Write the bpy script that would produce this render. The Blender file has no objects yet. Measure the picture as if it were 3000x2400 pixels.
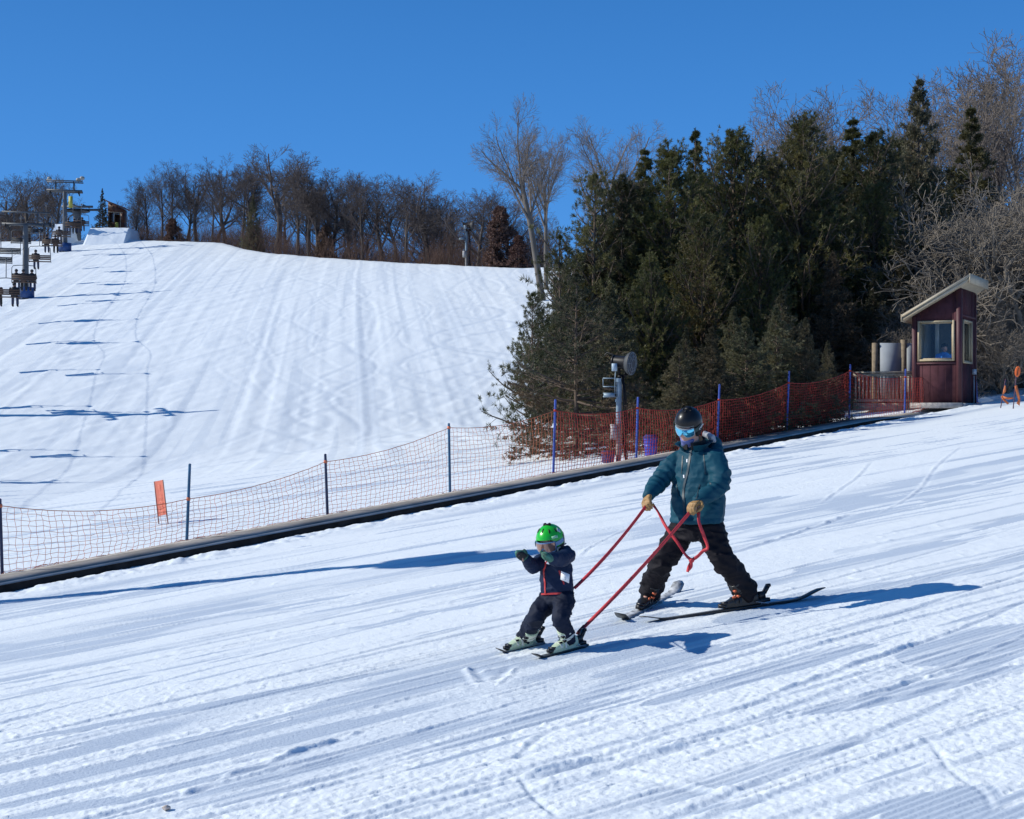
import bpy, math, random
import numpy as np
from mathutils import Vector, Matrix
from mathutils.bvhtree import BVHTree

S = bpy.context.scene
COL = S.collection
R_ = math.radians

# ------------------------------------------------------------------ camera, sky, sun, exposure
FPX = 4000.0                      # focal length in photograph pixels (frame 3000 x 2400)
cam_d = bpy.data.cameras.new("camera")
cam = bpy.data.objects.new("camera", cam_d)
COL.objects.link(cam)
cam.location = (0, 0, 0)
cam.rotation_euler = (R_(90), 0, 0)
cam_d.sensor_width = 36.0
cam_d.lens = 36.0 * FPX / 3000.0
cam_d.clip_start = 0.1
cam_d.clip_end = 5000
S.camera = cam

SUN_EL = R_(32)
SUN_B = -0.02                     # light runs along (1, SUN_B) on the ground
to_sun = Vector((-1, -SUN_B, math.tan(SUN_EL) * math.hypot(1, SUN_B))).normalized()

w = bpy.data.worlds.new("World")
S.world = w
w.use_nodes = True
nt = w.node_tree
bg = nt.nodes["Background"]
sky = nt.nodes.new("ShaderNodeTexSky")
sky.sky_type = 'NISHITA'
sky.sun_disc = False
sky.sun_elevation = SUN_EL
sky.sun_rotation = math.atan2(to_sun.x, to_sun.y)
sky.altitude = 300
sky.air_density = 0.9
sky.dust_density = 0.0
sky.ozone_density = 4.0
# the deep winter blue of the photograph: the physical sky mixed with a blue that darkens towards the zenith
tcw = nt.nodes.new("ShaderNodeTexCoord"); sep = nt.nodes.new("ShaderNodeSeparateXYZ"); rmp = nt.nodes.new("ShaderNodeValToRGB")
nt.links.new(tcw.outputs["Generated"], sep.inputs[0]); nt.links.new(sep.outputs["Z"], rmp.inputs["Fac"])
e = rmp.color_ramp.elements
e[0].position = 0.12; e[0].color = (0.050, 0.285, 0.80, 1)
e[1].position = 0.30; e[1].color = (0.026, 0.19, 0.58, 1)
e2 = e.new(1.0); e2.color = (0.010, 0.075, 0.25, 1)
sc_ = nt.nodes.new("ShaderNodeVectorMath"); sc_.operation = 'SCALE'; sc_.inputs["Scale"].default_value = 1 / 0.12
nt.links.new(rmp.outputs["Color"], sc_.inputs[0])
mxw = nt.nodes.new("ShaderNodeMix"); mxw.data_type = 'RGBA'; mxw.inputs[0].default_value = 0.86
nt.links.new(sky.outputs[0], mxw.inputs[6]); nt.links.new(sc_.outputs[0], mxw.inputs[7])
nt.links.new(mxw.outputs[2], bg.inputs[0])
bg.inputs[1].default_value = 0.12

sun_d = bpy.data.lights.new("sun", 'SUN')
sun = bpy.data.objects.new("sun", sun_d)
COL.objects.link(sun)
sun_d.energy = 4.5
sun_d.angle = R_(0.5)
sun_d.color = (1.0, 0.975, 0.90)
sun.location = to_sun * 60
sun.rotation_euler = to_sun.to_track_quat('Z', 'Y').to_euler()

S.view_settings.view_transform = 'Standard'
S.view_settings.look = 'None'
S.view_settings.exposure = 0.0
S.view_settings.gamma = 1.0

rng = np.random.default_rng(7)

# ------------------------------------------------------------------ small helpers
def tag(o, label=None, cat=None, group=None, kind=None):
    if label: o["label"] = label
    if cat: o["category"] = cat
    if group: o["group"] = group
    if kind: o["kind"] = kind
    return o

def empty(name, loc=(0, 0, 0), rz=0.0, label=None, cat=None, group=None):
    o = bpy.data.objects.new(name, None)
    o.empty_display_size = 0.2
    o.location = loc
    o.rotation_euler = (0, 0, rz)
    COL.objects.link(o)
    return tag(o, label, cat, group)

def copy_tree(o, parent=None):
    c = o.copy()
    COL.objects.link(c)
    if parent: c.parent = parent
    for ch in list(o.children):
        copy_tree(ch, c)
    return c

def mesh_np(name, V, faces, mats=None, smooth=True, attrs=None, midx=None):
    """faces: list of int arrays (M,k)."""
    me = bpy.data.meshes.new(name)
    V = np.asarray(V, dtype=np.float32)
    me.vertices.add(len(V))
    me.vertices.foreach_set("co", V.ravel())
    faces = [np.asarray(f, dtype=np.int32) for f in faces if len(f)]
    loops = np.concatenate([f.ravel() for f in faces])
    tot = np.concatenate([np.full(len(f), f.shape[1], dtype=np.int32) for f in faces])
    start = np.concatenate([[0], np.cumsum(tot)[:-1]]).astype(np.int32)
    me.loops.add(len(loops))
    me.loops.foreach_set("vertex_index", loops)
    me.polygons.add(len(tot))
    me.polygons.foreach_set("loop_start", start)
    me.polygons.foreach_set("loop_total", tot)
    if smooth:
        me.polygons.foreach_set("use_smooth", np.ones(len(tot), dtype=bool))
    if midx is not None:
        me.polygons.foreach_set("material_index", np.asarray(midx, dtype=np.int32))
    me.update(calc_edges=True)
    for nm, dat in (attrs or {}).items():
        a = me.attributes.new(nm, 'FLOAT', 'POINT')
        a.data.foreach_set("value", np.asarray(dat, dtype=np.float32))
    if mats is not None:
        for m in (mats if isinstance(mats, (list, tuple)) else [mats]):
            me.materials.append(m)
    return me

def link(name, me, parent=None, loc=None):
    o = bpy.data.objects.new(name, me)
    COL.objects.link(o)
    if parent: o.parent = parent
    if loc is not None: o.location = loc
    return o

def nrm(v):
    v = np.asarray(v, float)
    n = np.linalg.norm(v, axis=-1, keepdims=True)
    return v / np.maximum(n, 1e-9)

def rot_axis(axis, ang):
    return np.array(Matrix.Rotation(ang, 3, Vector(axis)))

class MB:
    def __init__(s):
        s.V = []; s.F3 = []; s.F4 = []; s.n = 0
    def add(s, V, F):
        V = np.asarray(V, float).reshape(-1, 3)
        F = np.asarray(F, int)
        (s.F3 if F.shape[1] == 3 else s.F4).append(F + s.n)
        s.V.append(V); s.n += len(V)
        return s
    def add2(s, V, F4, F3):
        b = s.n
        V = np.asarray(V, float).reshape(-1, 3)
        s.V.append(V); s.n += len(V)
        if len(F4): s.F4.append(np.asarray(F4, int) + b)
        if len(F3): s.F3.append(np.asarray(F3, int) + b)
        return s
    def box(s, c, size, R=None):
        c = np.asarray(c, float); h = np.asarray(size, float) / 2
        V = np.array([[x, y, z] for x in (-1, 1) for y in (-1, 1) for z in (-1, 1)], float) * h
        if R is not None: V = V @ np.asarray(R).T
        F = [[0, 1, 3, 2], [4, 6, 7, 5], [0, 4, 5, 1], [2, 3, 7, 6], [0, 2, 6, 4], [1, 5, 7, 3]]
        return s.add(V + c, F)
    def bar(s, p0, p1, w, h, up=(0, 0, 1)):
        p0 = np.asarray(p0, float); p1 = np.asarray(p1, float)
        d = p1 - p0; L = np.linalg.norm(d); d = d / L
        up = np.asarray(up, float)
        if abs(np.dot(up, d)) > 0.99: up = np.array([0, 1.0, 0])
        a = nrm(np.cross(up, d)); b = np.cross(d, a)
        return s.box((p0 + p1) / 2, (L, w, h), np.stack([d, a, b], 1))
    def ribbon(s, pts, w, t, nrmdir):
        """flat strap following pts; width w, thickness t; nrmdir: normal per point or one."""
        P = np.asarray(pts, float); n = len(P)
        T = nrm(np.gradient(P, axis=0))
        N = np.broadcast_to(np.asarray(nrmdir, float), P.shape)
        B = nrm(np.cross(T, N)); N2 = nrm(np.cross(B, T))
        w = np.broadcast_to(np.asarray(w, float), (n,))[:, None]
        V = np.stack([P + B * w / 2 + N2 * t / 2, P - B * w / 2 + N2 * t / 2, P - B * w / 2 - N2 * t / 2, P + B * w / 2 - N2 * t / 2], 1).reshape(-1, 3)
        F = []
        for i in range(n - 1):
            for k in range(4):
                F.append([i * 4 + k, i * 4 + (k + 1) % 4, (i + 1) * 4 + (k + 1) % 4, (i + 1) * 4 + k])
        F.append([3, 2, 1, 0]); e = (n - 1) * 4
        F.append([e, e + 1, e + 2, e + 3])
        return s.add(V, F)
    def tube(s, pts, rad, n=8, caps=True, up=None, flat=1.0):
        P = np.asarray(pts, float); m = len(P)
        r = np.broadcast_to(np.asarray(rad, float), (m,))
        T = nrm(np.gradient(P, axis=0))
        ref = np.array([0, 0, 1.0]) if up is None else np.asarray(up, float)
        if abs(np.dot(T[0], ref)) > 0.95: ref = np.array([1.0, 0, 0])
        a = nrm(np.cross(ref, T[0])); A = []
        for i in range(m):
            a = a - T[i] * np.dot(a, T[i]); a = a / max(np.linalg.norm(a), 1e-9)
            A.append(a)
        A = np.array(A); B = np.cross(T, A)
        th = np.arange(n) * 2 * np.pi / n
        V = P[:, None] + (A[:, None] * np.cos(th)[None, :, None] + B[:, None] * np.sin(th)[None, :, None] * flat) * r[:, None, None]
        i = np.arange(m - 1)[:, None] * n; k = np.arange(n)[None]; k2 = (k + 1) % n
        F = np.stack([i + k, i + k2, i + n + k2, i + n + k], -1).reshape(-1, 4)
        V = V.reshape(-1, 3); F3 = []
        if caps:
            V = np.concatenate([V, P[:1], P[-1:]])
            c0 = m * n; c1 = c0 + 1
            F3 = [[c0, (j + 1) % n, j] for j in range(n)] + [[c1, (m - 1) * n + j, (m - 1) * n + (j + 1) % n] for j in range(n)]
        return s.add2(V, F, F3)
    def loft(s, C, A, Bv, n=20, caps=True, sq=2.0):
        """rings: centres C (m,3), half axes A (m,3), Bv (m,3); superellipse exponent sq."""
        C = np.asarray(C, float); A = np.asarray(A, float); Bv = np.asarray(Bv, float); m = len(C)
        th = np.arange(n) * 2 * np.pi / n
        ca, sa = np.cos(th), np.sin(th)
        ca = np.sign(ca) * np.abs(ca) ** (2 / sq); sa = np.sign(sa) * np.abs(sa) ** (2 / sq)
        V = (C[:, None] + A[:, None] * ca[None, :, None] + Bv[:, None] * sa[None, :, None]).reshape(-1, 3)
        i = np.arange(m - 1)[:, None] * n; k = np.arange(n)[None]; k2 = (k + 1) % n
        F = np.stack([i + k, i + k2, i + n + k2, i + n + k], -1).reshape(-1, 4)
        F3 = []
        if caps:
            V = np.concatenate([V, C[:1], C[-1:]])
            c0 = m * n; c1 = c0 + 1
            F3 = [[c0, (j + 1) % n, j] for j in range(n)] + [[c1, (m - 1) * n + j, (m - 1) * n + (j + 1) % n] for j in range(n)]
        return s.add2(V, F, F3)
    def ell(s, c, r, M=None, nu=16, nv=10):
        th = np.linspace(0, np.pi, nv + 1)[1:-1]; ph = np.arange(nu) * 2 * np.pi / nu
        V = np.stack([np.outer(np.sin(th), np.cos(ph)), np.outer(np.sin(th), np.sin(ph)), np.outer(np.cos(th), np.ones(nu))], -1).reshape(-1, 3)
        V = np.concatenate([V, [[0, 0, 1], [0, 0, -1]]])
        V = V * np.asarray(r, float)
        if M is not None: V = V @ np.asarray(M).T
        m = nv - 1
        F = [[i * nu + k, (i + 1) * nu + k, (i + 1) * nu + (k + 1) % nu, i * nu + (k + 1) % nu] for i in range(m - 1) for k in range(nu)]
        t = m * nu; b = t + 1
        F3 = [[t, k, (k + 1) % nu] for k in range(nu)] + [[b, (m - 1) * nu + (k + 1) % nu, (m - 1) * nu + k] for k in range(nu)]
        return s.add2(V + np.asarray(c, float), F, F3)
    def cap(s, p0, p1, r0, r1, n=14):
        p0 = np.asarray(p0, float); p1 = np.asarray(p1, float); d = nrm(p1 - p0)
        a = np.linspace(-np.pi / 2, 0, 5)[1:]
        P = [p0 + d * r0 * math.sin(t) for t in a] + [p1 + d * r1 * math.sin(-t) for t in a[::-1]]
        r = [r0 * math.cos(t) for t in a] + [r1 * math.cos(t) for t in a[::-1]]
        return s.tube(P, r, n)
    def chain(s, pts, rads, n=14):
        for i in range(len(pts) - 1):
            s.cap(pts[i], pts[i + 1], rads[i], rads[i + 1], n)
        return s
    def prism(s, outline, t, O, X, Y):
        """extrude a 2-D outline (counter-clockwise) by t along X x Y about origin O."""
        o = np.asarray(outline, float); n = len(o)
        O = np.asarray(O, float); X = np.asarray(X, float); Y = np.asarray(Y, float); N = np.cross(X, Y)
        base = O + o[:, :1] * X + o[:, 1:] * Y
        c0 = base.mean(0)
        V = np.concatenate([base, base + N * t, [c0], [c0 + N * t]])
        F4 = [[i, (i + 1) % n, n + (i + 1) % n, n + i] for i in range(n)]
        F3 = [[2 * n, (i + 1) % n, i] for i in range(n)] + [[2 * n + 1, n + i, n + (i + 1) % n] for i in range(n)]
        return s.add2(V, F4, F3)
    def data(s, origin=(0, 0, 0)):
        V = np.concatenate(s.V) - np.asarray(origin, float)
        F = []
        if s.F4: F.append(np.concatenate(s.F4))
        if s.F3: F.append(np.concatenate(s.F3))
        return V, F
    def build(s, name, mat, parent=None, origin=(0, 0, 0), smooth=False, angle=None):
        V, F = s.data(origin)
        me = mesh_np(name, V, F, mat, smooth)
        if smooth and angle:
            me.set_sharp_from_angle(angle=R_(angle))
        return link(name, me, parent)

def hash2(ix, iy, seed):
    h = (ix.astype(np.int64) * 374761393 + iy.astype(np.int64) * 668265263 + seed * 974711) & 0x7fffffff
    h = ((h ^ (h >> 13)) * 1274126177) & 0x7fffffff
    h = (h ^ (h >> 16)) & 0xffff
    return h.astype(np.float32) / 65535.0

def noise2(x, y, seed=0):
    xi = np.floor(x); yi = np.floor(y)
    fx = (x - xi).astype(np.float32); fy = (y - yi).astype(np.float32)
    fx = fx * fx * (3 - 2 * fx); fy = fy * fy * (3 - 2 * fy)
    xi = xi.astype(np.int64); yi = yi.astype(np.int64)
    a = hash2(xi, yi, seed); b = hash2(xi + 1, yi, seed); c = hash2(xi, yi + 1, seed); d = hash2(xi + 1, yi + 1, seed)
    return (a + (b - a) * fx) * (1 - fy) + (c + (d - c) * fx) * fy

def fbm2(x, y, seed=0, oct=3):
    s = 0; a = 1; t = 0
    for i in range(oct):
        s = s + a * noise2(x * 2 ** i, y * 2 ** i, seed + i * 17); t += a; a *= 0.5
    return s / t

def noise3(P, seed=0):
    P = np.asarray(P, float)
    I = np.floor(P); f = P - I; f = f * f * (3 - 2 * f); I = I.astype(np.int64)
    out = 0
    for dx in (0, 1):
        for dy in (0, 1):
            for dz in (0, 1):
                h = hash2(I[:, 0] + dx + (I[:, 2] + dz) * 57, I[:, 1] + dy + (I[:, 2] + dz) * 131, seed)
                out = out + h * (f[:, 0] if dx else 1 - f[:, 0]) * (f[:, 1] if dy else 1 - f[:, 1]) * (f[:, 2] if dz else 1 - f[:, 2])
    return out

def sstep(a, b, x):
    t = np.clip((x - a) / (b - a), 0, 1)
    return t * t * (3 - 2 * t)

# ------------------------------------------------------------------ materials
MATS = {}
def mat(name, col, rough=0.6, metal=0.0, spec=0.5, var=0.12, scale=8.0, bump=0.0, bscale=60.0, coat=0.0, trans=0.0, tint=None, subs=0.0, sheen=0.0):
    """principled material whose colour wavers with two noises; optional bump; optional 'tint' attribute mix."""
    if name in MATS: return MATS[name]
    m = bpy.data.materials.new(name); m.use_nodes = True
    n = m.node_tree.nodes; l = m.node_tree.links
    p = n["Principled BSDF"]
    p.inputs["Roughness"].default_value = rough
    p.inputs["Metallic"].default_value = metal
    p.inputs["Specular IOR Level"].default_value = spec
    p.inputs["Coat Weight"].default_value = coat
    p.inputs["Coat Roughness"].default_value = 0.08
    p.inputs["Sheen Weight"].default_value = sheen
    tc = n.new("ShaderNodeTexCoord")
    nz = n.new("ShaderNodeTexNoise"); nz.inputs["Scale"].default_value = scale; nz.inputs["Detail"].default_value = 5
    l.new(tc.outputs["Object"], nz.inputs["Vector"])
    rp = n.new("ShaderNodeValToRGB")
    c = np.array(col)
    rp.color_ramp.elements[0].position = 0.3; rp.color_ramp.elements[1].position = 0.7
    rp.color_ramp.elements[0].color = (*np.clip(c * (1 - var), 0, 1), 1)
    rp.color_ramp.elements[1].color = (*np.clip(c * (1 + var), 0, 1), 1)
    l.new(nz.outputs["Fac"], rp.inputs["Fac"])
    out = rp.outputs["Color"]
    if tint is not None:
        at = n.new("ShaderNodeAttribute"); at.attribute_name = "tint"
        mx = n.new("ShaderNodeMix"); mx.data_type = 'RGBA'
        l.new(at.outputs["Fac"], mx.inputs["Factor"])
        l.new(out, mx.inputs[6]); mx.inputs[7].default_value = (*tint, 1)
        out = mx.outputs[2]
    if tint is not None:                       # every tree has its own tone of green
        oi = n.new("ShaderNodeObjectInfo"); hv = n.new("ShaderNodeHueSaturation")
        mr = n.new("ShaderNodeMapRange"); mr.inputs["To Min"].default_value = 0.75; mr.inputs["To Max"].default_value = 1.40
        m2 = n.new("ShaderNodeMath"); m2.operation = 'FRACT'; m3 = n.new("ShaderNodeMath"); m3.operation = 'MULTIPLY'; m3.inputs[1].default_value = 7.13
        mh = n.new("ShaderNodeMapRange"); mh.inputs["To Min"].default_value = 0.478; mh.inputs["To Max"].default_value = 0.515
        l.new(oi.outputs["Random"], mr.inputs["Value"]); l.new(oi.outputs["Random"], m3.inputs[0]); l.new(m3.outputs[0], m2.inputs[0]); l.new(m2.outputs[0], mh.inputs["Value"])
        l.new(mr.outputs[0], hv.inputs["Value"]); l.new(mh.outputs[0], hv.inputs["Hue"]); l.new(out, hv.inputs["Color"])
        out = hv.outputs["Color"]
    l.new(out, p.inputs["Base Color"])
    if bump:
        nb = n.new("ShaderNodeTexNoise"); nb.inputs["Scale"].default_value = bscale; nb.inputs["Detail"].default_value = 4
        l.new(tc.outputs["Object"], nb.inputs["Vector"])
        b = n.new("ShaderNodeBump"); b.inputs["Strength"].default_value = bump; b.inputs["Distance"].default_value = 0.01
        l.new(nb.outputs["Fac"], b.inputs["Height"]); l.new(b.outputs["Normal"], p.inputs["Normal"])
    if trans:
        tr = n.new("ShaderNodeBsdfTranslucent"); l.new(out, tr.inputs["Color"])
        mxs = n.new("ShaderNodeMixShader"); mxs.inputs[0].default_value = trans
        l.new(p.outputs[0], mxs.inputs[1]); l.new(tr.outputs[0], mxs.inputs[2])
        l.new(mxs.outputs[0], n["Material Output"].inputs["Surface"])
    MATS[name] = m
    return m
# ------------------------------------------------------------------ the ground
def smax(a, b, k):
    h = np.maximum(k - np.abs(a - b), 0) / k
    return np.maximum(a, b) + h * h * k * 0.25
def smin(a, b, k):
    return -smax(-a, -b, k)

CREST_X = np.array([-110, -60, -52, -42, -33, -30.5, -27, -24, -18, -11, 0, 8, 20, 60], float)
CREST_Z = np.array([19.3, 19.2, 19.0, 18.7, 17.8, 17.55, 16.2, 15.3, 14.2, 13.1, 11.7, 11.6, 11.5, 11.2], float)
C0, SX, QY = -2.258, 0.10, 0.0262

def H(x, y):
    x = np.asarray(x, float); y = np.asarray(y, float)
    xs = np.where(x < -13, -13 + (x + 13) * 0.05, np.where(x > 40, 40 + (x - 40) * 0.2, x))
    ys = np.where(y > 58, 58 + (y - 58) * 0.15, y)
    plane = C0 + SX * xs + QY * ys
    t = np.clip((y - 45) / 105, 0, 3)
    ramp = sstep(0, 0.5, t)
    f = -3.2 + 21.95 * t ** 1.19 + 0.05 * (np.clip(x, -120, 120) + 42) * ramp
    hill = smin(f, np.interp(x, CREST_X, CREST_Z), 0.5)
    return smax(plane, hill, 0.7)

_ys = np.concatenate([np.arange(3, 60, 0.01), np.arange(60, 220, 0.05)])
def G(px, py, off=0.0):
    """the ground point (lifted by off) that the photograph shows at pixel px, py."""
    u = (px - 1500) / FPX; v = (1200 - py) / FPX
    d = H(u * _ys, _ys) + off - v * _ys
    k = np.argmax(d >= 0)
    if d[k] < 0: k = len(_ys) - 1
    y = _ys[k]
    return np.array([u * y, y, float(H(u * y, y))])
def J(px, py, d):
    return np.array([(px - 1500) / FPX * d, d, (1200 - py) / FPX * d])
def on(x, y, dz=0.0):
    return np.array([x, y, float(H(x, y)) + dz])

# grid of the one ground sheet: fine where the photograph looks closely
rows = [np.linspace(-40, 5.6, 40)]
y = 5.6; rr = []
while y < 160:
    rr.append(y)
    if y < 10: st = 0.013
    elif y < 16: st = 0.013 + (y - 10) / 6 * 0.022
    elif y < 45: st = 0.035 + (y - 16) / 29 * 0.12
    else: st = 0.3
    y += st
rows += [np.array(rr), np.linspace(161, 420, 50), np.linspace(450, 3000, 20)]
ROWS = np.concatenate(rows)
WC = np.concatenate([np.linspace(-3.5, -0.45, 40)[:-1], np.linspace(-0.45, 0.45, 820), np.linspace(0.45, 3.5, 40)[1:]])
APEX = -3.0
spanr = np.where(ROWS > 5.0, ROWS - APEX, np.maximum(ROWS - APEX, 8.0))
GX = WC[None, :] * spanr[:, None]
GY = np.broadcast_to(ROWS[:, None], GX.shape).copy()
GZ = H(GX, GY)
NR, NC = GX.shape
pack_shade = np.zeros_like(GZ)
det = np.zeros_like(GZ)

FA = np.array([0.838, 0.545])             # fall line of the nursery slope
r0, r1 = np.searchsorted(ROWS, 5.0), np.searchsorted(ROWS, 47.0)
sl = slice(r0, r1)
X = GX[sl]; Y = GY[sl]
A_ = X * FA[0] + Y * FA[1]; C_ = -X * FA[1] + Y * FA[0]
near = 1 - sstep(9.0, 14.0, Y)
Cw = C_ + 0.25 * (noise2(A_ / 4.0, C_ / 2.0, 3) - 0.5)
streak = 0.52 * noise2(A_ / 4.5, Cw / 0.50, 11) + 0.30 * noise2(A_ / 2.2, Cw / 0.15, 12) + 0.18 * noise2(A_ / 0.5, Cw / 0.06, 13)
big = noise2(A_ / 9.0, C_ / 2.2, 14)
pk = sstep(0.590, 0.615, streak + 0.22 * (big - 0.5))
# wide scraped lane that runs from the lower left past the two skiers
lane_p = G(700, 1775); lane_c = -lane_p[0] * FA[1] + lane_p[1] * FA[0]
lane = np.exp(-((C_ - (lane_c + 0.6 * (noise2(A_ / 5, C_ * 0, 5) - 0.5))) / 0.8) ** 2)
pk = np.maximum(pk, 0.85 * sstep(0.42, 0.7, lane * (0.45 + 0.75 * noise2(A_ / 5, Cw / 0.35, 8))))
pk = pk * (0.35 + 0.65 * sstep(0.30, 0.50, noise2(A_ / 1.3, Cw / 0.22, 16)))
def cpatch(px0, px1, w):
    """an untouched strip of groomer corduroy, pointed at both ends, along the line between two photograph pixels."""
    global pk
    a = G(*px0)[:2]; b = G(*px1)[:2]; e = b - a; l = np.hypot(*e); e = e / l
    t = ((X - a[0]) * e[0] + (Y - a[1]) * e[1]) / l; c = -(X - a[0]) * e[1] + (Y - a[1]) * e[0]
    half = w * np.sqrt(np.clip(4 * t * (1 - t), 0, 1)) * (0.75 + 0.6 * noise2(A_ / 0.9, C_ / 0.5, 17))
    pk = np.maximum(pk, sstep(1.15, 0.9, np.abs(c) / np.maximum(half, 1e-3)) * ((t > 0) & (t < 1)))  # shade between the ridges goes into the strip's colour too
for p0_, p1_, w_ in (((1880, 2070), (2560, 1885), 0.16), ((2350, 2095), (3040, 1945), 0.15), ((2680, 1950), (3040, 1830), 0.45), ((2600, 2440), (2900, 2310), 0.16), ((2440, 2420), (2740, 2330), 0.06), ((640, 2210), (1120, 2100), 0.16),
                     ((860, 2110), (1480, 1930), 0.26), ((0, 2180), (1200, 1960), 0.10), ((1240, 2005), (1470, 1930), 0.2), ((1560, 1900), (1980, 1800), 0.25), ((0, 2400), (360, 2335), 0.10), ((1730, 1990), (2120, 1890), 0.12), ((540, 2370), (860, 2290), 0.06), ((2000, 2390), (2250, 2350), 0.05), ((2100, 1830), (2500, 1725), 0.22)):
    cpatch(p0_, p1_, w_)
loose = 1 - 0.9 * pk
lump = 0.6 * (fbm2(X / 0.062, Y / 0.062, 21, 3) - 0.5) + 0.4 * (fbm2(A_ / 0.22, C_ / 0.11, 22, 2) - 0.5)
grain = noise2(X / 0.035, Y / 0.035, 25) - 0.5
crumbs = sstep(0.72, 0.9, noise2(X / 0.07, Y / 0.07, 31)) * sstep(0.45, 0.7, noise2(A_ / 1.6, C_ / 0.5, 33))
d_ = loose * (0.0085 * lump + 0.007 * grain * near + 0.0055 * crumbs + 0.005 * (fbm2(A_ / 0.7, Cw / 0.035, 23, 2) - 0.5))
d_ += 0.006 * (noise2(A_ / 3.0, Cw / 0.16, 41) - 0.5) * (1 - 0.6 * pk) + 0.05 * (noise2(A_ / 6, C_ / 2.2, 43) - 0.5)
scr = noise2(A_ / 2.6, Cw / 0.030, 26) * (0.5 + 0.5 * noise2(A_ / 0.6, Cw / 0.2, 27))      # thin scrapes left by ski edges
scr = sstep(0.62, 0.78, scr)
d_ -= 0.010 * scr * (1 - sstep(20, 34, Y))
fine = noise2(X / 0.022, Y / 0.022, 28) - 0.5
d_ += 0.007 * fine * loose * near
d_ -= 0.006 * pk
cord = 0.5 + 0.5 * np.cos(2 * np.pi * (C_ + 0.01 * noise2(A_ / 0.8, C_ / 0.3, 18)) / 0.056)
d_ += pk * 0.0075 * cord * (1 - sstep(12.0, 16.0, Y))
# churned bank along the foot of the conveyor belt, added after the belt line is known

def polytrack(pts, width, depth, berm, rough=0.0, seed=0, packv=0.5, zref=None):
    """press a groove (with thrown-up sides) along a world polyline into the sheet."""
    global d_, pk
    P = np.asarray(pts, float)[:, :2]
    m = width * 3 + 0.3
    sel = (X > P[:, 0].min() - m) & (X < P[:, 0].max() + m) & (Y > P[:, 1].min() - m) & (Y < P[:, 1].max() + m)
    idx = np.nonzero(sel)
    if len(idx[0]) == 0: return
    xs = X[idx]; ys = Y[idx]
    best = np.full(len(xs), 1e9); side = np.zeros(len(xs)); along = np.zeros(len(xs)); L = 0
    for i in range(len(P) - 1):
        a = P[i]; b = P[i + 1]; e = b - a; l = np.hypot(*e); e = e / l
        t = np.clip((xs - a[0]) * e[0] + (ys - a[1]) * e[1], 0, l)
        dx = xs - a[0] - e[0] * t; dy = ys - a[1] - e[1] * t
        dd = np.hypot(dx, dy); k = dd < best
        best[k] = dd[k]; side[k] = (e[0] * dy - e[1] * dx)[k]; along[k] = (L + t)[k]
        L += l
    fade = sstep(0, 0.15 * L, along) * sstep(0, 0.15 * L, L - along)
    q = best / width
    g = -depth * np.exp(-(q * 1.6) ** 2)
    n = noise2(along / 0.12, side / 0.06, seed + 60)
    g = g + berm * np.exp(-((side / width - 1.25) / 0.45) ** 2) * (0.6 + rough * (n - 0.3) * 2.2)
    d_[idx] += g * fade
    pk[idx] = np.maximum(pk[idx] * (1 - 0.7 * fade * np.exp(-(side / width - 1.25) ** 2 / 0.4)), packv * fade * (q < 0.8))

trk = np.random.default_rng(5)
for i in range(150):
    y0 = 5.8 * (40 / 5.8) ** trk.random() ** 1.25
    x0 = trk.uniform(-0.55, 0.5) * (y0 + 1)
    ang = math.atan2(FA[1], FA[0]) + trk.normal(0, 0.07)
    Ltr = trk.uniform(1.5, 10); cv = trk.normal(0, 0.012)
    pts = []; p = np.array([x0, y0])
    for k in range(9):
        pts.append(p.copy()); p = p + np.array([math.cos(ang), math.sin(ang)]) * Ltr / 8; ang += cv * Ltr / 8 * trk.uniform(0.5, 1.5)
    wd = trk.uniform(0.025, 0.06) * (1 + max(0, y0 - 12) * 0.05)
    polytrack(pts, wd, trk.uniform(0.004, 0.013), trk.uniform(0.002, 0.006), 0.8, i, trk.uniform(0, 0.7))
def path2(pts, n):
    P = np.array(pts, float); t = np.linspace(0, len(P) - 1, n)
    Q = np.concatenate([[2 * P[0] - P[1]], P, [2 * P[-1] - P[-2]]]); i = np.minimum(t.astype(int), len(P) - 2); f = (t - i)[:, None]
    p0, p1, p2, p3 = Q[i], Q[i + 1], Q[i + 2], Q[i + 3]
    return 0.5 * (2 * p1 + (p2 - p0) * f + (2 * p0 - 5 * p1 + 4 * p2 - p3) * f ** 2 + (3 * p1 - p0 - 3 * p2 + p3) * f ** 3)
def ptrack(px, width, depth, berm, *a, **k):
    polytrack(path2([G(*p)[:2] for p in px], 14), width * 0.8, depth * 0.42, berm * 0.5, *a, **k)
# marks that can be recognised in the photograph
ptrack([(520, 2345), (640, 2290), (760, 2250), (860, 2215), (960, 2185), (1100, 2140)], 0.06, 0.02, 0.028, 2.4, 1)
ptrack([(1500, 2235), (1600, 2150), (1700, 2120), (1850, 2070)], 0.05, 0.022, 0.010, 0.6, 2, packv=0.2)
ptrack([(1500, 2290), (1700, 2240), (1850, 2215), (2150, 2165)], 0.05, 0.02, 0.022, 2.2, 3)
ptrack([(1520, 2270), (1570, 2340), (1640, 2400)], 0.03, 0.025, 0.0, 0.0, 4, packv=0.6)
ptrack([(1720, 2255), (1900, 2290), (2080, 2330), (2240, 2335)], 0.08, 0.012, 0.012, 0.8, 5, packv=0.1)
ptrack([(2200, 2060), (2500, 1950), (2800, 1850), (3000, 1770)], 0.045, 0.03, 0.02, 0.8, 6)
ptrack([(2450, 2090), (2650, 2040), (2850, 1990), (3000, 1950)], 0.05, 0.03, 0.02, 0.8, 7)
ptrack([(2700, 2150), (2790, 2270), (2880, 2330), (2910, 2400)], 0.025, 0.012, 0.0, 0.0, 8, packv=0.4)
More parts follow.
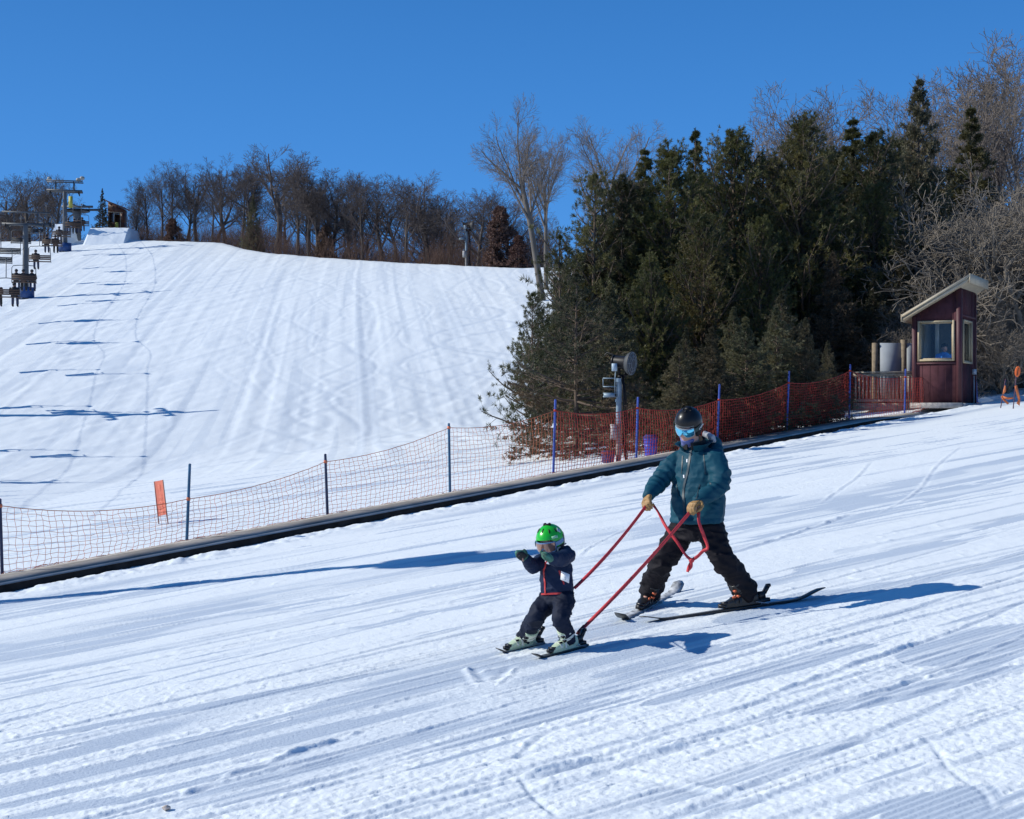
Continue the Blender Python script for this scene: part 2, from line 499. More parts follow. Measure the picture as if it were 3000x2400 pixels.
ptrack([(1500, 1950), (1440, 2000), (1400, 1975), (1395, 1955)], 0.07, 0.02, 0.022, 1.5, 9, packv=0.1)
ptrack([(2400, 1480), (2460, 1440), (2520, 1400), (2560, 1350)], 0.06, 0.015, 0.012, 1.0, 10, packv=0.1)
ptrack([(2560, 1520), (2690, 1440), (2750, 1370), (2830, 1300)], 0.06, 0.015, 0.012, 1.0, 11, packv=0.1)
ptrack([(1700, 1640), (1740, 1600), (1850, 1545), (1930, 1500)], 0.05, 0.015, 0.010, 1.0, 12, packv=0.1)
ptrack([(2100, 1640), (2300, 1580), (2520, 1500)], 0.08, 0.03, 0.03, 1.0, 13)

# far hill: groomer lanes, ski turns and scraped patches
r2, r3 = np.searchsorted(ROWS, 40.0), np.searchsorted(ROWS, 158.0)
sh = slice(r2, r3)
XH = GX[sh]; YH = GY[sh]
hx = XH + 0.09 * (YH - 100) - 0.9 * np.sin(YH / 23.0 + XH / 40)
dh = 0.06 * (fbm2(XH / 9, YH / 14, 81, 2) - 0.5)
dh += 0.035 * (noise2(hx / 0.7, YH / 16, 83) - 0.5) + 0.035 * (fbm2(XH / 0.5, YH / 1.0, 85, 2) - 0.5)
ph = sstep(0.56, 0.66, 0.6 * noise2(hx / 1.3, YH / 9, 88) + 0.4 * noise2((XH + YH * 0.4) / 1.2, YH / 3.0, 89)) * 0.35
leftside = sstep(-10, -26, XH)
ph = ph * (0.25 + 1.1 * leftside) * sstep(0.38, 0.62, noise2((XH - 0.5 * YH) / 0.8, (YH + XH) / 4.0, 93)) * (0.35 + 0.65 * sstep(100, 70, YH))
dh += 0.030 * (noise2((XH - 0.45 * YH) / 0.45, YH / 9.0, 94) - 0.5) * (0.5 + leftside)
ridge = np.abs(((hx / 4.3) % 1.0) - 0.5) * 4.3
lane_r = np.exp(-(ridge / 0.13) ** 2) * (0.3 + 0.7 * noise2(hx / 4.3, YH / 18, 90))
dh += 0.014 * lane_r
for i in range(110):
    left = trk.random() < 0.5
    x0 = trk.uniform(-45, -12) if left else trk.uniform(-14, 10)
    y0 = trk.uniform(42, 140) if left else trk.uniform(60, 110)
    amp = trk.uniform(0.3, 1.8); wl = trk.uniform(14, 30); ph0 = trk.uniform(0, 6.28); ln = trk.uniform(12, 45)
    cx = x0 + (0.35 if left else -0.15) * (YH - y0) + amp * np.sin(2 * np.pi * (YH - y0) / wl + ph0)
    slope = (0.35 if left else -0.15) + amp * 2 * np.pi / wl * np.cos(2 * np.pi * (YH - y0) / wl + ph0)
    q = (XH - cx) / np.sqrt(1 + slope ** 2)
    fade = sstep(y0, y0 + 4, YH) * sstep(y0 + ln, y0 + ln - 4, YH)
    wdt = trk.uniform(0.08, 0.15)
    e = np.exp(-(q / wdt) ** 2)
    dh += fade * (-0.007 * e + 0.006 * np.exp(-((q - 2.2 * wdt) / wdt) ** 2))
    ph = np.maximum(ph, fade * np.exp(-((q + 1.5 * wdt) / (1.6 * wdt)) ** 2) * trk.uniform(0.08, 0.3))
for i in range(34):                        # crowded turns low on the right of the run
    x0 = trk.uniform(-12, 4); y0 = trk.uniform(46, 70); amp = trk.uniform(0.8, 2.6); wl = trk.uniform(9, 18); ph0 = trk.uniform(0, 6.28); ln = trk.uniform(10, 26)
    cx = x0 - 0.05 * (YH - y0) + amp * np.sin(2 * np.pi * (YH - y0) / wl + ph0); slope = amp * 2 * np.pi / wl * np.cos(2 * np.pi * (YH - y0) / wl + ph0)
    q = (XH - cx) / np.sqrt(1 + slope ** 2); fade = sstep(y0, y0 + 3, YH) * sstep(y0 + ln, y0 + ln - 3, YH); wdt = trk.uniform(0.10, 0.2)
    dh += fade * (-0.010 * np.exp(-(q / wdt) ** 2) + 0.008 * np.exp(-((q - 2 * wdt) / wdt) ** 2))
    ph = np.maximum(ph, fade * np.exp(-((q + 1.5 * wdt) / (1.8 * wdt)) ** 2) * trk.uniform(0.15, 0.5))
dh += 0.016 * (noise2(hx / 0.28, YH / 30, 95) - 0.5) + 0.03 * (noise2(hx / 1.1, YH / 40, 96) - 0.5)
ph = np.maximum(ph, 0.35 * sstep(0.66, 0.74, noise2(hx / 0.35, YH / 22, 97)))
wh = sstep(40, 47, YH)
pkfull = np.zeros_like(GZ); defull = np.zeros_like(GZ)
wn = 1 - sstep(40, 47, Y)
defull[sl] += d_ * wn; pkfull[sl] += pk * wn
defull[sh] += dh * wh; pkfull[sh] += ph * wh

# ------------------------------------------------------------------ snow
def snow_material():
    m = bpy.data.materials.new("snow"); m.use_nodes = True
    n = m.node_tree.nodes; l = m.node_tree.links; p = n["Principled BSDF"]
    at = n.new("ShaderNodeAttribute"); at.attribute_name = "pack_shade"
    tc = n.new("ShaderNodeTexCoord")
    nz = n.new("ShaderNodeTexNoise"); nz.inputs["Scale"].default_value = 1.3; nz.inputs["Detail"].default_value = 6
    l.new(tc.outputs["Object"], nz.inputs["Vector"])
    r = n.new("ShaderNodeValToRGB")
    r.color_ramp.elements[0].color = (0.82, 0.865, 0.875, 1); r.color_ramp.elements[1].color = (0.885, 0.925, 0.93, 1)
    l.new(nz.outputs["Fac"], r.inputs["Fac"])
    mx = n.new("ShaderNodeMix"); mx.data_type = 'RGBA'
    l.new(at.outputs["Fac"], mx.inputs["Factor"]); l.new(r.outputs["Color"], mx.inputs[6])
    mx.inputs[7].default_value = (0.54, 0.615, 0.70, 1)  # packed snow's greyer tone, deepened to carry painted shade of the corduroy ridges
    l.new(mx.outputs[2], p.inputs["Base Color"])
    p.inputs["Roughness"].default_value = 0.62
    p.inputs["Specular IOR Level"].default_value = 0.25
    b1 = n.new("ShaderNodeTexNoise"); b1.inputs["Scale"].default_value = 42; b1.inputs["Detail"].default_value = 6; b1.inputs["Roughness"].default_value = 0.65
    l.new(tc.outputs["Object"], b1.inputs["Vector"])
    b = n.new("ShaderNodeBump"); b.inputs["Strength"].default_value = 0.42; b.inputs["Distance"].default_value = 0.02
    l.new(b1.outputs["Fac"], b.inputs["Height"]); l.new(b.outputs["Normal"], p.inputs["Normal"])
    return m
M_SNOW = snow_material()

# ------------------------------------------------------------------ line of the conveyor belt and its fence
DECK = 0.15
FP1 = G(545, 1580, DECK); FP2 = G(2488, 1226, DECK)
FDIR = nrm((FP2 - FP1)[:2]); FNRM = np.array([FDIR[1], -FDIR[0]])     # FNRM points to the camera's side
def fence_at(px):
    u = (px - 1500) / FPX
    t = (FP1[0] - u * FP1[1]) / (u * FDIR[1] - FDIR[0])
    p = FP1[:2] + FDIR * t
    return p
BELT_W = 1.05
# churned snow along the belt's foot and a shallow bed under it
sd = (X - FP1[0]) * FNRM[0] + (Y - FP1[1]) * FNRM[1]
bank = np.exp(-((sd - (BELT_W + 0.35)) / 0.30) ** 2)
ch = fbm2(X / 0.22, Y / 0.22, 71, 4)
defull[sl] += bank * (0.03 + 0.12 * (ch - 0.5)) * wn
lane2 = np.exp(-((sd - (BELT_W + 1.25)) / 0.35) ** 2) * sstep(0.45, 0.6, noise2(A_ / 5, C_ / 1.0, 72))
pkfull[sl] = np.maximum(pkfull[sl] * (1 - 0.9 * bank), lane2 * 0.9 * wn)
under = sstep(-0.15, 0.05, sd) * (1 - sstep(BELT_W - 0.1, BELT_W + 0.02, sd))
defull[sl] -= under * 0.12
# banked snow edges at the right of the far run
GZ2 = GZ + defull
ii = (np.arange(NR - 1)[:, None] * NC + np.arange(NC - 1)[None]).ravel()
Fg = np.stack([ii, ii + 1, ii + NC + 1, ii + NC], -1)
me = mesh_np("snow_ground", np.stack([GX, GY, GZ2], -1).reshape(-1, 3), [Fg], M_SNOW, True, {"pack_shade": pkfull.ravel()})
ground = link("snow_ground", me)
tag(ground, "groomed snow of the nursery slope and the ski run behind it", None, None, "structure")
# ------------------------------------------------------------------ conveyor belt beside the fence
M_RUBBER = mat("black_rubber", (0.040, 0.033, 0.029), 0.95, spec=0.0, var=0.35, scale=4, bump=0.25, bscale=25)
M_DECK = mat("worn_belt_deck", (0.46, 0.43, 0.39), 0.9, spec=0.08, var=0.3, scale=2.2, bump=0.4, bscale=18)
M_STEEL = mat("grey_steel", (0.23, 0.25, 0.27), 0.5, metal=0.3, var=0.2, scale=6, bump=0.1)
M_BLACK = mat("black_plastic", (0.008, 0.008, 0.010), 0.45, spec=0.2, var=0.2, scale=20)
M_BLUEPOLE = mat("blue_pole", (0.045, 0.085, 0.36), 0.5, var=0.25, scale=7)
M_DARKPOLE = mat("dark_navy_pole", (0.022, 0.035, 0.085), 0.5, var=0.3, scale=7)
M_TEALPOLE = mat("teal_pole", (0.03, 0.12, 0.22), 0.5, var=0.3, scale=7)
M_NET_P = mat("faded_orange_net", (0.68, 0.19, 0.09), 0.8, var=0.25, scale=3)
M_NET_R = mat("red_net", (0.42, 0.045, 0.03), 0.8, var=0.3, scale=3)

belt = empty("conveyor_lift", on(*(FP1[:2])), label="long low conveyor belt with grey deck and black side beside the net fence", cat="conveyor lift")
bo = np.array(belt.location)
def belt_strip(name, s0, z0, s1, z1, m, t0=-14.0, t1=23.8, n=90, thick=None):
    ts = np.linspace(t0, t1, n)
    P = FP1[:2][None] + ts[:, None] * FDIR[None]
    Hc = H(P[:, 0], P[:, 1])
    ez = sstep(t1, t1 - 4.0, ts) * 0.8 + 0.2           # the deck sinks to snow level at its upper end
    quad = []
    for (s, z) in ((s0, z0), (s1, z0), (s1, z1), (s0, z1)):
        q = P + FNRM * s
        quad.append(np.stack([q[:, 0], q[:, 1], Hc + np.where(z > 0, z * ez, z)], 1))
    V = np.stack(quad, 1).reshape(-1, 3) - bo
    F = []
    for i in range(n - 1):
        for k in range(4):
            F.append([i * 4 + k, i * 4 + (k + 1) % 4, (i + 1) * 4 + (k + 1) % 4, (i + 1) * 4 + k])
    F += [[3, 2, 1, 0], [(n - 1) * 4 + k for k in range(4)]]
    return link(name, mesh_np(name, V, [np.array(F)], m, False), belt)
belt_strip("deck", 0.10, -0.1, BELT_W - 0.03, DECK, M_DECK)
belt_strip("belt", 0.30, DECK * 0.5, BELT_W - 0.25, DECK + 0.012, mat("belt_rubber", (0.27, 0.255, 0.235), 0.9, spec=0.08, var=0.3, scale=1.5, bump=0.3))
belt_strip("side_skirt", BELT_W - 0.026, -0.15, BELT_W + 0.02, DECK + 0.006, M_RUBBER)

# ------------------------------------------------------------------ net fence
# photograph columns of each pole: foot x, foot y, top x, top y, net top y at the pole, pole material
POSTS = [(-420, 1752, -425, 1530, 1552, 'd'), (8, 1675, 0, 1465, 1482, 'd'), (545, 1580, 556, 1362, 1462, 't'), (961, 1505, 953, 1333, 1353, 'd'), (1319, 1442, 1315, 1243, 1253, 't'),
         (1620, 1388, 1627, 1173, 1203, 'b'), (1863, 1341, 1869, 1166, 1196, 'b'), (2100, 1296, 2108, 1128, 1172, 'b'),
         (2303, 1258, 2312, 1089, 1122, 'b'), (2487, 1226, 2491, 1070, 1087, 'b'), (2650, 1193, 2653, 1083, 1105, 'b'), (2752, 1188, 2754, 1050, 1088, 'd'), (2864, 1185, 2857, 1072, 1103, 'b')]
PW = []
for i, (fx, fy, tx, ty, ny, k) in enumerate(POSTS):
    p = fence_at(fx)
    zt = (1200 - ty) / FPX * p[1]; zn = (1200 - ny) / FPX * p[1]
    foot = np.array([p[0], p[1], float(H(*p)) - 0.15])
    if i >= 11: foot[2] = (1200 - fy) / FPX * p[1] - 0.1
    top = np.array([(tx - 1500) / FPX * p[1], p[1], zt])
    PW.append((foot, top, zn, {'d': M_DARKPOLE, 't': M_TEALPOLE, 'b': M_BLUEPOLE}[k]))

def net_panel(mb, i, cell, r, seed, bulge):
    f0, t0, n0, _ = PW[i]; f1, t1, n1, _ = PW[i + 1]
    L = np.hypot(*(f1 - f0)[:2])
    nu = max(8, int(L / cell)); g = np.random.default_rng(seed)
    hgt = 1.0
    nv = max(7, int(round(((n0 - f0[2]) + (n1 - f1[2])) / 2 / cell)))
    s = np.linspace(0, 1, nu + 1); q = np.linspace(0, 1, nv + 1)
    sg, qg = np.meshgrid(s, q, indexing='ij')
    base = f0[None, None] * (1 - sg[..., None]) + f1[None, None] * sg[..., None]
    lean0 = (t0 - f0) / (t0[2] - f0[2]); lean1 = (t1 - f1) / (t1[2] - f1[2])
    gz = H(base[..., 0], base[..., 1]) + DECK * 0.5
    if i >= 9: gz = base[..., 2] + 0.12
    sag = 0.10 * L / 3.0 * 4 * sg * (1 - sg) * g.uniform(0.8, 1.3)
    topz = n0 * (1 - sg) + n1 * sg - sag
    z = gz + (topz - gz) * qg
    hz = (z - base[..., 2])
    pos = base + (lean0[None, None] * (1 - sg[..., None]) + lean1[None, None] * sg[..., None]) * 0
    pos[..., 0] += (lean0[0] * (1 - sg) + lean1[0] * sg) * hz
    pos[..., 2] = z
    wob = bulge * np.sin(np.pi * sg) * np.sin(np.pi * (0.15 + 0.85 * qg))
    jx = (g.random(sg.shape) - 0.5) * cell * 0.42; jz = (g.random(sg.shape) - 0.5) * cell * 0.30
    edge = (sg > 0) & (sg < 1)
    jz = jz * (qg < 1)
    pos[..., 0] += FNRM[0] * wob + FDIR[0] * jx * edge; pos[..., 1] += FNRM[1] * wob + FDIR[1] * jx * edge
    pos[..., 2] += jz * edge
    for j in range(nv + 1):
        mb.tube(pos[:, j], r * (1.9 if j in (nv,) else 1.0), 3, caps=False)
    for a in range(0, nu + 1):
        mb.tube(pos[a], r, 3, caps=False)
    # slack net heaped along the foot
    for w_ in range(3 if r > 0.0035 else 9):
        P = pos[:, 0].copy(); P[:, 2] += (g.random(nu + 1)) * (0.05 if w_ < 3 else 0.09); P[:, :2] += FNRM * g.uniform(0.0, 0.12)
        mb.tube(P, r * 1.2, 3, caps=False)

def build_fence(name, label, idx, netmat, cell, r, bulge):
    root = empty(name, PW[idx[0]][0] * [1, 1, 1], label=label, cat="fence")
    o = np.array(root.location)
    for i in idx:
        mb = MB(); net_panel(mb, i, cell, r, 100 + i, bulge); mb.build("net", netmat, root, o)
    return root, o
f_left, o1 = build_fence("net_fence", "sagging thin pale orange net fence on dark slim poles along the open ski run", [0, 1, 2, 3, 4], M_NET_P, 0.10, 0.0034, 0.12)
f_right, o2 = build_fence("net_fence", "dense red net fence on blue poles in front of the evergreens", [5, 6, 7, 8], M_NET_R, 0.085, 0.0060, 0.12)
f_hut, o3 = build_fence("net_fence", "thin dark red net fence hung in front of the maroon hut and its railing", [9, 10, 11], M_NET_R, 0.10, 0.0045, 0.04)
for i, (f, t, zn, m) in enumerate(PW):
    root, o = (f_left, o1) if i <= 4 else (f_right, o2) if i <= 9 else (f_hut, o3)
    mb = MB(); mb.tube([f, f * 0.5 + t * 0.5, t], [0.026, 0.025, 0.023], 8)
    mb.ell(t + [0, 0, 0.004], (0.024, 0.024, 0.018), nu=8, nv=6)
    pole = mb.build("pole", m, root, o, smooth=True, angle=50)
    tb = MB()
    for q in (zn,):
        c = f + (t - f) * (q - f[2]) / (t[2] - f[2])
        tb.tube([c - [0, 0, .025], c + [0, 0, .025]], 0.032, 8)
    tb.build("net_tie", M_NET_R if i > 4 else M_NET_P, pole, o)

# ------------------------------------------------------------------ lift hut
M_MAROON = mat("maroon_siding", (0.074, 0.029, 0.035), 0.85, spec=0.15, var=0.2, scale=5, bump=0.25, bscale=30)
M_MAROON2 = mat("maroon_trim", (0.075, 0.020, 0.025), 0.6, var=0.12, scale=5, bump=0.15)
M_TAN = mat("tan_fascia", (0.44, 0.37, 0.26), 0.6, var=0.1, scale=6, bump=0.1)
M_TAN2 = mat("tan_window_trim", (0.42, 0.34, 0.21), 0.6, var=0.1, scale=9)
M_ROOF = mat("roof_shingle", (0.16, 0.15, 0.14), 0.9, var=0.3, scale=9, bump=0.5)
M_INT = mat("pale_hut_interior", (0.48, 0.47, 0.42), 0.8, var=0.1)
M_INTD = mat("dark_hut_interior", (0.075, 0.075, 0.07), 0.8, var=0.2)
def glass_mat():
    m = bpy.data.materials.new("window_glass"); m.use_nodes = True
    n = m.node_tree.nodes; l = m.node_tree.links
    g = n.new("ShaderNodeBsdfGlossy"); g.inputs["Roughness"].default_value = 0.03; g.inputs["Color"].default_value = (0.9, 0.95, 1, 1)
    t = n.new("ShaderNodeBsdfTransparent"); t.inputs["Color"].default_value = (0.86, 0.9, 0.9, 1)
    fr = n.new("ShaderNodeFresnel"); fr.inputs["IOR"].default_value = 1.6
    mx = n.new("ShaderNodeMixShader")
    l.new(fr.outputs[0], mx.inputs[0]); l.new(t.outputs[0], mx.inputs[1]); l.new(g.outputs[0], mx.inputs[2])
    l.new(mx.outputs[0], n["Material Output"].inputs["Surface"])
    return m
M_GLASS = glass_mat()

HD = 39.2
hc = J(2814, 1184, HD)                       # near corner at ground
hut_z = hc[2] - 0.06
tb_ = 30.0
XL = np.array([-math.cos(R_(tb_)), math.sin(R_(tb_)), 0])      # along the left wall, away from the near corner
XD = np.array([math.sin(R_(tb_)), math.cos(R_(tb_)), 0])       # along the right wall, going back
UZ = np.array([0, 0, 1.0])
WL, WD = 1.36, 2.1
HH, HL = 3.40, 2.62                          # high wall at the near corner, low at the far left
hut = empty("lift_hut", (hc[0], hc[1], hut_z), label="small maroon hut with tan sloping roof fascia and window trim", cat="hut")
ho = np.array(hut.location)
def hp(a, b, z):                             # a along left wall, b back, z up (local to the hut)
    return XL * a + XD * b + UZ * z
def ztop(a): return HH + (HL - HH) * a / WL
Rh = np.stack([XL, XD, UZ], 1)
def wall_with_hole(mb, P, A, Bz, w, zt0, zt1, hole, thick, N):
    """vertical wall: origin P, along A, top height from zt0 to zt1, rectangular hole (a0,a1,z0,z1), thickness along N."""
    def top(a): return zt0 + (zt1 - zt0) * a / w
    a0, a1, z0, z1 = hole
    polys = [[(0, 0), (a0, 0), (a0, top(a0)), (0, top(0))], [(a1, 0), (w, 0), (w, top(w)), (a1, top(a1))],
             [(a0, 0), (a1, 0), (a1, z0), (a0, z0)], [(a0, z1), (a1, z1), (a1, top(a1)), (a0, top(a0))]]
    for pl in polys:
        V = [P + A * x + UZ * z for x, z in pl]; V2 = [v + N * thick for v in V]
        mb.add(V + V2, [[0, 1, 2, 3], [7, 6, 5, 4], [0, 4, 5, 1], [1, 5, 6, 2], [2, 6, 7, 3], [3, 7, 4, 0]])
WLh = (0.22, 1.15, 1.36, 2.42)               # left window opening (a0,a1,z0,z1)
WRh = (0.32, 1.42, 1.30, 2.45)               # right window opening
mb = MB()
wall_with_hole(mb, hp(0, 0, 0), XL, UZ, WL, HH, HL, WLh, 0.09, XD)
wall_with_hole(mb, hp(0, 0.09, 0), XD, UZ, WD - 0.09, HH, HH, (WRh[0] - 0.09, WRh[1] - 0.09, WRh[2], WRh[3]), 0.09, XL)
V = [hp(0, WD, 0), hp(WL, WD, 0), hp(WL, WD, HL), hp(0, WD, HH)]; V2 = [v - XD * 0.08 for v in V]
mb.add(V + V2, [[0, 1, 2, 3], [7, 6, 5, 4], [0, 4, 5, 1], [1, 5, 6, 2], [2, 6, 7, 3], [3, 7, 4, 0]])
mb.box(hp(WL - 0.04, WD / 2, HL / 2), (0.08, WD - 0.18, HL - 0.01), Rh)
# grooves between the siding boards are raised battens
for a in np.arange(0.20, WL - 0.05, 0.22):
    for z0, z1 in (((0.0, 1.22), (2.52, ztop(a) - 0.02)) if WLh[0] - .08 < a < WLh[1] + .08 else ((0.0, ztop(a) - 0.02),)):
        mb.box(hp(a, -0.002, (z0 + z1) / 2), (0.010, 0.004, z1 - z0), Rh)
for b in np.arange(0.25, WD - 0.05, 0.25):
    for z0, z1 in (((0.0, 1.2), (2.55, HH - 0.02)) if WRh[0] - .08 < b < WRh[1] + .08 else ((0.0, HH - 0.02),)):
        mb.box(hp(-0.002, b, (z0 + z1) / 2), (0.004, 0.010, z1 - z0), Rh)
mb.build("wall", M_MAROON, hut)
mb = MB()
for a, b in ((0.05, -0.012), (WL - 0.05, -0.012)):
    mb.box(hp(a, b, ztop(a) / 2 - 0.02), (0.12, 0.03, ztop(a) - 0.06), Rh)
mb.box(hp(-0.014, 0.05, HH / 2 - .02), (0.03, 0.12, HH - 0.06), Rh)
mb.box(hp(-0.014, WD - 0.05, HH / 2 - .02), (0.03, 0.12, HH - 0.06), Rh)
mb.box(hp(WL / 2, -0.014, 1.24), (WL - 0.26, 0.03, 0.05), Rh)
mb.box(hp(-0.013, WD / 2, 2.62), (0.028, WD - 0.2, 0.05), Rh)
mb.build("corner_trim", M_MAROON2, hut)
# roof slab with tan fascia boards
ov = 0.26
sl_ = (HL - HH) / WL
def rp(a, b, dz): return hp(a, b, ztop(a) + dz)
aL, aH = WL + 0.24, -0.30
b0, b1 = -ov, WD + 0.2
mb = MB()
V = [rp(aH, b0, 0.17), rp(aL, b0, 0.17), rp(aL, b1, 0.17), rp(aH, b1, 0.17)]
V += [v + UZ * 0.03 for v in V]
roof = mb.add(V, [[3, 2, 1, 0], [4, 5, 6, 7], [0, 1, 5, 4], [1, 2, 6, 5], [2, 3, 7, 6], [3, 0, 4, 7]]).build("roof", M_ROOF, hut)
mb = MB()
mb.add([rp(aH, b0 + .03, 0.004), rp(aL, b0 + .03, 0.004), rp(aL, b1, 0.004), rp(aH, b1, 0.004)], [[3, 2, 1, 0]])
for bb in (b0, b1):
    for dz0, dz1, e in ((0.0, 0.10, 0), (0.10, 0.175, 0.025)):
        P0 = rp(aH, bb - e, dz0); P1 = rp(aL, bb - e, dz0); P2 = rp(aL, bb - e, dz1); P3 = rp(aH, bb - e, dz1)
        Q = [p + XD * 0.03 for p in (P0, P1, P2, P3)]
        mb.add([P0, P1, P2, P3] + Q, [[0, 1, 2, 3], [7, 6, 5, 4], [0, 4, 5, 1], [1, 5, 6, 2], [2, 6, 7, 3], [3, 7, 4, 0]])
for a, h0, h1 in ((aH, -0.07, 0.20), (aL, -0.02, 0.20)):
    d = -1 if a == aH else 1
    P0, P1, P2, P3 = rp(a, b0 - .02, h0), rp(a, b1 + .02, h0), rp(a, b1 + .02, h1), rp(a, b0 - .02, h1)
    Q = [p + XL * 0.03 * d for p in (P0, P1, P2, P3)]
    mb.add([P0, P1, P2, P3] + Q, [[0, 1, 2, 3], [7, 6, 5, 4], [0, 4, 5, 1], [1, 5, 6, 2], [2, 6, 7, 3], [3, 7, 4, 0]])
mb.build("fascia", M_TAN, roof)
def window(P, A, N, hole):
    a0, a1, z0, z1 = hole; w = 0.055
    mb = MB()
    R = np.stack([A, N, UZ], 1)
    for (x0, x1, y0, y1) in ((a0 - w, a0, z0 - w, z1 + w), (a1, a1 + w, z0 - w, z1 + w), (a0, a1, z0 - w, z0), (a0, a1, z1, z1 + w)):
        mb.box(P + A * (x0 + x1) / 2 + UZ * (y0 + y1) / 2 - N * 0.018, (x1 - x0, 0.044, y1 - y0), R)
    for (x0, x1, y0, y1) in ((a0, a0 + .03, z0, z1), (a1 - .03, a1, z0, z1), (a0 + .03, a1 - .03, z0, z0 + .03), (a0 + .03, a1 - .03, z1 - .03, z1)):
        mb.box(P + A * (x0 + x1) / 2 + UZ * (y0 + y1) / 2 + N * 0.035, (x1 - x0, 0.05, y1 - y0), R)
    wn_ = mb.build("window", M_TAN2, hut)
    mb = MB(); mb.add([P + A * x + UZ * z + N * 0.05 for x, z in ((a0, z0), (a1, z0), (a1, z1), (a0, z1))], [[0, 1, 2, 3]])
    mb.build("pane", M_GLASS, wn_)
window(hp(0, 0, 0), XL, XD, WLh)
window(hp(0, 0, 0), XD, XL, WRh)
mb = MB()
mb.box(hp(WL / 2, WD / 2, 0.06), (WL - 0.2, WD - 0.2, 0.1), Rh)
mb.box(hp(WL - 0.22, 0.5, 0.55), (0.24, 0.7, 0.9), Rh)
mb.build("floor", M_INTD, hut)
mb = MB()
mb.box(hp(WL - 0.095, WD / 2, 1.3), (0.02, WD - 0.4, 2.3), Rh); mb.box(hp(WL * .62, WD - 0.095, 1.5), (0.5, 0.02, 2.2), Rh)
mb.box(hp(0.86, 0.9, 1.9), (0.10, 0.10, 1.9), Rh)
mb.build("inner_panel", M_INT, hut)
mb = MB(); mb.box(hp(-0.06, 1.62, 1.02), (0.10, 0.16, 0.16), Rh); mb.tube([hp(-0.05, 1.62, 0.9), hp(-0.05, 1.62, 0.1)], 0.015, 6)
mb.build("control_box", mat("pale_grey_box", (0.42, 0.46, 0.5), 0.5), hut)
mb = MB(); mb.box(hp(WL / 2, -0.06, 0.02), (WL + 0.1, 0.12, 0.16), Rh); mb.box(hp(-0.07, WD / 2, 0.02), (0.12, WD, 0.14), Rh)
mb.build("foundation", mat("weathered_concrete", (0.36, 0.34, 0.32), 0.9, var=0.25, scale=8, bump=0.4), hut)

# railing and deck left of the hut
M_WOOD = mat("weathered_wood", (0.34, 0.29, 0.22), 0.85, var=0.25, scale=9, bump=0.3)
M_OLDWOOD = mat("old_post_wood", (0.26, 0.20, 0.13), 0.85, var=0.3, scale=9, bump=0.3)
ra = J(2500, 1170, 41.4); rb = J(2682, 1180, 40.6)
ra[2] = rb[2] = J(2682, 1182, 40.6)[2]
rail = empty("deck_railing", ra, label="weathered wooden deck railing with upright balusters left of the maroon hut", cat="railing")
d = nrm(rb - ra); Lr = np.linalg.norm(rb - ra); bk = np.array([-d[1], d[0], 0])
Rr = np.stack([d, bk, UZ], 1)
mb = MB(); mb.box(d * Lr / 2 + UZ * 0.94, (Lr, 0.14, 0.04), Rr); mb.box(d * Lr / 2 + UZ * 0.86, (Lr, 0.04, 0.10), Rr); mb.build("top_rail", M_WOOD, rail)
mb = MB(); mb.box(d * Lr / 2 + UZ * 0.09, (Lr, 0.05, 0.09), Rr); mb.build("bottom_rail", M_WOOD, rail)
for k in range(16):
    mb = MB(); a = 0.08 + k * (Lr - 0.1) / 15.5
    mb.box(d * a + UZ * 0.475 - bk * 0.045, (0.045, 0.04, 0.67), Rr); mb.build("baluster", M_WOOD, rail)
mb = MB(); mb.box(d * Lr / 2 + bk * 0.75 - UZ * 0.02, (Lr, 1.4, 0.08), Rr); mb.box(d * Lr / 2 + bk * 0.02 - UZ * 0.10, (Lr, 0.04, 0.22), Rr); mb.build("deck_floor", M_WOOD, rail)
sc0 = ra + bk * 1.2
screen = empty("wind_screen", sc0 + d * (Lr * 0.25), label="pale grey upright panel between rough timber posts behind the railing", cat="screen")
so = np.array(screen.location)
M_PANEL = mat("pale_grey_panel", (0.30, 0.33, 0.36), 0.6, var=0.08, scale=4)
px_ = lambda px, z: J(px, 1100, 41.9) * [1, 1, 0] + [0, 0, ra[2] + z]
mb = MB(); p0, p1 = px_(2578, 1.0), px_(2641, 1.0)
mb.bar(p0 - so, p1 - so, 0.03, 1.72); mb.build("panel", M_PANEL, screen)
mb = MB(); p0, p1 = px_(2656, 1.0), px_(2676, 1.0); mb.bar(p0 - so, p1 - so, 0.03, 1.70); mb.build("panel", M_PANEL, screen)
for px, h in ((2563, 1.86), (2647, 1.96)):
    mb = MB(); p = px_(px, 0) - so; mb.box(p + UZ * h / 2, (0.15, 0.13, h)); mb.build("timber_post", M_OLDWOOD, screen)

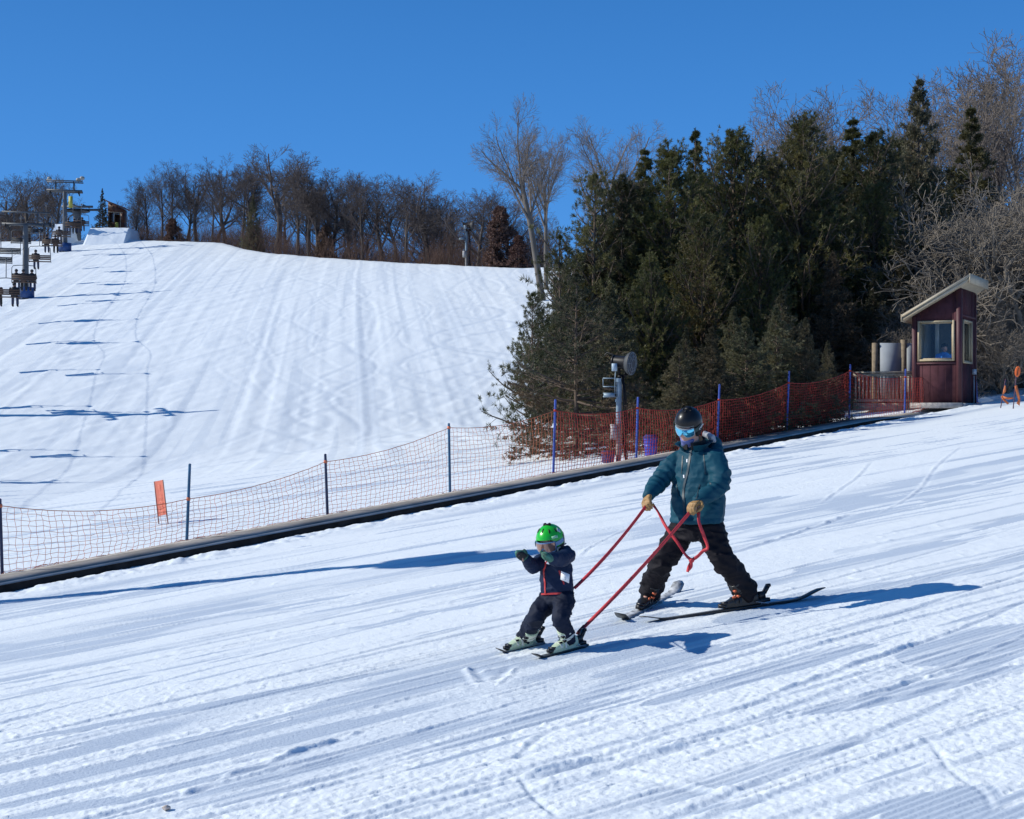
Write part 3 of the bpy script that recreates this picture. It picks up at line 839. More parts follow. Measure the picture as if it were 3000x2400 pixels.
# ------------------------------------------------------------------ orange marker sign, paddles, bins
M_ORG = mat("orange_banner", (1.0, 0.42, 0.30), 0.7, var=0.05, scale=6, trans=0.65)
M_ORGD = mat("orange_letter", (0.82, 0.26, 0.17), 0.7, var=0.1)
M_ORGPALE = mat("orange_tape", (0.90, 0.30, 0.10), 0.7, var=0.15, trans=0.3)
def text_mesh(body, size, depth=0.002):
    cu = bpy.data.curves.new("t", 'FONT'); cu.body = body; cu.size = size; cu.extrude = depth; cu.align_x = 'CENTER'; cu.align_y = 'CENTER'
    o = bpy.data.objects.new("t", cu); COL.objects.link(o)
    bpy.context.view_layer.update()
    me = bpy.data.meshes.new_from_object(o.evaluated_get(bpy.context.evaluated_depsgraph_get()))
    bpy.data.objects.remove(o); bpy.data.curves.remove(cu)
    return me
def put_text(body, size, origin, X, Y, m, parent, name="lettering", depth=0.002):
    me = text_mesh(body, size, depth)
    X = nrm(X); Y = nrm(Y); Z = np.cross(X, Y)
    M = Matrix(((X[0], Y[0], Z[0], origin[0]), (X[1], Y[1], Z[1], origin[1]), (X[2], Y[2], Z[2], origin[2]), (0, 0, 0, 1)))
    me.transform(M); me.materials.clear(); me.materials.append(m)
    return link(name, me, parent)
bs = G(482, 1534); dS = bs[1]
sign = empty("slope_marker", bs, label="leaning upright orange banner sign with faint letters behind the net fence", cat="sign")
hb = 28 / FPX * dS
def sp(px, py): return J(px, py, dS + (0.13 if px < (464.5 + (py - 1411) * 0.11) else -0.13)) - bs
tl, tr, br, bl = sp(452, 1411), sp(477, 1406), sp(489, 1507), sp(463, 1513)
up = nrm((tl - bl)); rt = nrm(tr - tl)
mb = MB(); nn = nrm(np.cross(tr - tl, up)) * 1.0
# slightly rolled cloth between two rods
N = 9; V = []
for i in range(N):
    s_ = i / (N - 1)
    for j in range(9):
        q = j / 8
        p = (bl * (1 - s_) + br * s_) * (1 - q) + (tl * (1 - s_) + tr * s_) * q
        V.append(p - nn * 0.02 * math.sin(s_ * 3.14) * (1 + .4 * math.sin(q * 5)))
V = np.array(V); F = [[i * 9 + j, (i + 1) * 9 + j, (i + 1) * 9 + j + 1, i * 9 + j + 1] for i in range(N - 1) for j in range(8)]
V2 = V - nn * 0.008
mb.add(np.concatenate([V, V2]), F + [[k + 81 for k in f[::-1]] for f in F])
mb.build("banner", M_ORG, sign, smooth=True)
for a, b in ((tl, bl), (tr, br)):
    e = (b - a) / np.linalg.norm(b - a)
    mb = MB(); mb.tube([a, b + e * 0.26], 0.011, 6); mb.build("rod", mat("orange_brown_rod", (0.30, 0.10, 0.07), 0.6), sign)
for k, chv in enumerate("SLOW"):
    c = (tl + tr) / 2 - up * (0.125 + k * 0.165) + nn * 0.008
    put_text(chv, 0.15, c, -rt, up, M_ORGD, sign, "letter", 0.001)

pd = empty("marker_paddle", G(2968, 1199), label="thin pole with round orange paddle on top and loose tape right of the hut", cat="marker")
po = np.array(pd.location); dp = po[1]
pp = lambda px, py: J(px, py, dp) - po
mb = MB(); mb.tube([pp(2968, 1202), pp(2977, 1100), pp(2980, 1075)], 0.014, 6); mb.build("pole", mat("dark_plum_pole", (0.10, 0.05, 0.08), 0.6), pd)
mb = MB(); c = pp(2980.5, 1089); mb.ell(c + [0, -0.02, 0], (0.075, 0.015, 0.145), rot_axis((0, 1, 0), 0.13), 20, 10); mb.build("paddle", mat("bright_orange", (0.95, 0.17, 0.03), 0.5), pd)
mb = MB(); mb.bar(c + [-0.02, -0.04, -0.1], c + [0.012, -0.04, 0.09], 0.012, 0.012); mb.build("slot", M_MAROON, pd)
mb = MB(); mb.ribbon([pp(2975, 1130) + [0, -.03, 0], pp(2982, 1155), pp(2987, 1170) + [0, .03, 0], pp(2985, 1185), pp(2978, 1178) + [0, -.05, 0]], 0.09, 0.004, (0.5, -1, 0)); mb.build("tape", M_ORGPALE, pd)
p2 = empty("marker_pole", G(2931, 1197), label="bare leaning marker pole wrapped with orange tape left of the paddle pole", cat="marker")
po2 = np.array(p2.location); pq = lambda px, py: J(px, py, po2[1]) - po2
mb = MB(); mb.tube([pq(2931, 1199), pq(2946, 1110)], 0.013, 6); mb.build("pole", mat("dark_plum_pole", (0.10, 0.05, 0.08), 0.6), p2)
mb = MB(); mb.ribbon([pq(2944, 1130) + [0, -.02, 0], pq(2940, 1145) + [0.02, -.03, 0], pq(2938, 1155) + [0, -.02, 0]], [0.02, 0.07, 0.02], 0.02, (0, -1, 0))
mb.ribbon([pq(2934, 1160) + [0, -.03, 0], pq(2940, 1170), pq(2950, 1184) + [0, -.1, 0]], 0.07, 0.004, (0.3, -1, 0.2))
mb.ribbon([pq(2934, 1162) + [0, -.03, 0], pq(2950, 1168) + [0, -.05, 0], pq(2968, 1166) + [0, .0, 0]], 0.055, 0.004, (0, -1, 0.2)); mb.build("tape", M_ORGPALE, p2)

def lathe(mb, prof, c, n=20):
    P = [np.array(c) + [0, 0, z] for r, z in prof]
    return mb.loft(P, [[r, 0, 0] for r, z in prof], [[0, r, 0] for r, z in prof], n)
bp = fence_at(1905) - FNRM * 2.6
bz = on(bp[0], bp[1])
bz = J(1906, 1331, bp[1]); bz = np.array([bz[0], bz[1], max(bz[2], float(H(bz[0], bz[1])) - 0.02)])
bn = empty("trash_barrel", bz, label="upright blue plastic barrel standing on the snow behind the net", cat="barrel")
M_BARREL = mat("blue_barrel", (0.03, 0.055, 0.40), 0.45, var=0.15, scale=5)
s_ = bz[1] / FPX
lathe(MB(), [(16 * s_, -0.03), (18 * s_, 4 * s_), (19 * s_, 22 * s_), (20 * s_, 24 * s_), (19 * s_, 26 * s_), (20 * s_, 44 * s_), (21 * s_, 46 * s_)], (0, 0, 0)).build("drum", M_BARREL, bn, smooth=True, angle=40)
lathe(MB(), [(19.5 * s_, 45.5 * s_), (22.5 * s_, 46.5 * s_), (22.5 * s_, 50 * s_), (14 * s_, 58 * s_)], (0, 0, 0)).build("lid", mat("dark_blue_lid", (0.02, 0.03, 0.16), 0.5), bn, smooth=True, angle=40)

# ------------------------------------------------------------------ snow gun
M_GUNPOLE = mat("galvanised_blue_grey", (0.20, 0.27, 0.32), 0.5, metal=0.2, var=0.2, scale=7)
M_WPOLE = mat("grey_wood_pole", (0.25, 0.23, 0.21), 0.85, var=0.25, scale=9, bump=0.3)
M_MESHG = mat("dark_mesh_grille", (0.04, 0.045, 0.05), 0.6, var=0.2, scale=30, bump=0.5, bscale=90)
def make_gun(label, with_box=True):
    """local units: metres for the gun near the belt, pole foot at the origin, 2.55 m high."""
    g = empty("snow_gun", label=label, cat="snow gun")
    mb = MB(); mb.tube([(0, 0, -0.2), (0.0, 0, 0.95)], 0.068, 12); mb.build("lower_pole", M_WPOLE, g, smooth=True, angle=50)
    mb = MB(); mb.tube([(0.0, 0, 0.95), (0.02, 0, 2.0)], 0.074, 12); mb.tube([(0, 0, 1.45), (0, 0, 1.52)], 0.092, 12); mb.tube([(0.01, 0, 1.93), (0.01, 0, 2.02)], 0.10, 12)
    mb.build("upper_pole", M_GUNPOLE, g, smooth=True, angle=50)
    mb = MB()
    mb.bar((0.02, 0, 2.0), (0.02, 0, 2.45), 0.07, 0.07); mb.bar((-0.02, -0.05, 2.05), (0.28, -0.06, 2.12), 0.05, 0.05); mb.tube([(0.05, 0, 2.0), (0.16, 0, 2.05), (0.2, -.05, 2.2)], 0.03, 8)
    mb.build("bracket", M_BLACK, g)
    ax = nrm((0.80, -0.50, -0.10)); c0 = np.array([-0.10, 0.08, 2.42])
    mb = MB(); R = lambda t, r: (c0 + ax * t, r)
    a = nrm(np.cross(UZ, ax)); b = np.cross(ax, a)
    prof = [(0.0, 0.09), (0.01, 0.135), (0.05, 0.15), (0.34, 0.165), (0.38, 0.20)]
    mb.loft([c0 + ax * t for t, r in prof], [a * r for t, r in prof], [b * r for t, r in prof], 24); br_ = mb.build("barrel", M_BLACK, g, smooth=True, angle=45)
    mb = MB(); prof = [(0.38, 0.203), (0.44, 0.255), (0.50, 0.285), (0.53, 0.285), (0.535, 0.265), (0.56, 0.12), (0.565, 0.02)]
    mb.loft([c0 + ax * t for t, r in prof], [a * r for t, r in prof], [b * r for t, r in prof], 28); mb.build("intake_grille", M_MESHG, br_, smooth=True, angle=35)
    mb = MB()
    for k in range(8):
        th = k * math.pi / 4; d_r = a * math.cos(th) + b * math.sin(th)
        mb.tube([c0 + ax * 0.538 + d_r * 0.265, c0 + ax * 0.57 + d_r * 0.12], 0.006, 5, caps=False)
    for rr_ in (0.11, 0.19, 0.265):
        mb.tube([c0 + ax * (0.572 - 0.03 * (rr_ - .11) / .155) + (a * math.cos(t) + b * math.sin(t)) * rr_ for t in np.linspace(0, 2 * math.pi, 25)], 0.006, 5, caps=False)
    mb.build("guard_ring", M_STEEL, br_)
    mb = MB()
    for k in range(12):
        th = k * math.pi / 6; d_r = a * math.cos(th) + b * math.sin(th)
        mb.tube([c0 - ax * 0.02 + d_r * 0.125, c0 - ax * 0.06 + d_r * 0.13], 0.014, 5)
    mb.tube([c0 - ax * 0.02 + (a * math.cos(t) + b * math.sin(t)) * 0.138 for t in np.linspace(0, 2 * math.pi, 21)], 0.028, 6, caps=False)
    mb.tube([c0 - ax * 0.05 + b * .16, c0 - ax * 0.25 + b * 0.20, c0 - ax * 0.33 + b * 0.12], 0.015, 6)
    mb.build("nozzle_ring", M_BLACK, br_, smooth=True, angle=40)
    mb = MB(); mb.box((-0.12, -0.12, 2.28), (0.14, 0.12, 0.18)); mb.build("switch_box", mat("pale_blue_box", (0.36, 0.46, 0.54), 0.5), g)
    mb = MB(); mb.tube([(-0.08, -0.05, 2.2), (-0.10, -0.05, 2.0), (-0.10, -0.05, 1.65)], 0.015, 6)
    for z in (2.02, 1.82, 1.66, 1.58): mb.bar((-0.42, 0, z), (-0.02, 0, z), 0.05, 0.025)
    mb.bar((-0.42, 0, 2.02), (-0.42, 0, 1.82), 0.02, 0.02); mb.box((-0.25, 0, 1.61), (0.30, 0.22, 0.09))
    mb.build("service_step", M_GUNPOLE, g)
    mb = MB()
    for k, (dx, r) in enumerate(((0.13, 0.02), (0.17, 0.014), (0.20, 0.012), (0.15, 0.012))):
        mb.tube([(dx * 0.6, -0.07, 2.1), (dx, -0.10, 1.6), (dx + .02 * k, -0.10, 1.0), (dx - .02, -0.12, 0.5), (dx + .05, -0.12, 0.05)], r, 6)
    mb.build("hose", M_BLACK, g)
    mb = MB(); mb.box((-0.14, -0.06, 0.74), (0.17, 0.14, 0.36)); mb.build("control_cabinet", mat("grey_cabinet", (0.36, 0.35, 0.34), 0.55), g)
    return g
gp = fence_at(1818) - FNRM * 1.9
gun = make_gun("black fan snow gun on a grey pole with hoses just behind the net")
gb = J(1812, 1345, gp[1])
gun.location = (gb[0], gb[1], float(H(gb[0], gb[1])))
gs = ((1345 - 1035) / FPX * gp[1] + (gb[2] - float(H(gb[0], gb[1])))) / 2.62
gun.scale = (gs * 0.88, gs * 0.88, gs)
pad = empty("pole_padding", (gb[0] - 0.16, gb[1] - 0.15, float(H(gb[0], gb[1]))), label="short dark blue padded bucket against the foot of the snow gun pole", cat="padding")
pd_s = gp[1] / FPX
lathe(MB(), [(15 * pd_s, 0), (18 * pd_s, 3 * pd_s), (18.5 * pd_s, 18 * pd_s), (20 * pd_s, 34 * pd_s), (17 * pd_s, 36 * pd_s)], (-0.09, 0, 0.0)).build("pad", mat("navy_padding", (0.03, 0.03, 0.11), 0.6, var=0.5, scale=14), pad, smooth=True, angle=40)
lathe(MB(), [(20.3 * pd_s, 27 * pd_s), (20.8 * pd_s, 31 * pd_s), (20.3 * pd_s, 33 * pd_s)], (-0.09, 0, 0)).build("strap", mat("dark_red_strap", (0.20, 0.03, 0.04), 0.6), pad, smooth=True)

# gun on the crest of the run
cu_ = (1366 - 1500) / FPX
yc = 116.0; xc = cu_ * yc
gun2 = copy_tree(gun); gun2.location = on(xc, yc, -0.1)
gun2["label"] = "dark fan snow gun on a tall pole standing on the crest of the ski run"
hs2 = ((1200 - 645) / FPX * yc - float(H(xc, yc))) / 2.62
gun2.scale = (hs2, hs2, hs2); gun2.rotation_euler = (0, 0, R_(25))
# gun out of the frame on the left whose shadow reaches into the picture
tip = G(1315, 1634); hsun = np.array(to_sun) / to_sun.x * -1.0
tt = 9.0
head = tip + np.array([-1, -SUN_B, math.tan(SUN_EL) * math.hypot(1, SUN_B)]) * tt
gun3 = copy_tree(gun); gz3 = float(H(head[0], head[1]))
gun3.location = (head[0], head[1], gz3 - 0.05)
gun3["label"] = "tall fan snow gun standing past the left edge of the view beside the conveyor belt"
s3 = (head[2] - gz3) / 2.42
gun3.scale = (s3 * 0.6, s3 * 0.6, s3)
for g_ in (gun, gun2, gun3): g_["group"] = "fan snow guns on poles"
# ------------------------------------------------------------------ trees
M_BARK = mat("dark_grey_bark", (0.085, 0.072, 0.062), 0.9, var=0.35, scale=5)
M_BARK_L = mat("pale_grey_bark", (0.135, 0.118, 0.10), 0.9, var=0.3, scale=5)
M_BARK_B = mat("brown_bark", (0.12, 0.085, 0.06), 0.9, var=0.35, scale=6)
M_TWIG = mat("grey_brown_twigs", (0.105, 0.082, 0.072), 0.9, var=0.3, scale=1.2)
M_TWIG_L = mat("pale_twigs", (0.20, 0.165, 0.135), 0.9, var=0.25, scale=1.5)
M_TWIG_M = mat("mid_twigs", (0.21, 0.17, 0.135), 0.9, var=0.25, scale=1.5)
M_TWIG_G = mat("thicket_twigs", (0.23, 0.195, 0.155), 0.9, var=0.35, scale=1.5)

def tubes_batch(P, r, n):
    """P (N,K,3) polylines, r (N,K) radii, n sides -> V, F"""
    N, K, _ = P.shape
    T = nrm(np.gradient(P, axis=1))
    ref = np.where(np.abs(T[:, :1, 2:3]) > 0.9, np.array([1.0, 0, 0]), np.array([0, 0, 1.0]))
    A = nrm(np.cross(np.broadcast_to(ref, T.shape), T)); B = np.cross(T, A)
    th = np.arange(n) * 2 * np.pi / n
    V = P[:, :, None] + (A[:, :, None] * np.cos(th)[:, None] + B[:, :, None] * np.sin(th)[:, None]) * r[:, :, None, None]
    b = (np.arange(N) * K * n)[:, None, None]; k = (np.arange(K - 1) * n)[None, :, None]; j = np.arange(n)[None, None]; j2 = (j + 1) % n
    F = np.stack(np.broadcast_arrays(b + k + j, b + k + j2, b + k + n + j2, b + k + n + j), -1).reshape(-1, 4)
    return V.reshape(-1, 3), F

def grow(g, base, d, L, r, K, wig, trop, taper):
    """vectorised polylines; returns P (N,K,3), R (N,K), directions (N,K,3)."""
    N = len(base)
    P = np.zeros((N, K, 3)); D = np.zeros((N, K, 3)); P[:, 0] = base; D[:, 0] = d
    for k in range(1, K):
        P[:, k] = P[:, k - 1] + D[:, k - 1] * (L / (K - 1))[:, None]
        nd = D[:, k - 1] + g.normal(0, wig, (N, 3)); nd[:, 2] += trop
        D[:, k] = nrm(nd)
    t = np.linspace(0, 1, K)[None]
    R = r[:, None] * (1 - t * (1 - taper))
    return P, R, D

def children(g, P, R, D, L, m, t0, t1, ang, lratio, rratio, rmin, tpow=1.0):
    N, K, _ = P.shape
    t = t0 + (t1 - t0) * ((np.arange(m)[None] + g.random((N, m))) / m) ** tpow
    f = t * (K - 1); i = np.minimum(f.astype(int), K - 2); fr = (f - i)[..., None]
    n_ = np.arange(N)[:, None]
    base = P[n_, i] * (1 - fr) + P[n_, i + 1] * fr
    dd = nrm(D[n_, i] * (1 - fr) + D[n_, i + 1] * fr)
    rr = R[n_, i] * (1 - fr[..., 0]) + R[n_, i + 1] * fr[..., 0]
    az = g.uniform(0, 2 * np.pi, (N, 1)) + np.arange(m)[None] * 2.4 + g.normal(0, 0.5, (N, m))
    ref = np.where(np.abs(dd[..., 2:3]) > 0.95, np.array([1.0, 0, 0]), np.array([0, 0, 1.0]))
    a = nrm(np.cross(np.broadcast_to(ref, dd.shape), dd)); b = np.cross(dd, a)
    th = R_(1) * g.normal(ang, ang * 0.25, (N, m))
    side = a * np.cos(az)[..., None] + b * np.sin(az)[..., None]
    cd = nrm(dd * np.cos(th)[..., None] + side * np.sin(th)[..., None])
    l = np.asarray(L)[:, None] * lratio * (1.10 - 0.52 * t) * g.uniform(0.7, 1.25, (N, m))
    r_ = np.maximum(rr * rratio * g.uniform(0.75, 1.1, (N, m)), rmin)
    return base.reshape(-1, 3), cd.reshape(-1, 3), l.ravel(), r_.ravel()

def bare_tree(seed, spec):
    """spec: dict(trunk_r, fork, lean, limbs:[(m,t0,t1,ang,lratio,rratio,wig,trop,K,n)], ...) for a tree 1 unit high; returns trunk (V,F), crown (V,F)."""
    g = np.random.default_rng(seed)
    lean = np.array([math.sin(spec.get('lean', 0)), 0, math.cos(spec.get('lean', 0))])
    h = spec.get('trunk_len', 0.75)
    stems = spec.get('stems', 1)
    bs_ = np.zeros((stems, 3)); dr = np.tile(lean, (stems, 1))
    if stems > 1:
        az = np.arange(stems) * 2 * np.pi / stems + g.uniform(0, 6)
        sp_ = spec.get('stem_spread', 0.25)
        dr = nrm(dr + np.stack([np.cos(az), np.sin(az), 0 * az], 1) * sp_); bs_ = np.stack([np.cos(az), np.sin(az), 0 * az], 1) * spec['trunk_r'] * 0.8
    P, Rr_, D = grow(g, bs_, dr, np.full(stems, h), np.full(stems, spec['trunk_r']), 9, spec.get('twig_wig', 0.06), 0.03, spec.get('taper', 0.25))
    P[:, 0, 2] -= 0.03
    tv = tubes_batch(P, Rr_, 8)
    CV, CF, nb = [], [], 0
    L = np.full(stems, h); minr = spec.get('rmin', 0.0009)
    for (m, t0, t1, ang, lr, rrat, wig, trop, K, n) in spec['levels']:
        b, d, L, r = children(g, P, Rr_, D, L, m, t0, t1, ang, lr, rrat, minr)
        ok = L > 0.006
        b, d, L, r = b[ok], d[ok], L[ok], r[ok]
        P, Rr_, D = grow(g, b, d, L, r, K, wig, trop, 0.3)
        V, F = tubes_batch(P, np.maximum(Rr_, minr * 0.8), n)
        CV.append(V); CF.append(F + nb); nb += len(V)
    return tv, (np.concatenate(CV), np.concatenate(CF))

def place_tree(name, meshes, loc, h, rz=0.0, label=None, cat="tree", group=None, sx=1.0, origin_lean=0.0):
    t = empty(name, loc, rz, label, cat, group)
    t.scale = (h * sx, h * sx, h)
    link("trunk", meshes[0], t); link("crown", meshes[1], t)
    return t

def tree_meshes(nm, seed, spec, mt, mc):
    (tv, tf), (cv, cf) = bare_tree(seed, spec)
    top = cv[:, 2].max()
    return (mesh_np(nm + "_trunk", tv / top, [tf], mt), mesh_np(nm + "_crown", cv / top, [cf], mc))

OAK = dict(trunk_r=0.024, trunk_len=0.58, taper=0.4, twig_wig=0.07, rmin=0.0011, levels=[
    (10, 0.25, 1.0, 46, 0.85, 0.60, 0.10, 0.06, 8, 6), (9, 0.2, 1.0, 42, 0.52, 0.52, 0.13, 0.05, 6, 4), (6, 0.15, 1.0, 42, 0.55, 0.52, 0.14, 0.04, 5, 3), (4, 0.1, 1.0, 40, 0.66, 0.6, 0.10, 0.04, 4, 3)])
TALL = dict(trunk_r=0.017, trunk_len=0.72, taper=0.3, twig_wig=0.05, rmin=0.0010, levels=[
    (12, 0.32, 1.0, 38, 0.56, 0.55, 0.08, 0.09, 7, 5), (9, 0.2, 1.0, 38, 0.52, 0.52, 0.11, 0.06, 6, 4), (6, 0.15, 1.0, 40, 0.58, 0.52, 0.12, 0.05, 4, 3), (4, 0.1, 1.0, 38, 0.70, 0.6, 0.10, 0.05, 4, 3)])
FORK = dict(trunk_r=0.020, trunk_len=0.50, taper=0.6, twig_wig=0.06, rmin=0.0011, levels=[
    (6, 0.50, 1.0, 34, 1.05, 0.70, 0.07, 0.06, 9, 6), (10, 0.2, 1.0, 40, 0.44, 0.5, 0.11, 0.06, 6, 4), (6, 0.15, 1.0, 40, 0.56, 0.52, 0.12, 0.05, 5, 3), (4, 0.1, 1.0, 38, 0.70, 0.6, 0.10, 0.05, 4, 3)])
VASE = dict(trunk_r=0.0165, trunk_len=0.56, taper=0.62, twig_wig=0.03, rmin=0.00055, levels=[
    (8, 0.55, 1.0, 30, 0.88, 0.58, 0.055, 0.045, 9, 7), (11, 0.12, 1.0, 34, 0.42, 0.48, 0.08, 0.055, 7, 5), (7, 0.1, 1.0, 36, 0.56, 0.5, 0.10, 0.05, 5, 3), (6, 0.1, 1.0, 36, 0.70, 0.6, 0.09, 0.05, 4, 3)])
AIRY = dict(trunk_r=0.012, trunk_len=0.80, taper=0.3, twig_wig=0.04, rmin=0.0009, levels=[
    (9, 0.40, 1.0, 32, 0.55, 0.6, 0.08, 0.08, 8, 5), (7, 0.2, 1.0, 36, 0.50, 0.52, 0.11, 0.06, 6, 4), (6, 0.15, 1.0, 40, 0.60, 0.52, 0.12, 0.05, 4, 3), (3, 0.1, 1.0, 38, 0.75, 0.6, 0.10, 0.05, 4, 3)])
THICK = dict(trunk_r=0.016, trunk_len=0.50, taper=0.5, stems=5, stem_spread=0.6, twig_wig=0.08, rmin=0.0013, levels=[
    (8, 0.12, 1.0, 46, 0.85, 0.6, 0.12, 0.01, 9, 6), (8, 0.12, 1.0, 45, 0.55, 0.55, 0.15, 0.02, 8, 4), (6, 0.1, 1.0, 45, 0.60, 0.6, 0.16, 0.02, 6, 3), (3, 0.1, 1.0, 42, 0.65, 0.6, 0.14, 0.02, 4, 3)])
V_OAK = [tree_meshes("oak", 40 + i, OAK, M_BARK, M_TWIG) for i in range(3)]
V_TALL = [tree_meshes("tall", 50 + i, TALL, M_BARK, M_TWIG) for i in range(3)]
V_FORK = [tree_meshes("fork", 60 + i, FORK, M_BARK, M_TWIG) for i in range(3)]
V_VASE = [tree_meshes("vase", 70 + i, VASE, M_BARK_L, M_TWIG_L) for i in range(3)]
V_AIRY = [tree_meshes("airy", 90 + i, AIRY, M_TWIG_M, M_TWIG_M) for i in range(3)]
V_THICK = [tree_meshes("thick", 80 + i, THICK, M_TWIG_G, M_TWIG_G) for i in range(3)]

# trees along the crest of the run: photograph column, top row, kind, spread, how far behind the crest
def crest_y(u):
    ys = np.arange(90, 175, 0.25)
    v = H(u * ys, ys) / ys
    return ys[np.argmax(v)]
RIDGE = [(-60, 560, 0, 'O', 1.3), (30, 520, 1, 'O', 1.1), (85, 497, 2, 'O', 1.25), (165, 505, 0, 'O', 1.0), (400, 545, 1, 'T', 1.0), (432, 520, 0, 'T', 1.1), (475, 482, 1, 'T', 1.0), (505, 470, 2, 'T', 1.05),
         (548, 520, 1, 'F', 1.0), (575, 490, 0, 'F', 1.15), (622, 510, 2, 'T', 1.1), (659, 437, 1, 'F', 1.1), (712, 470, 0, 'T', 1.0), (735, 455, 2, 'F', 1.0), (812, 430, 0, 'F', 1.35), (873, 447, 1, 'T', 1.2), (905, 480, 2, 'F', 1.1), (929, 488, 0, 'T', 1.1),
         (973, 490, 2, 'O', 1.0), (1023, 515, 1, 'O', 1.0), (1062, 510, 0, 'T', 1.1), (1118, 505, 2, 'O', 1.1), (1160, 520, 1, 'F', 1.1), (1190, 515, 0, 'T', 1.1), (1251, 500, 1, 'O', 1.0), (1290, 545, 2, 'T', 1.1), (1318, 575, 2, 'O', 1.1), (1402, 560, 0, 'O', 1.2), (1445, 540, 1, 'T', 1.2), (1500, 560, 2, 'O', 1.1)]
KIND = {'O': V_OAK, 'T': V_TALL, 'F': V_FORK}
g4 = np.random.default_rng(99)
ordn = ["first", "second", "third", "fourth", "fifth", "sixth", "seventh", "eighth", "ninth", "tenth", "eleventh", "twelfth", "thirteenth", "fourteenth", "fifteenth", "sixteenth", "seventeenth", "eighteenth", "nineteenth", "twentieth", "twenty-first", "twenty-second", "twenty-third", "twenty-fourth", "twenty-fifth", "twenty-sixth", "twenty-seventh", "twenty-eighth", "twenty-ninth", "thirtieth"]
DESC = {'O': "spreading bare oak", 'T': "slender bare tree", 'F': "forking bare tree"}
nl = nr_ = 0
for i, (px, ty, var, k, sx) in enumerate(RIDGE):
    u = (px - 1500) / FPX; y = crest_y(u) + 3.0 + g4.uniform(0, 5)
    b = on(u * y, y, -0.1)
    h = (1200 - ty) / FPX * y - b[2]
    if px < 300: nl += 1; lb = f"{DESC[k]} behind the chairlift towers, {ordn[nl - 1]} from the left edge"
    else: nr_ += 1; lb = f"{DESC[k]} on the ridge, {ordn[nr_ - 1]} to the right of the hilltop cabin"
    place_tree("bare_tree", KIND[k][var], b, h, g4.uniform(0, 6.28), lb, group="bare trees along the ridge", sx=sx)
# the next rows of the wood, standing further back
for i in range(30):
    px = g4.uniform(330, 1580) if i > 7 else g4.uniform(-80, 230)
    u = (px - 1500) / FPX; y = crest_y(u) + g4.uniform(10, 34)
    b = on(u * y, y, -0.1); k = g4.choice(['O', 'T', 'F', 'T'])
    want = np.interp(px, [0, 85, 200, 400, 500, 660, 812, 880, 1000, 1120, 1250, 1340, 1450, 1560], [545, 520, 545, 560, 500, 475, 470, 490, 530, 540, 540, 610, 590, 600])
    h = (1200 - want - g4.uniform(10, 80)) / FPX * y - b[2]
    place_tree("bare_tree", KIND[k][i % 3], b, max(h, 4), g4.uniform(0, 6.28), "thin bare tree filling the wood behind the front row on the ridge", group="trees deeper in the ridge wood", sx=g4.uniform(0.95, 1.35))

# brushy undergrowth along the edge of the wood: nobody could count its stems
def brush(seed, n, pxr, yoff, hmin, hmax, m, name, label):
    g = np.random.default_rng(seed)
    px = g.uniform(pxr[0], pxr[1], n); u = (px - 1500) / FPX
    y = np.array([crest_y(a) for a in u]) + yoff[0] + g.random(n) * (yoff[1] - yoff[0])
    x = u * y; z = H(x, y) - 0.05
    clump = 0.35 + 0.65 * noise2(px / 45.0, px * 0, seed)
    d = nrm(np.stack([g.normal(0, 0.35, n), g.normal(0, 0.35, n), np.ones(n)], 1))
    L = g.uniform(hmin, hmax, n) * clump
    P, R2, D = grow(g, np.stack([x, y, z], 1), d, L, np.full(n, 0.017), 5, 0.16, 0.02, 0.4)
    V, F = tubes_batch(P, R2, 3)
    b, d2, L2, r2_ = children(g, P, R2, D, L, 5, 0.2, 1.0, 40, 0.5, 0.7, 0.008)
    P2, R3, D2 = grow(g, b, d2, L2, r2_, 4, 0.2, 0.02, 0.5)
    V2, F2 = tubes_batch(P2, R3, 3)
    o = link(name, mesh_np(name, np.concatenate([V, V2]), [np.concatenate([F, F2 + len(V)])], m))
    tag(o, label, None, None, "stuff")
brush(3, 5200, (375, 1600), (1.5, 22), 1.6, 4.6, mat("brown_brush", (0.125, 0.072, 0.052), 0.9, var=0.35, scale=0.5), "undergrowth", "brown leafless brush between the trunks along the ridge")
brush(4, 900, (-60, 240), (2, 16), 1.0, 3.0, mat("brown_brush", (0.13, 0.085, 0.065), 0.9), "undergrowth", "brown leafless brush behind the chairlift towers")

# ------------------------------------------------------------------ evergreens
def sprigs_to_mesh(P, D, size, g, blades, wid, spread, tint):
    """every sprig is a tuft of narrow needle blades about direction D."""
    N = len(P)
    d = np.repeat(D, blades, 0); p = np.repeat(P, blades, 0); s = np.repeat(size, blades)
    dirs = nrm(d + g.normal(0, spread, d.shape))
    w_ = nrm(np.cross(dirs, g.normal(0, 1, d.shape)))
    L = s * g.uniform(0.6, 1.15, len(s)); off = (g.random(len(s)) * 0.35 * s)[:, None] * d
    b = p + off; W = (s * wid)[:, None] * w_
    V = np.stack([b, b + dirs * (L * 0.45)[:, None] + W, b + dirs * L[:, None], b + dirs * (L * 0.45)[:, None] - W], 1).reshape(-1, 3)
    F = np.arange(N * blades * 4).reshape(-1, 4)
    t = np.repeat(np.clip(tint + g.normal(0, 0.12, N), 0, 1), blades * 4)
    return V, F, t

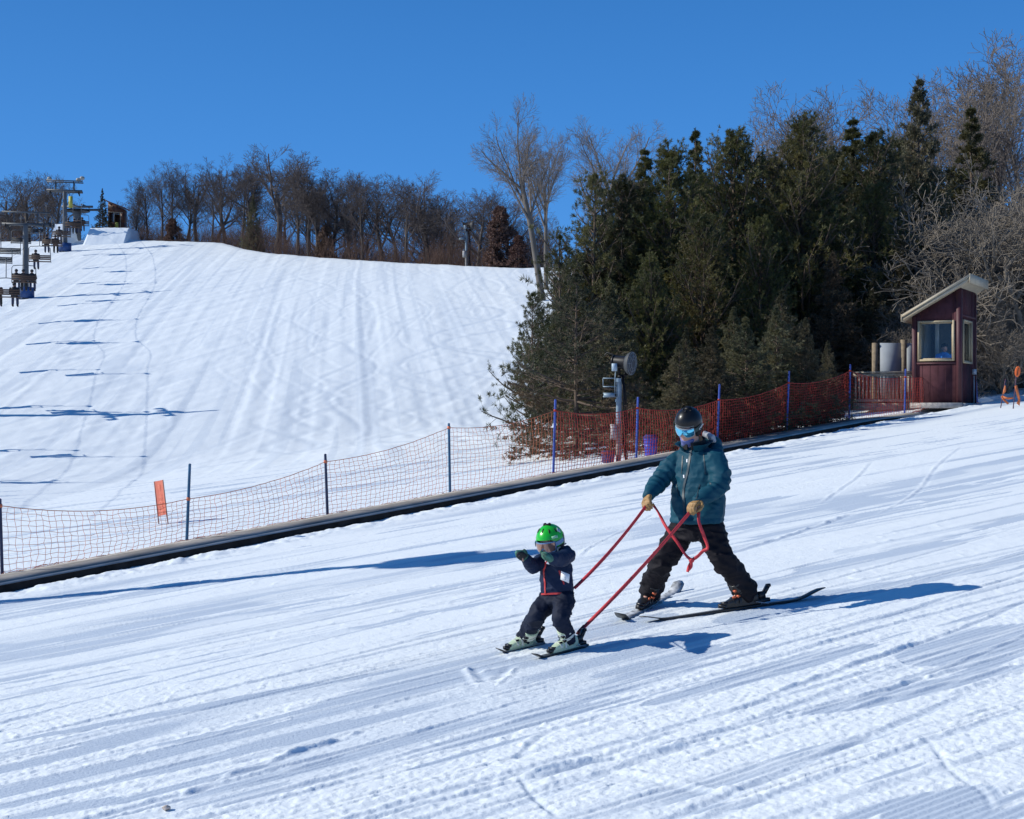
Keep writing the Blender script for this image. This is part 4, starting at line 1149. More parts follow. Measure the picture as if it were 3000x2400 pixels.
def conifer(seed, kind, m_leaf, m_bark, dens=1.0, width=0.34, tint0=0.4, bare=0.03, nw=None, low=0.0):
    """unit-height evergreen; kind 'pine' (rounded, plumy, upswept), 'spruce' (tiered, drooping), 'spire' (narrow, sparse), 'open' (tufted red pine)."""
    g = np.random.default_rng(seed)
    cfg = {'pine': (30, 8), 'spruce': (24, 8), 'spire': (22, 6), 'open': (17, 6)}[kind]
    nw = nw or cfg[0]; per = cfg[1]
    P0, D0, LB = [], [], []
    hs = bare + (1 - bare) * (np.linspace(0, 1, nw) ** (0.92))
    phase = g.uniform(0, 6.28)
    for k, s in enumerate(hs):
        n = max(3, int(round(per * (1 - 0.45 * s))))
        tier = g.uniform(0.80, 1.15)
        for j in range(n):
            az = phase + k * 2.1 + j * 2 * np.pi / n + g.normal(0, 0.3)
            sj = s + g.normal(0, 0.012)
            if kind == 'pine': prof = min(1.0, max(1 - s, 0) ** 0.58 * 1.14) * (0.55 + 0.45 * min(1, s / 0.18 + 0.45))
            elif kind == 'spruce': prof = max(1 - s, 0) ** 1.0 * (0.7 + 0.3 * min(1, s / 0.1 + .2))
            elif kind == 'spire': prof = max(1 - s, 0) ** 1.1
            else: prof = min(1.0, max(1 - s, 0) ** 0.6) * (0.55 + 0.6 * g.random())
            lumpy = 0.62 + 0.85 * float(noise2(np.array([az * 1.3 + seed]), np.array([s * 6.5]), seed)[0])
            L = width * prof * lumpy * tier * g.uniform(0.7, 1.2) + 0.007
            up = {'pine': 0.42 + 0.75 * s, 'spruce': -0.20 + 0.85 * s, 'spire': -0.1 + 0.9 * s, 'open': 0.10 + 0.75 * s}[kind] + g.normal(0, 0.12)
            d = nrm(np.array([math.cos(az), math.sin(az), up]))
            P0.append([0, 0, min(max(sj, 0.01), 0.985)]); D0.append(d); LB.append(L)
    P0 = np.array(P0); D0 = np.array(D0); LB = np.array(LB)
    trop = {'pine': 0.07, 'spruce': 0.06, 'spire': 0.05, 'open': 0.10}[kind]
    P, R2, D = grow(g, P0, D0, LB, 0.0020 + LB * 0.014, 6, 0.06, trop, 0.3)
    sets = [(P, D, LB)]
    TV, TF = tubes_batch(P, R2, 4)
    m2 = {'pine': 9, 'spruce': 10, 'spire': 7, 'open': 6}[kind]
    b, d2, L2, r2_ = children(g, P, R2, D, LB, m2, 0.20, 0.98, 50 if kind != 'pine' else 42, 0.44, 0.5, 0.0007)
    if kind == 'spruce': d2[:, 2] = d2[:, 2] * 0.45 - 0.06
    d2 = nrm(d2)
    P2, R3, D2 = grow(g, b, d2, L2, r2_, 4, 0.12, 0.03 if kind != 'spruce' else -0.02, 0.4)
    TV2, TF2 = tubes_batch(P2, R3, 3)
    sets.append((P2, D2, L2))
    SP, SD, SS = [], [], []
    base_sz = {'pine': 0.0235, 'spruce': 0.021, 'spire': 0.022, 'open': 0.028}[kind]
    for lvl, (Pp, Dd, Ll) in enumerate(sets):
        K = Pp.shape[1]
        m = max(2, int(round({'pine': (8, 7), 'spruce': (8, 7), 'spire': (8, 6), 'open': (4, 6)}[kind][lvl] * dens)))
        N = len(Pp)
        lo = 0.30 if lvl == 0 else 0.10
        if kind == 'open': lo = 0.5
        t = lo + (1 - lo) * g.random((N, m)) ** 0.75
        t[:, 0] = 1.0
        f = t * (K - 1); i = np.minimum(f.astype(int), K - 2); fr = (f - i)[..., None]; n_ = np.arange(N)[:, None]
        pos = Pp[n_, i] * (1 - fr) + Pp[n_, i + 1] * fr
        dr = nrm(Dd[n_, i] + g.normal(0, 0.45, pos.shape) + np.array([0, 0, 0.25 if kind != 'spruce' else 0.05]))
        SP.append(pos.reshape(-1, 3)); SD.append(dr.reshape(-1, 3)); SS.append(np.full(N * m, base_sz) * g.uniform(0.65, 1.25, N * m) * np.clip(1.25 - 0.75 * pos.reshape(-1, 3)[:, 2], 0.5, 1.1))
    SP = np.concatenate(SP); SD = np.concatenate(SD); SS = np.concatenate(SS)
    lead = np.stack([np.zeros(16), np.zeros(16), np.linspace(0.90, 1.0, 16)], 1)
    SP = np.concatenate([SP, lead]); SD = np.concatenate([SD, nrm(g.normal(0, 0.35, (16, 3)) + [0, 0, 0.8])]); SS = np.concatenate([SS, np.full(16, base_sz * 0.6)])
    tn = tint0 + 0.55 * (noise3(SP * 8 + seed, 5) - 0.5) * 2
    tn = tn + low * np.clip(0.55 - SP[:, 2] * 1.6, -0.3, 0.5)
    blades = {'pine': 9, 'spruce': 8, 'spire': 9, 'open': 12}[kind]
    V, F, t = sprigs_to_mesh(SP, SD, SS, g, blades, {'pine': 0.058, 'spruce': 0.085, 'spire': 0.08, 'open': 0.055}[kind], {'pine': 0.55, 'spruce': 0.55, 'spire': 0.6, 'open': 0.9}[kind], tn)
    tr = [np.array([0.004 * math.sin(7 * z + seed), 0.004 * math.cos(6 * z), z]) for z in np.linspace(-0.03, 0.985, 10)]
    mt = MB(); mt.tube(tr, np.linspace(0.017, 0.002, 10), 8)
    V0, F0 = mt.data()
    o0 = len(V0)
    Vt = np.concatenate([V0, TV, TV2])
    Ft = [np.concatenate([F0[0], TF + o0, TF2 + o0 + len(TV)])] + [F0[1]]
    return (mesh_np("evergreen_trunk", Vt, Ft, m_bark), mesh_np("evergreen_crown", V, [F], m_leaf, False, {"tint": t}))

M_PINE = mat("white_pine_needles", (0.052, 0.066, 0.019), 0.55, var=0.25, scale=3, tint=(0.20, 0.175, 0.048), trans=0.3)
M_SPRUCE = mat("blue_spruce_needles", (0.056, 0.066, 0.036), 0.55, var=0.25, scale=3, tint=(0.18, 0.15, 0.07), trans=0.25)
M_DKPINE = mat("dark_pine_needles", (0.040, 0.048, 0.015), 0.58, var=0.25, scale=3, tint=(0.13, 0.12, 0.04), trans=0.25)
M_BRSPR = mat("browned_spruce_needles", (0.050, 0.050, 0.028), 0.7, var=0.3, scale=3, tint=(0.125, 0.090, 0.045), trans=0.18)
PINES = [conifer(200 + i, 'pine', M_PINE, M_BARK_B, 1.0, 0.27 + 0.015 * i) for i in range(4)]
DPINE = [conifer(220 + i, 'pine', M_DKPINE, M_BARK_B, 1.0, 0.27) for i in range(2)]
SPRUCES = [conifer(240 + i, 'spruce', M_SPRUCE, M_BARK_B, 1.0, 0.34) for i in range(3)]
BRSP = [conifer(260 + i, 'spruce', M_BRSPR, M_BARK_B, 1.0, 0.32) for i in range(2)]
SPIRES = [conifer(270 + i, 'spire', M_DKPINE, M_BARK_B, 1.0, 0.23) for i in range(2)]
OPENS = [conifer(280 + i, 'open', M_DKPINE, M_BARK_B, 1.0, 0.40, bare=0.08) for i in range(2)]
M_FRONT = mat("front_spruce_needles", (0.056, 0.066, 0.034), 0.6, var=0.25, scale=3, tint=(0.20, 0.125, 0.06), trans=0.22)
FRONTSPR = [conifer(290, 'spruce', M_FRONT, M_BARK_B, 1.1, 0.46, tint0=0.35, nw=14, bare=0.06, low=1.0)]

GT = "evergreens in the grove behind the net"
def ever(meshes, px, ty, d, base_row=None, sx=1.0, label="", rz=None, name="evergreen_tree", cat="tree"):
    x = (px - 1500) / FPX * d
    z = float(H(x, d)) - 0.05 if base_row is None else (1200 - base_row) / FPX * d
    h = (1200 - ty) / FPX * d - z
    return place_tree(name, meshes, (x, d, z), h, g4.uniform(0, 6.28) if rz is None else rz, label, cat, GT, sx)

# front left spruce whose lowest boughs reach over the net
ever(FRONTSPR[0], 1688, 800, 34.6, None, 1.05, "wide front spruce with brownish low boughs hanging over the net by the snow gun", 0.4, "spruce_tree")
ever(OPENS[0], 1560, 860, 38.0, None, 0.75, "short tufted pine leaning out over the snow at the grove's left edge", 2.2, "pine_tree")
ever(OPENS[1], 1640, 690, 43.0, None, 0.75, "tufted red pine stepping down the left flank of the grove", 1.0, "pine_tree")
ever(OPENS[0], 1742, 512, 46.5, None, 0.85, "tall rough-topped pine at the left end of the grove", 4.2, "pine_tree")
ever(DPINE[0], 1825, 540, 47.5, None, 0.95, "dark narrow pine tucked behind the tall rough-topped pine", None, "pine_tree")
ever(SPIRES[0], 1888, 440, 54.0, None, 1.25, "dark brownish spire rising above the left part of the grove", None, "spruce_tree")
ever(PINES[0], 1962, 446, 47.0, None, 1.02, "broad rounded pine, second big crown from the grove's left", None, "pine_tree")
ever(SPIRES[1], 2038, 384, 59.0, None, 1.0, "thin sparse spire sticking up between two rounded pines", None, "spruce_tree")
ever(PINES[1], 2152, 400, 48.5, None, 0.98, "dense rounded pine in the middle of the grove", None, "pine_tree")
ever(PINES[2], 2352, 372, 48.0, None, 0.95, "tall pale green pine in front of the middle of the bare treetops", None, "pine_tree")
ever(SPIRES[0], 2500, 352, 52.0, None, 1.4, "pointed dark spruce just left of the tallest spruce", None, "spruce_tree")
ever(DPINE[1], 2560, 400, 51.0, None, 0.95, "dark pine filling the gap below the tallest spruce", None, "pine_tree")
ever(SPRUCES[0], 2692, 232, 55.0, None, 0.66, "tallest pointed spruce of the grove, above the hut", None, "spruce_tree")
ever(SPIRES[1], 2846, 318, 58.0, None, 1.25, "dark spire half hidden by the grey thicket above the hut roof", None, "spruce_tree")
ever(PINES[3], 2060, 640, 44.5, None, 0.95, "shorter pine with yellowish crown right of the front spruce", None, "pine_tree")
ever(SPRUCES[1], 1790, 830, 40.5, None, 0.95, "bluish spruce standing close behind the snow gun", None, "spruce_tree")
ever(PINES[0], 1905, 760, 43.0, None, 0.85, "small yellowish pine above and behind the snow gun", None, "pine_tree")
ever(PINES[1], 2230, 650, 45.0, None, 0.85, "mid-height pine with a pale bare stem showing in its crown", None, "pine_tree")
ever(SPRUCES[2], 2290, 850, 41.0, None, 1.0, "low green spruce behind the red net right of the adult", None, "spruce_tree")
ever(BRSP[0], 2440, 740, 44.8, None, 0.95, "reddish brown spruce between greener trees", None, "spruce_tree")
ever(SPRUCES[0], 2150, 900, 40.5, None, 0.95, "low dark spruce behind the red net above the adult's helmet", None, "spruce_tree")
ever(SPRUCES[1], 2560, 800, 45.8, None, 0.95, "dark spruce whose boughs overhang the wooden railing", None, "spruce_tree")
ever(BRSP[1], 2640, 690, 46.5, None, 0.95, "brown-tinged spruce behind the grey screen beside the hut", None, "spruce_tree")
ever(PINES[2], 2560, 560, 48.0, None, 0.9, "green pine with sunlit crown left of the hut roof", None, "pine_tree")
ever(SPRUCES[2], 2010, 960, 39.5, None, 0.8, "small low spruce behind the blue barrel", None, "spruce_tree")
ever(DPINE[0], 2720, 560, 51.0, None, 0.95, "dark pine right behind the hut roof among grey branches", None, "pine_tree")
for k, (px, ty, sx, ms, lb) in enumerate([(1990, 1010, 1.15, SPRUCES[0], "low dense spruce skirt right behind the net beside the blue barrel"), (2085, 960, 1.1, BRSP[0], "brown-green low spruce pressing against the net behind the adult"), (2185, 930, 1.15, SPRUCES[1], "low bushy spruce touching the red net between two blue poles"),
        (2275, 900, 1.1, SPRUCES[2], "bushy spruce touching the net right of the adult's shoulder"), (2360, 930, 0.85, BRSP[1], "brownish bushy spruce touching the red net, widest of the low ones"), (2425, 1000, 0.8, SPRUCES[0], "bushy spruce behind the last full red net panel")]):
    ever(ms, px, ty, fence_at(px)[1] + (1.7 if px < 2300 else 0.95), None, sx, lb, None, "spruce_tree")
# the inside of the grove, dark trunks seen only through gaps
for i, (px, ty, d) in enumerate([(1860, 560, 52), (1760, 640, 51), (2050, 520, 53), (2250, 480, 54), (2440, 450, 55), (2330, 560, 52), (2140, 560, 52), (2640, 420, 59), (1950, 640, 50), (2820, 520, 60), (2900, 640, 62), (1690, 760, 47), (2970, 700, 63)]):
    ever([DPINE[0], DPINE[1], PINES[3]][i % 3], px, ty, d, None, 1.05, "dark evergreen deep inside the grove behind the front trees", None, "pine_tree")

# ridge evergreens and the rust-leaved tree
for px, ty, sx, lb in ((742, 570, 0.62, "small dark fir among the bare trees on the ridge"), (300, 553, 0.52, "lone dark spruce on the hilltop beside the cabin")):
    u = (px - 1500) / FPX; y = crest_y(u) + 3.0
    b = on(u * y, y, -0.1); h = (1200 - ty) / FPX * y - b[2]
    place_tree("fir_tree", SPRUCES[1] if px > 500 else SPIRES[0], b, h, 1.0, lb, "tree", None, sx * (1.0 if px > 500 else 1.7))
def leafy(seed, n):
    g = np.random.default_rng(seed)
    z = g.random(n) ** 1.1; r = 0.30 * (1 - z) ** 0.6 * np.sqrt(g.random(n)) + 0.02; a = g.uniform(0, 6.28, n)
    r = r * (0.40 + 1.15 * noise2(a * 1.1 + seed, z * 5.5, seed))
    keep = noise3(np.stack([r * np.cos(a), r * np.sin(a), z], 1) * 9, 8) > 0.50
    P = np.stack([r * np.cos(a), r * np.sin(a), 0.05 + z * 0.95], 1)[keep]
    V, F, t = sprigs_to_mesh(P, nrm(g.normal(0, 1, P.shape) - [0, 0, 0.6]), np.full(len(P), 0.042), g, 3, 0.30, 0.8, np.full(len(P), 0.4))
    tv = bare_tree(seed, TALL)[0]
    return (mesh_np("rust_trunk", tv[0], [tv[1]], M_BARK), mesh_np("rust_crown", V, [F], mat("rust_leaves", (0.085, 0.052, 0.036), 0.8, var=0.3, scale=4, tint=(0.17, 0.098, 0.064), trans=0.2), False, {"tint": t}))
LEAFY = leafy(11, 6500)
for px, ty, sx, off, lb in ((1466, 605, 1.0, 1.5, "rust brown leafy tree on the crest right of the hilltop snow gun"), (505, 640, 1.3, 3, "low rust brown leafy shrub at the foot of the ridge wood"), (952, 660, 1.0, 3.5, "small tan leafy sapling in front of the middle ridge trees"), (1520, 690, 1.2, 1.0, "low rust brown leafy shrub beside the leaning cottonwood")):
    u = (px - 1500) / FPX; y = crest_y(u) + off
    b = on(u * y, y, -0.1); h = (1200 - ty) / FPX * y - b[2]
    place_tree("leafy_tree", LEAFY, b, h, px, lb, "tree", None, sx)

# tall pale cottonwoods above the left of the grove
for px, bx, ty, d, var, sx, lean, rz, lb in ((1500, 1590, 283, 92, 0, 0.95, -0.20, 0.0, "tall leaning cottonwood with pale fan-shaped crown left of the evergreens"),
                                            (1640, 1600, 340, 97, 1, 0.8, 0.06, 1.0, "thinner pale cottonwood close beside the leaning one"),
                                            (1775, 1772, 325, 90, 2, 1.3, 0.0, 2.4, "wide pale cottonwood rising behind the rough-topped pine")):
    x = (bx - 1500) / FPX * d; z = float(H(x, d)) - 0.2; h = (1200 - ty) / FPX * d - z
    t = place_tree("cottonwood_tree", V_VASE[var], (x, d, z), h, rz, lb, "tree", "pale cottonwoods above the grove", sx)
    t.rotation_euler = (0, math.atan2((px - bx) / FPX * d, h), rz) if rz == 0 else (0, 0, rz)

# bare treetops behind the evergreens on the right
RB = [(2290, 290, 74, 'T', 1), (2345, 305, 76, 'T', 2), (2398, 235, 75, 'T', 0), (2440, 270, 78, 'T', 1), (2525, 240, 74, 'F', 2), (2585, 215, 77, 'T', 2), (2650, 235, 76, 'F', 1), (2790, 120, 72, 'T', 0), (2845, 128, 75, 'F', 0), (2905, 140, 74, 'T', 1), (2990, 165, 68, 'F', 2), (3060, 150, 70, 'T', 2), (2740, 220, 78, 'F', 0), (2960, 300, 66, 'O', 1), (2240, 330, 79, 'F', 1)]
for i, (px, ty, d, k, var) in enumerate(RB):
    vs = {'T': V_AIRY, 'F': V_AIRY, 'O': V_TALL}[k][var]
    x = (px - 1500) / FPX * d; z = float(H(x, d)) - 0.1; h = (1200 - ty) / FPX * d - z
    RB[i] = (px, vs, (x, d, z), h)
order = sorted(range(len(RB)), key=lambda k: RB[k][0])
for n_, k in enumerate(order):
    px, vs, loc, h = RB[k]
    place_tree("bare_tree", vs, loc, h, g4.uniform(0, 6.28), f"bare treetop above the right half of the evergreens, {ordn[n_]} from the left", "tree", "bare treetops above the evergreens", 1.1)
# grey thicket behind and right of the hut
for px, ty, d, var, sx, rz, lb in ((2880, 520, 48.0, 0, 1.15, 0.3, "big pale grey leafless thicket tree spreading above the hut roof"), (2740, 760, 46.0, 1, 1.0, 1.2, "low grey leafless shrub with curving twigs left of the hut roof"),
                                   (3010, 560, 47.0, 2, 1.15, 2.0, "grey leafless thicket tree at the right edge of the view"), (2960, 470, 56.0, 0, 1.0, 3.3, "taller grey tangle of branches behind the thicket on the right"), (2940, 900, 44.5, 1, 1.1, 4.0, "low arching grey branches over the snow bank right of the hut"), (2690, 930, 43.5, 2, 0.9, 5.0, "small pale twiggy shrub behind the timber screen")):
    x = (px - 1500) / FPX * d; z = float(H(x, d)) - 0.1; h = (1200 - ty) / FPX * d - z
    place_tree("thicket_tree", V_THICK[var], (x, d, z), h, rz, lb, "tree", "grey thicket around the hut", sx)
sp_ = on((2930 - 1500) / FPX * 47, 47, -0.1)
st = empty("tree_stump", sp_, label="short dark broken tree stump on the snow bank right of the hut", cat="stump")
MB().tube([(0, 0, -0.1), (0.02, 0, 0.3), (0.0, 0.02, 0.62)], [0.15, 0.13, 0.12], 10).build("trunk", mat("dark_wet_bark", (0.03, 0.028, 0.026), 0.9, var=0.4, scale=8, bump=0.4), st, smooth=True, angle=50)
MB().tube([(0.03, 0, 0.5), (0.10, 0, 0.68), (0.14, 0, 0.75)], [0.05, 0.04, 0.03], 6).build("branch_stub", M_BARK_L, st, smooth=True)
# ------------------------------------------------------------------ chairlift on the hill
M_TOWER = mat("galvanised_tower", (0.095, 0.10, 0.105), 0.55, metal=0.2, var=0.15, scale=3)
M_CABLE = mat("dark_cable", (0.05, 0.05, 0.055), 0.6)
M_PADB = mat("blue_tower_pad", (0.018, 0.06, 0.18), 0.6, var=0.25, scale=4)
M_SEATW = mat("brown_seat_slats", (0.085, 0.05, 0.035), 0.7, var=0.2, scale=6)
M_SEATB = mat("black_seat_pad", (0.012, 0.012, 0.014), 0.6)
def lane_x(y, off): return -38.0 + off - 0.244 * (y - 107)
LDIR = nrm(np.array([-0.244, 1.0, 0])); LSIDE = np.array([LDIR[1], -LDIR[0], 0])
SEAT_Y = np.array([83, 92.5, 103, 113, 122, 135.5, 150]); SEAT_Z = np.array([6.8, 8.65, 11.2, 13.6, 15.5, 18.1, 20.3])
def seat_z(y):
    low = float(H(lane_x(y, 0), y)) + 3.5
    w_ = float(sstep(74, 86, np.array(y)))
    return low * (1 - w_) + float(np.interp(y, SEAT_Y, SEAT_Z)) * w_
HANG = 2.25
LANE = 1.40

def make_tower(name, label, h, lights=False, double=False):
    t = empty(name, label=label, cat="lift tower", group="chairlift towers")
    s_ = LSIDE
    MB().tube([(0, 0, -0.3), (0, 0, h * 0.5), (0, 0, h)], [0.27, 0.23, 0.19], 14).build("pole", M_TOWER, t, smooth=True, angle=50)
    mb = MB()
    for k in ((0.45, -0.45) if double else (0.0,)):
        mb.bar(-s_ * 1.75 + LDIR * k + UZ * (h + 0.05), s_ * 1.75 + LDIR * k + UZ * (h + 0.05), 0.16, 0.20)
    mb.build("crossarm", M_TOWER, t)
    for sg in (-1, 1):
        mb = MB(); c = s_ * LANE * sg
        mb.bar(c - LDIR * 0.9 + UZ * (h - 0.06), c + LDIR * 0.9 + UZ * (h - 0.06), 0.06, 0.10)
        for q in (-0.75, -0.25, 0.25, 0.75):
            ctr = c + LDIR * q + UZ * (h - 0.16)
            mb.loft([ctr - s_ * 0.04, ctr + s_ * 0.04], [LDIR * 0.15] * 2, [UZ * 0.15] * 2, 12)
        mb.build("sheave_train", M_BLACK, t)
    mb = MB()
    for k in ((0.55, -0.55) if double else (0.3,)):
        for sg in (-0.9, 0.9):
            mb.bar(s_ * sg + LDIR * k + UZ * (h + 0.1), s_ * sg + LDIR * k + UZ * (h + 1.05), 0.09, 0.09, LDIR)
        mb.bar(-s_ * 1.8 + LDIR * k + UZ * (h + 1.05), s_ * 1.8 + LDIR * k + UZ * (h + 1.05), 0.10, 0.12)
    mb.build("lifting_frame", M_TOWER, t)
    if lights:
        for a, k in ((-1.55, 0.55), (1.3, 0.55), (1.75, -0.55)):
            mb = MB(); c = s_ * a + LDIR * k + UZ * (h + 1.38)
            mb.ell(c, (0.26, 0.22, 0.20), nu=12, nv=8); mb.bar(c - UZ * .35, c - UZ * 0.1, 0.06, 0.06, LDIR); mb.build("floodlight", mat("weathered_lamp_housing", (0.30, 0.29, 0.25), 0.5), t, smooth=True)
    mb = MB()
    for th in np.linspace(-0.3, math.pi + 0.9, 9)[:-1]:
        c = np.array([math.cos(th - 0.8) * 0.52, math.sin(th - 2.6) * 0.0 - abs(math.sin(th)) * 0.45, 0.45])
    n_ = 14; ths = np.linspace(math.pi * 0.85, math.pi * 2.15, n_)
    outer = [np.array([0.66 * math.cos(a), 0.66 * math.sin(a), 0]) for a in ths]; inner = [np.array([0.46 * math.cos(a), 0.46 * math.sin(a), 0]) for a in ths]
    V = [p for p in outer] + [p + UZ * 0.85 for p in outer] + [p + UZ * 0.85 for p in inner] + [p for p in inner]
    F = []
    for i in range(n_ - 1):
        for r in range(4):
            a, b = r * n_, ((r + 1) % 4) * n_
            F.append([a + i, a + i + 1, b + i + 1, b + i])
    F += [[0, n_, 2 * n_, 3 * n_], [n_ - 1, 4 * n_ - 1, 3 * n_ - 1, 2 * n_ - 1]]
    mb.add(V, F); mb.build("base_padding", M_PADB, t)
    return t
y1_ = 107.0; x1_ = (75 - 1500) / FPX * y1_
tw1 = make_tower("lift_tower", "nearer grey chairlift tower with blue padding round its foot", (1200 - 660) / FPX * y1_ - float(H(x1_, y1_)))
tw1.location = on(x1_, y1_)
y2_ = 141.0; x2_ = (190 - 1500) / FPX * y2_
tw2 = make_tower("lift_tower", "upper chairlift tower with double crossarm and floodlights near the hilltop", (1200 - 562) / FPX * y2_ - float(H(x2_, y2_)), True, True)
tw2.location = on(x2_, y2_)
tp = G(530, 1213)
yy = tp[1]
for _ in range(4): t_ = tp[0] - lane_x(yy, 0); yy = tp[1] - SUN_B * t_
tw3 = copy_tree(tw1); tw3.location = on(lane_x(yy, 0), yy)
hh = tp[2] + math.tan(SUN_EL) * math.hypot(1, SUN_B) * t_ - float(H(lane_x(yy, 0), yy))
tw3.scale = (1, 1, hh / ((1200 - 660) / FPX * y1_ - float(H(x1_, y1_)) + 1.0)); tw3["label"] = "lower chairlift tower past the left edge, throwing its shadow on the run"

cable = empty("haul_cable", (lane_x(107, 0), 107, seat_z(107) + HANG), label="twin steel haul cables of the chairlift running up the hill", cat="cable")
co = np.array(cable.location)
for sg in (-1, 1):
    ys = np.linspace(30, 150, 61)
    MB().tube([np.array([lane_x(y, sg * LANE), y, seat_z(y) + HANG]) - co for y in ys], 0.0075, 6).build("cable", M_CABLE, cable)

def make_chair(name, up):
    """bench chair; local +y is the way the seat faces, seat top at z = 0."""
    c = empty(name, label="chair", cat="lift chair", group="chairs of the chairlift")
    w_ = 0.78
    mb = MB()
    for k in range(4): mb.box((0, 0.02 + k * 0.115, -0.02), (2 * w_, 0.095, 0.045))
    mb.build("seat", M_SEATW if up else M_SEATB, c)
    mb = MB()
    for k in range(3): mb.box((0, -0.06 - 0.02 * k, 0.14 + k * 0.125), (2 * w_, 0.04, 0.105), rot_axis((1, 0, 0), 0.12))
    mb.build("backrest", M_SEATW if up else M_SEATB, c)
    mb = MB()
    for sg in (-1, 1):
        mb.tube([(sg * w_, 0.45, -0.05), (sg * w_, -0.02, -0.06), (sg * w_, -0.10, 0.45), (sg * w_ * 0.98, -0.12, 0.95), (sg * w_ * 0.85, -0.10, 1.08), (0, -0.08, 1.12)], 0.026, 6)
        mb.tube([(sg * w_, -0.05, 0.30), (sg * w_, 0.35, 0.28)], 0.022, 6)
    mb.tube([(0, -0.08, 1.12), (0, -0.05, 1.7), (0, 0.0, HANG)], 0.028, 6); mb.box((0, 0, HANG), (0.09, 0.32, 0.10))
    mb.build("hanger", M_TOWER, c)
    return c
def rider_mesh(seed):
    g = np.random.default_rng(seed)
    return g
M_RID = [mat("rider_black", (0.015, 0.015, 0.018), 0.7), mat("rider_navy", (0.02, 0.03, 0.08), 0.7), mat("rider_brown", (0.07, 0.04, 0.03), 0.7), mat("rider_grey", (0.05, 0.05, 0.055), 0.7)]
M_SKIN = mat("skin", (0.55, 0.30, 0.22), 0.55, var=0.08, scale=30)
def make_rider(coat, pants):
    p = empty("person", label="rider", cat="person", group="riders on the chairlift")
    b = MB()
    b.loft([(0, 0.10, 0.0), (0, 0.08, 0.25), (0, 0.05, 0.45), (0, 0.05, 0.55), (0, 0.06, 0.60)], [[r, 0, 0] for r in (0.17, 0.17, 0.20, 0.10, 0.06)], [[0, r, 0] for r in (0.14, 0.13, 0.13, 0.08, 0.06)], 12)
    b.ell((0, 0.08, 0.72), (0.085, 0.10, 0.12), nu=10, nv=8)
    V, F = b.data(); bt = mesh_np("rider_body", V, F, M_SKIN); bo_ = link("body", bt, p)
    j = MB()
    j.loft([(0, 0.10, -0.02), (0, 0.08, 0.25), (0, 0.05, 0.47), (0, 0.05, 0.58), (0, 0.05, 0.62)], [[r, 0, 0] for r in (0.20, 0.20, 0.235, 0.14, 0.085)], [[0, r, 0] for r in (0.18, 0.165, 0.16, 0.11, 0.085)], 12)
    for sg in (-1, 1): j.chain([(sg * 0.22, 0.05, 0.50), (sg * 0.27, 0.16, 0.26), (sg * 0.16, 0.38, 0.20)], [0.075, 0.065, 0.055], 8)
    j.build("jacket", coat, p, smooth=True)
    t = MB()
    for sg in (-1, 1): t.chain([(sg * 0.10, 0.08, 0.07), (sg * 0.13, 0.50, 0.06), (sg * 0.14, 0.54, -0.40)], [0.10, 0.085, 0.08], 8)
    t.build("trousers", pants, p, smooth=True)
    for sg in (-1, 1):
        f = MB(); f.cap((sg * 0.14, 0.50, -0.48), (sg * 0.14, 0.68, -0.52), 0.07, 0.055, 8); f.build("boot", M_RID[0], p, smooth=True)
    h = MB(); h.ell((0, 0.07, 0.76), (0.115, 0.135, 0.115), nu=12, nv=8); h.build("helmet", M_RID[0], p, smooth=True)
    return p
up0 = make_chair("lift_chair", True); dn0 = make_chair("lift_chair", False)
r0_ = make_rider(M_RID[0], M_RID[1]); r1_ = make_rider(M_RID[2], M_RID[0])
ang_up = math.atan2(-LDIR[0], LDIR[1])
first = {'u': True, 'd': True, 0: True, 1: True}
CHU = [(83, [(-0.5, 1), (0.45, 0)], "chair with two riders nearest the bottom left of the lift"), (92.5, [(-0.5, 0), (-0.05, 1), (0.5, 0)], "chair with three riders passing the nearer tower"), (103, [(-0.3, 0)], "brown chair with a single rider on its left half"),
       (113, [(-0.45, 0), (0.25, 1)], "chair with two riders left of the upper tower's blue padding"), (122, [(-0.2, 0)], "chair with one rider in front of the upper tower's foot"), (135.5, [(-0.45, 0), (0.1, 1), (0.5, 0)], "chair with three riders arriving at the hilltop snow ramp"), (147, [(0.1, 0)], "topmost chair with one rider at the lift terminal"),
       (73, [], ""), (63.5, [(0.0, 0)], ""), (54, [], ""), (45, [(-0.3, 1)], "")]
CHD = [(102, "empty chair cut by the left edge of the view"), (107.5, "empty black chair left of the nearer tower, lower of two"), (115, "empty black chair just beside the nearer tower's crossarm"), (126, "empty black chair between the two towers"), (137, "empty black chair left of the upper tower"), (93, ""), (84, ""), (74.5, ""), (65, ""), (55.5, ""), (46, "")]
WH = ["left", "middle", "right"]
for y, rid, lb in CHU:
    c = up0 if first['u'] else copy_tree(up0); first['u'] = False
    c.location = (lane_x(y, LANE), y, seat_z(y)); c.rotation_euler = (0, 0, ang_up)
    c["label"] = lb or "uphill chair past the left edge of the view, seen only by its shadow"
    for k, (off, v) in enumerate(rid):
        src = (r0_, r1_)[v]
        p = src if first[v] else copy_tree(src); first[v] = False
        p.location = Vector(c.location) + Vector(LSIDE * off); p.rotation_euler = (0, 0, ang_up)
        where = "alone" if len(rid) == 1 else (["left", "right"][k] + " of two" if len(rid) == 2 else WH[k] + " of three")
        p["label"] = ("dark rider sitting " + where + " on the " + lb.split(" with")[0] + {83: " at the bottom left", 92.5: " by the nearer tower", 103: " above the nearer tower's padding", 113: " left of the blue padding", 122: " at the upper tower's foot", 135.5: " near the snow ramp", 147: " at the lift terminal"}.get(y, "")) if lb else "rider on an uphill chair past the left edge of the view"
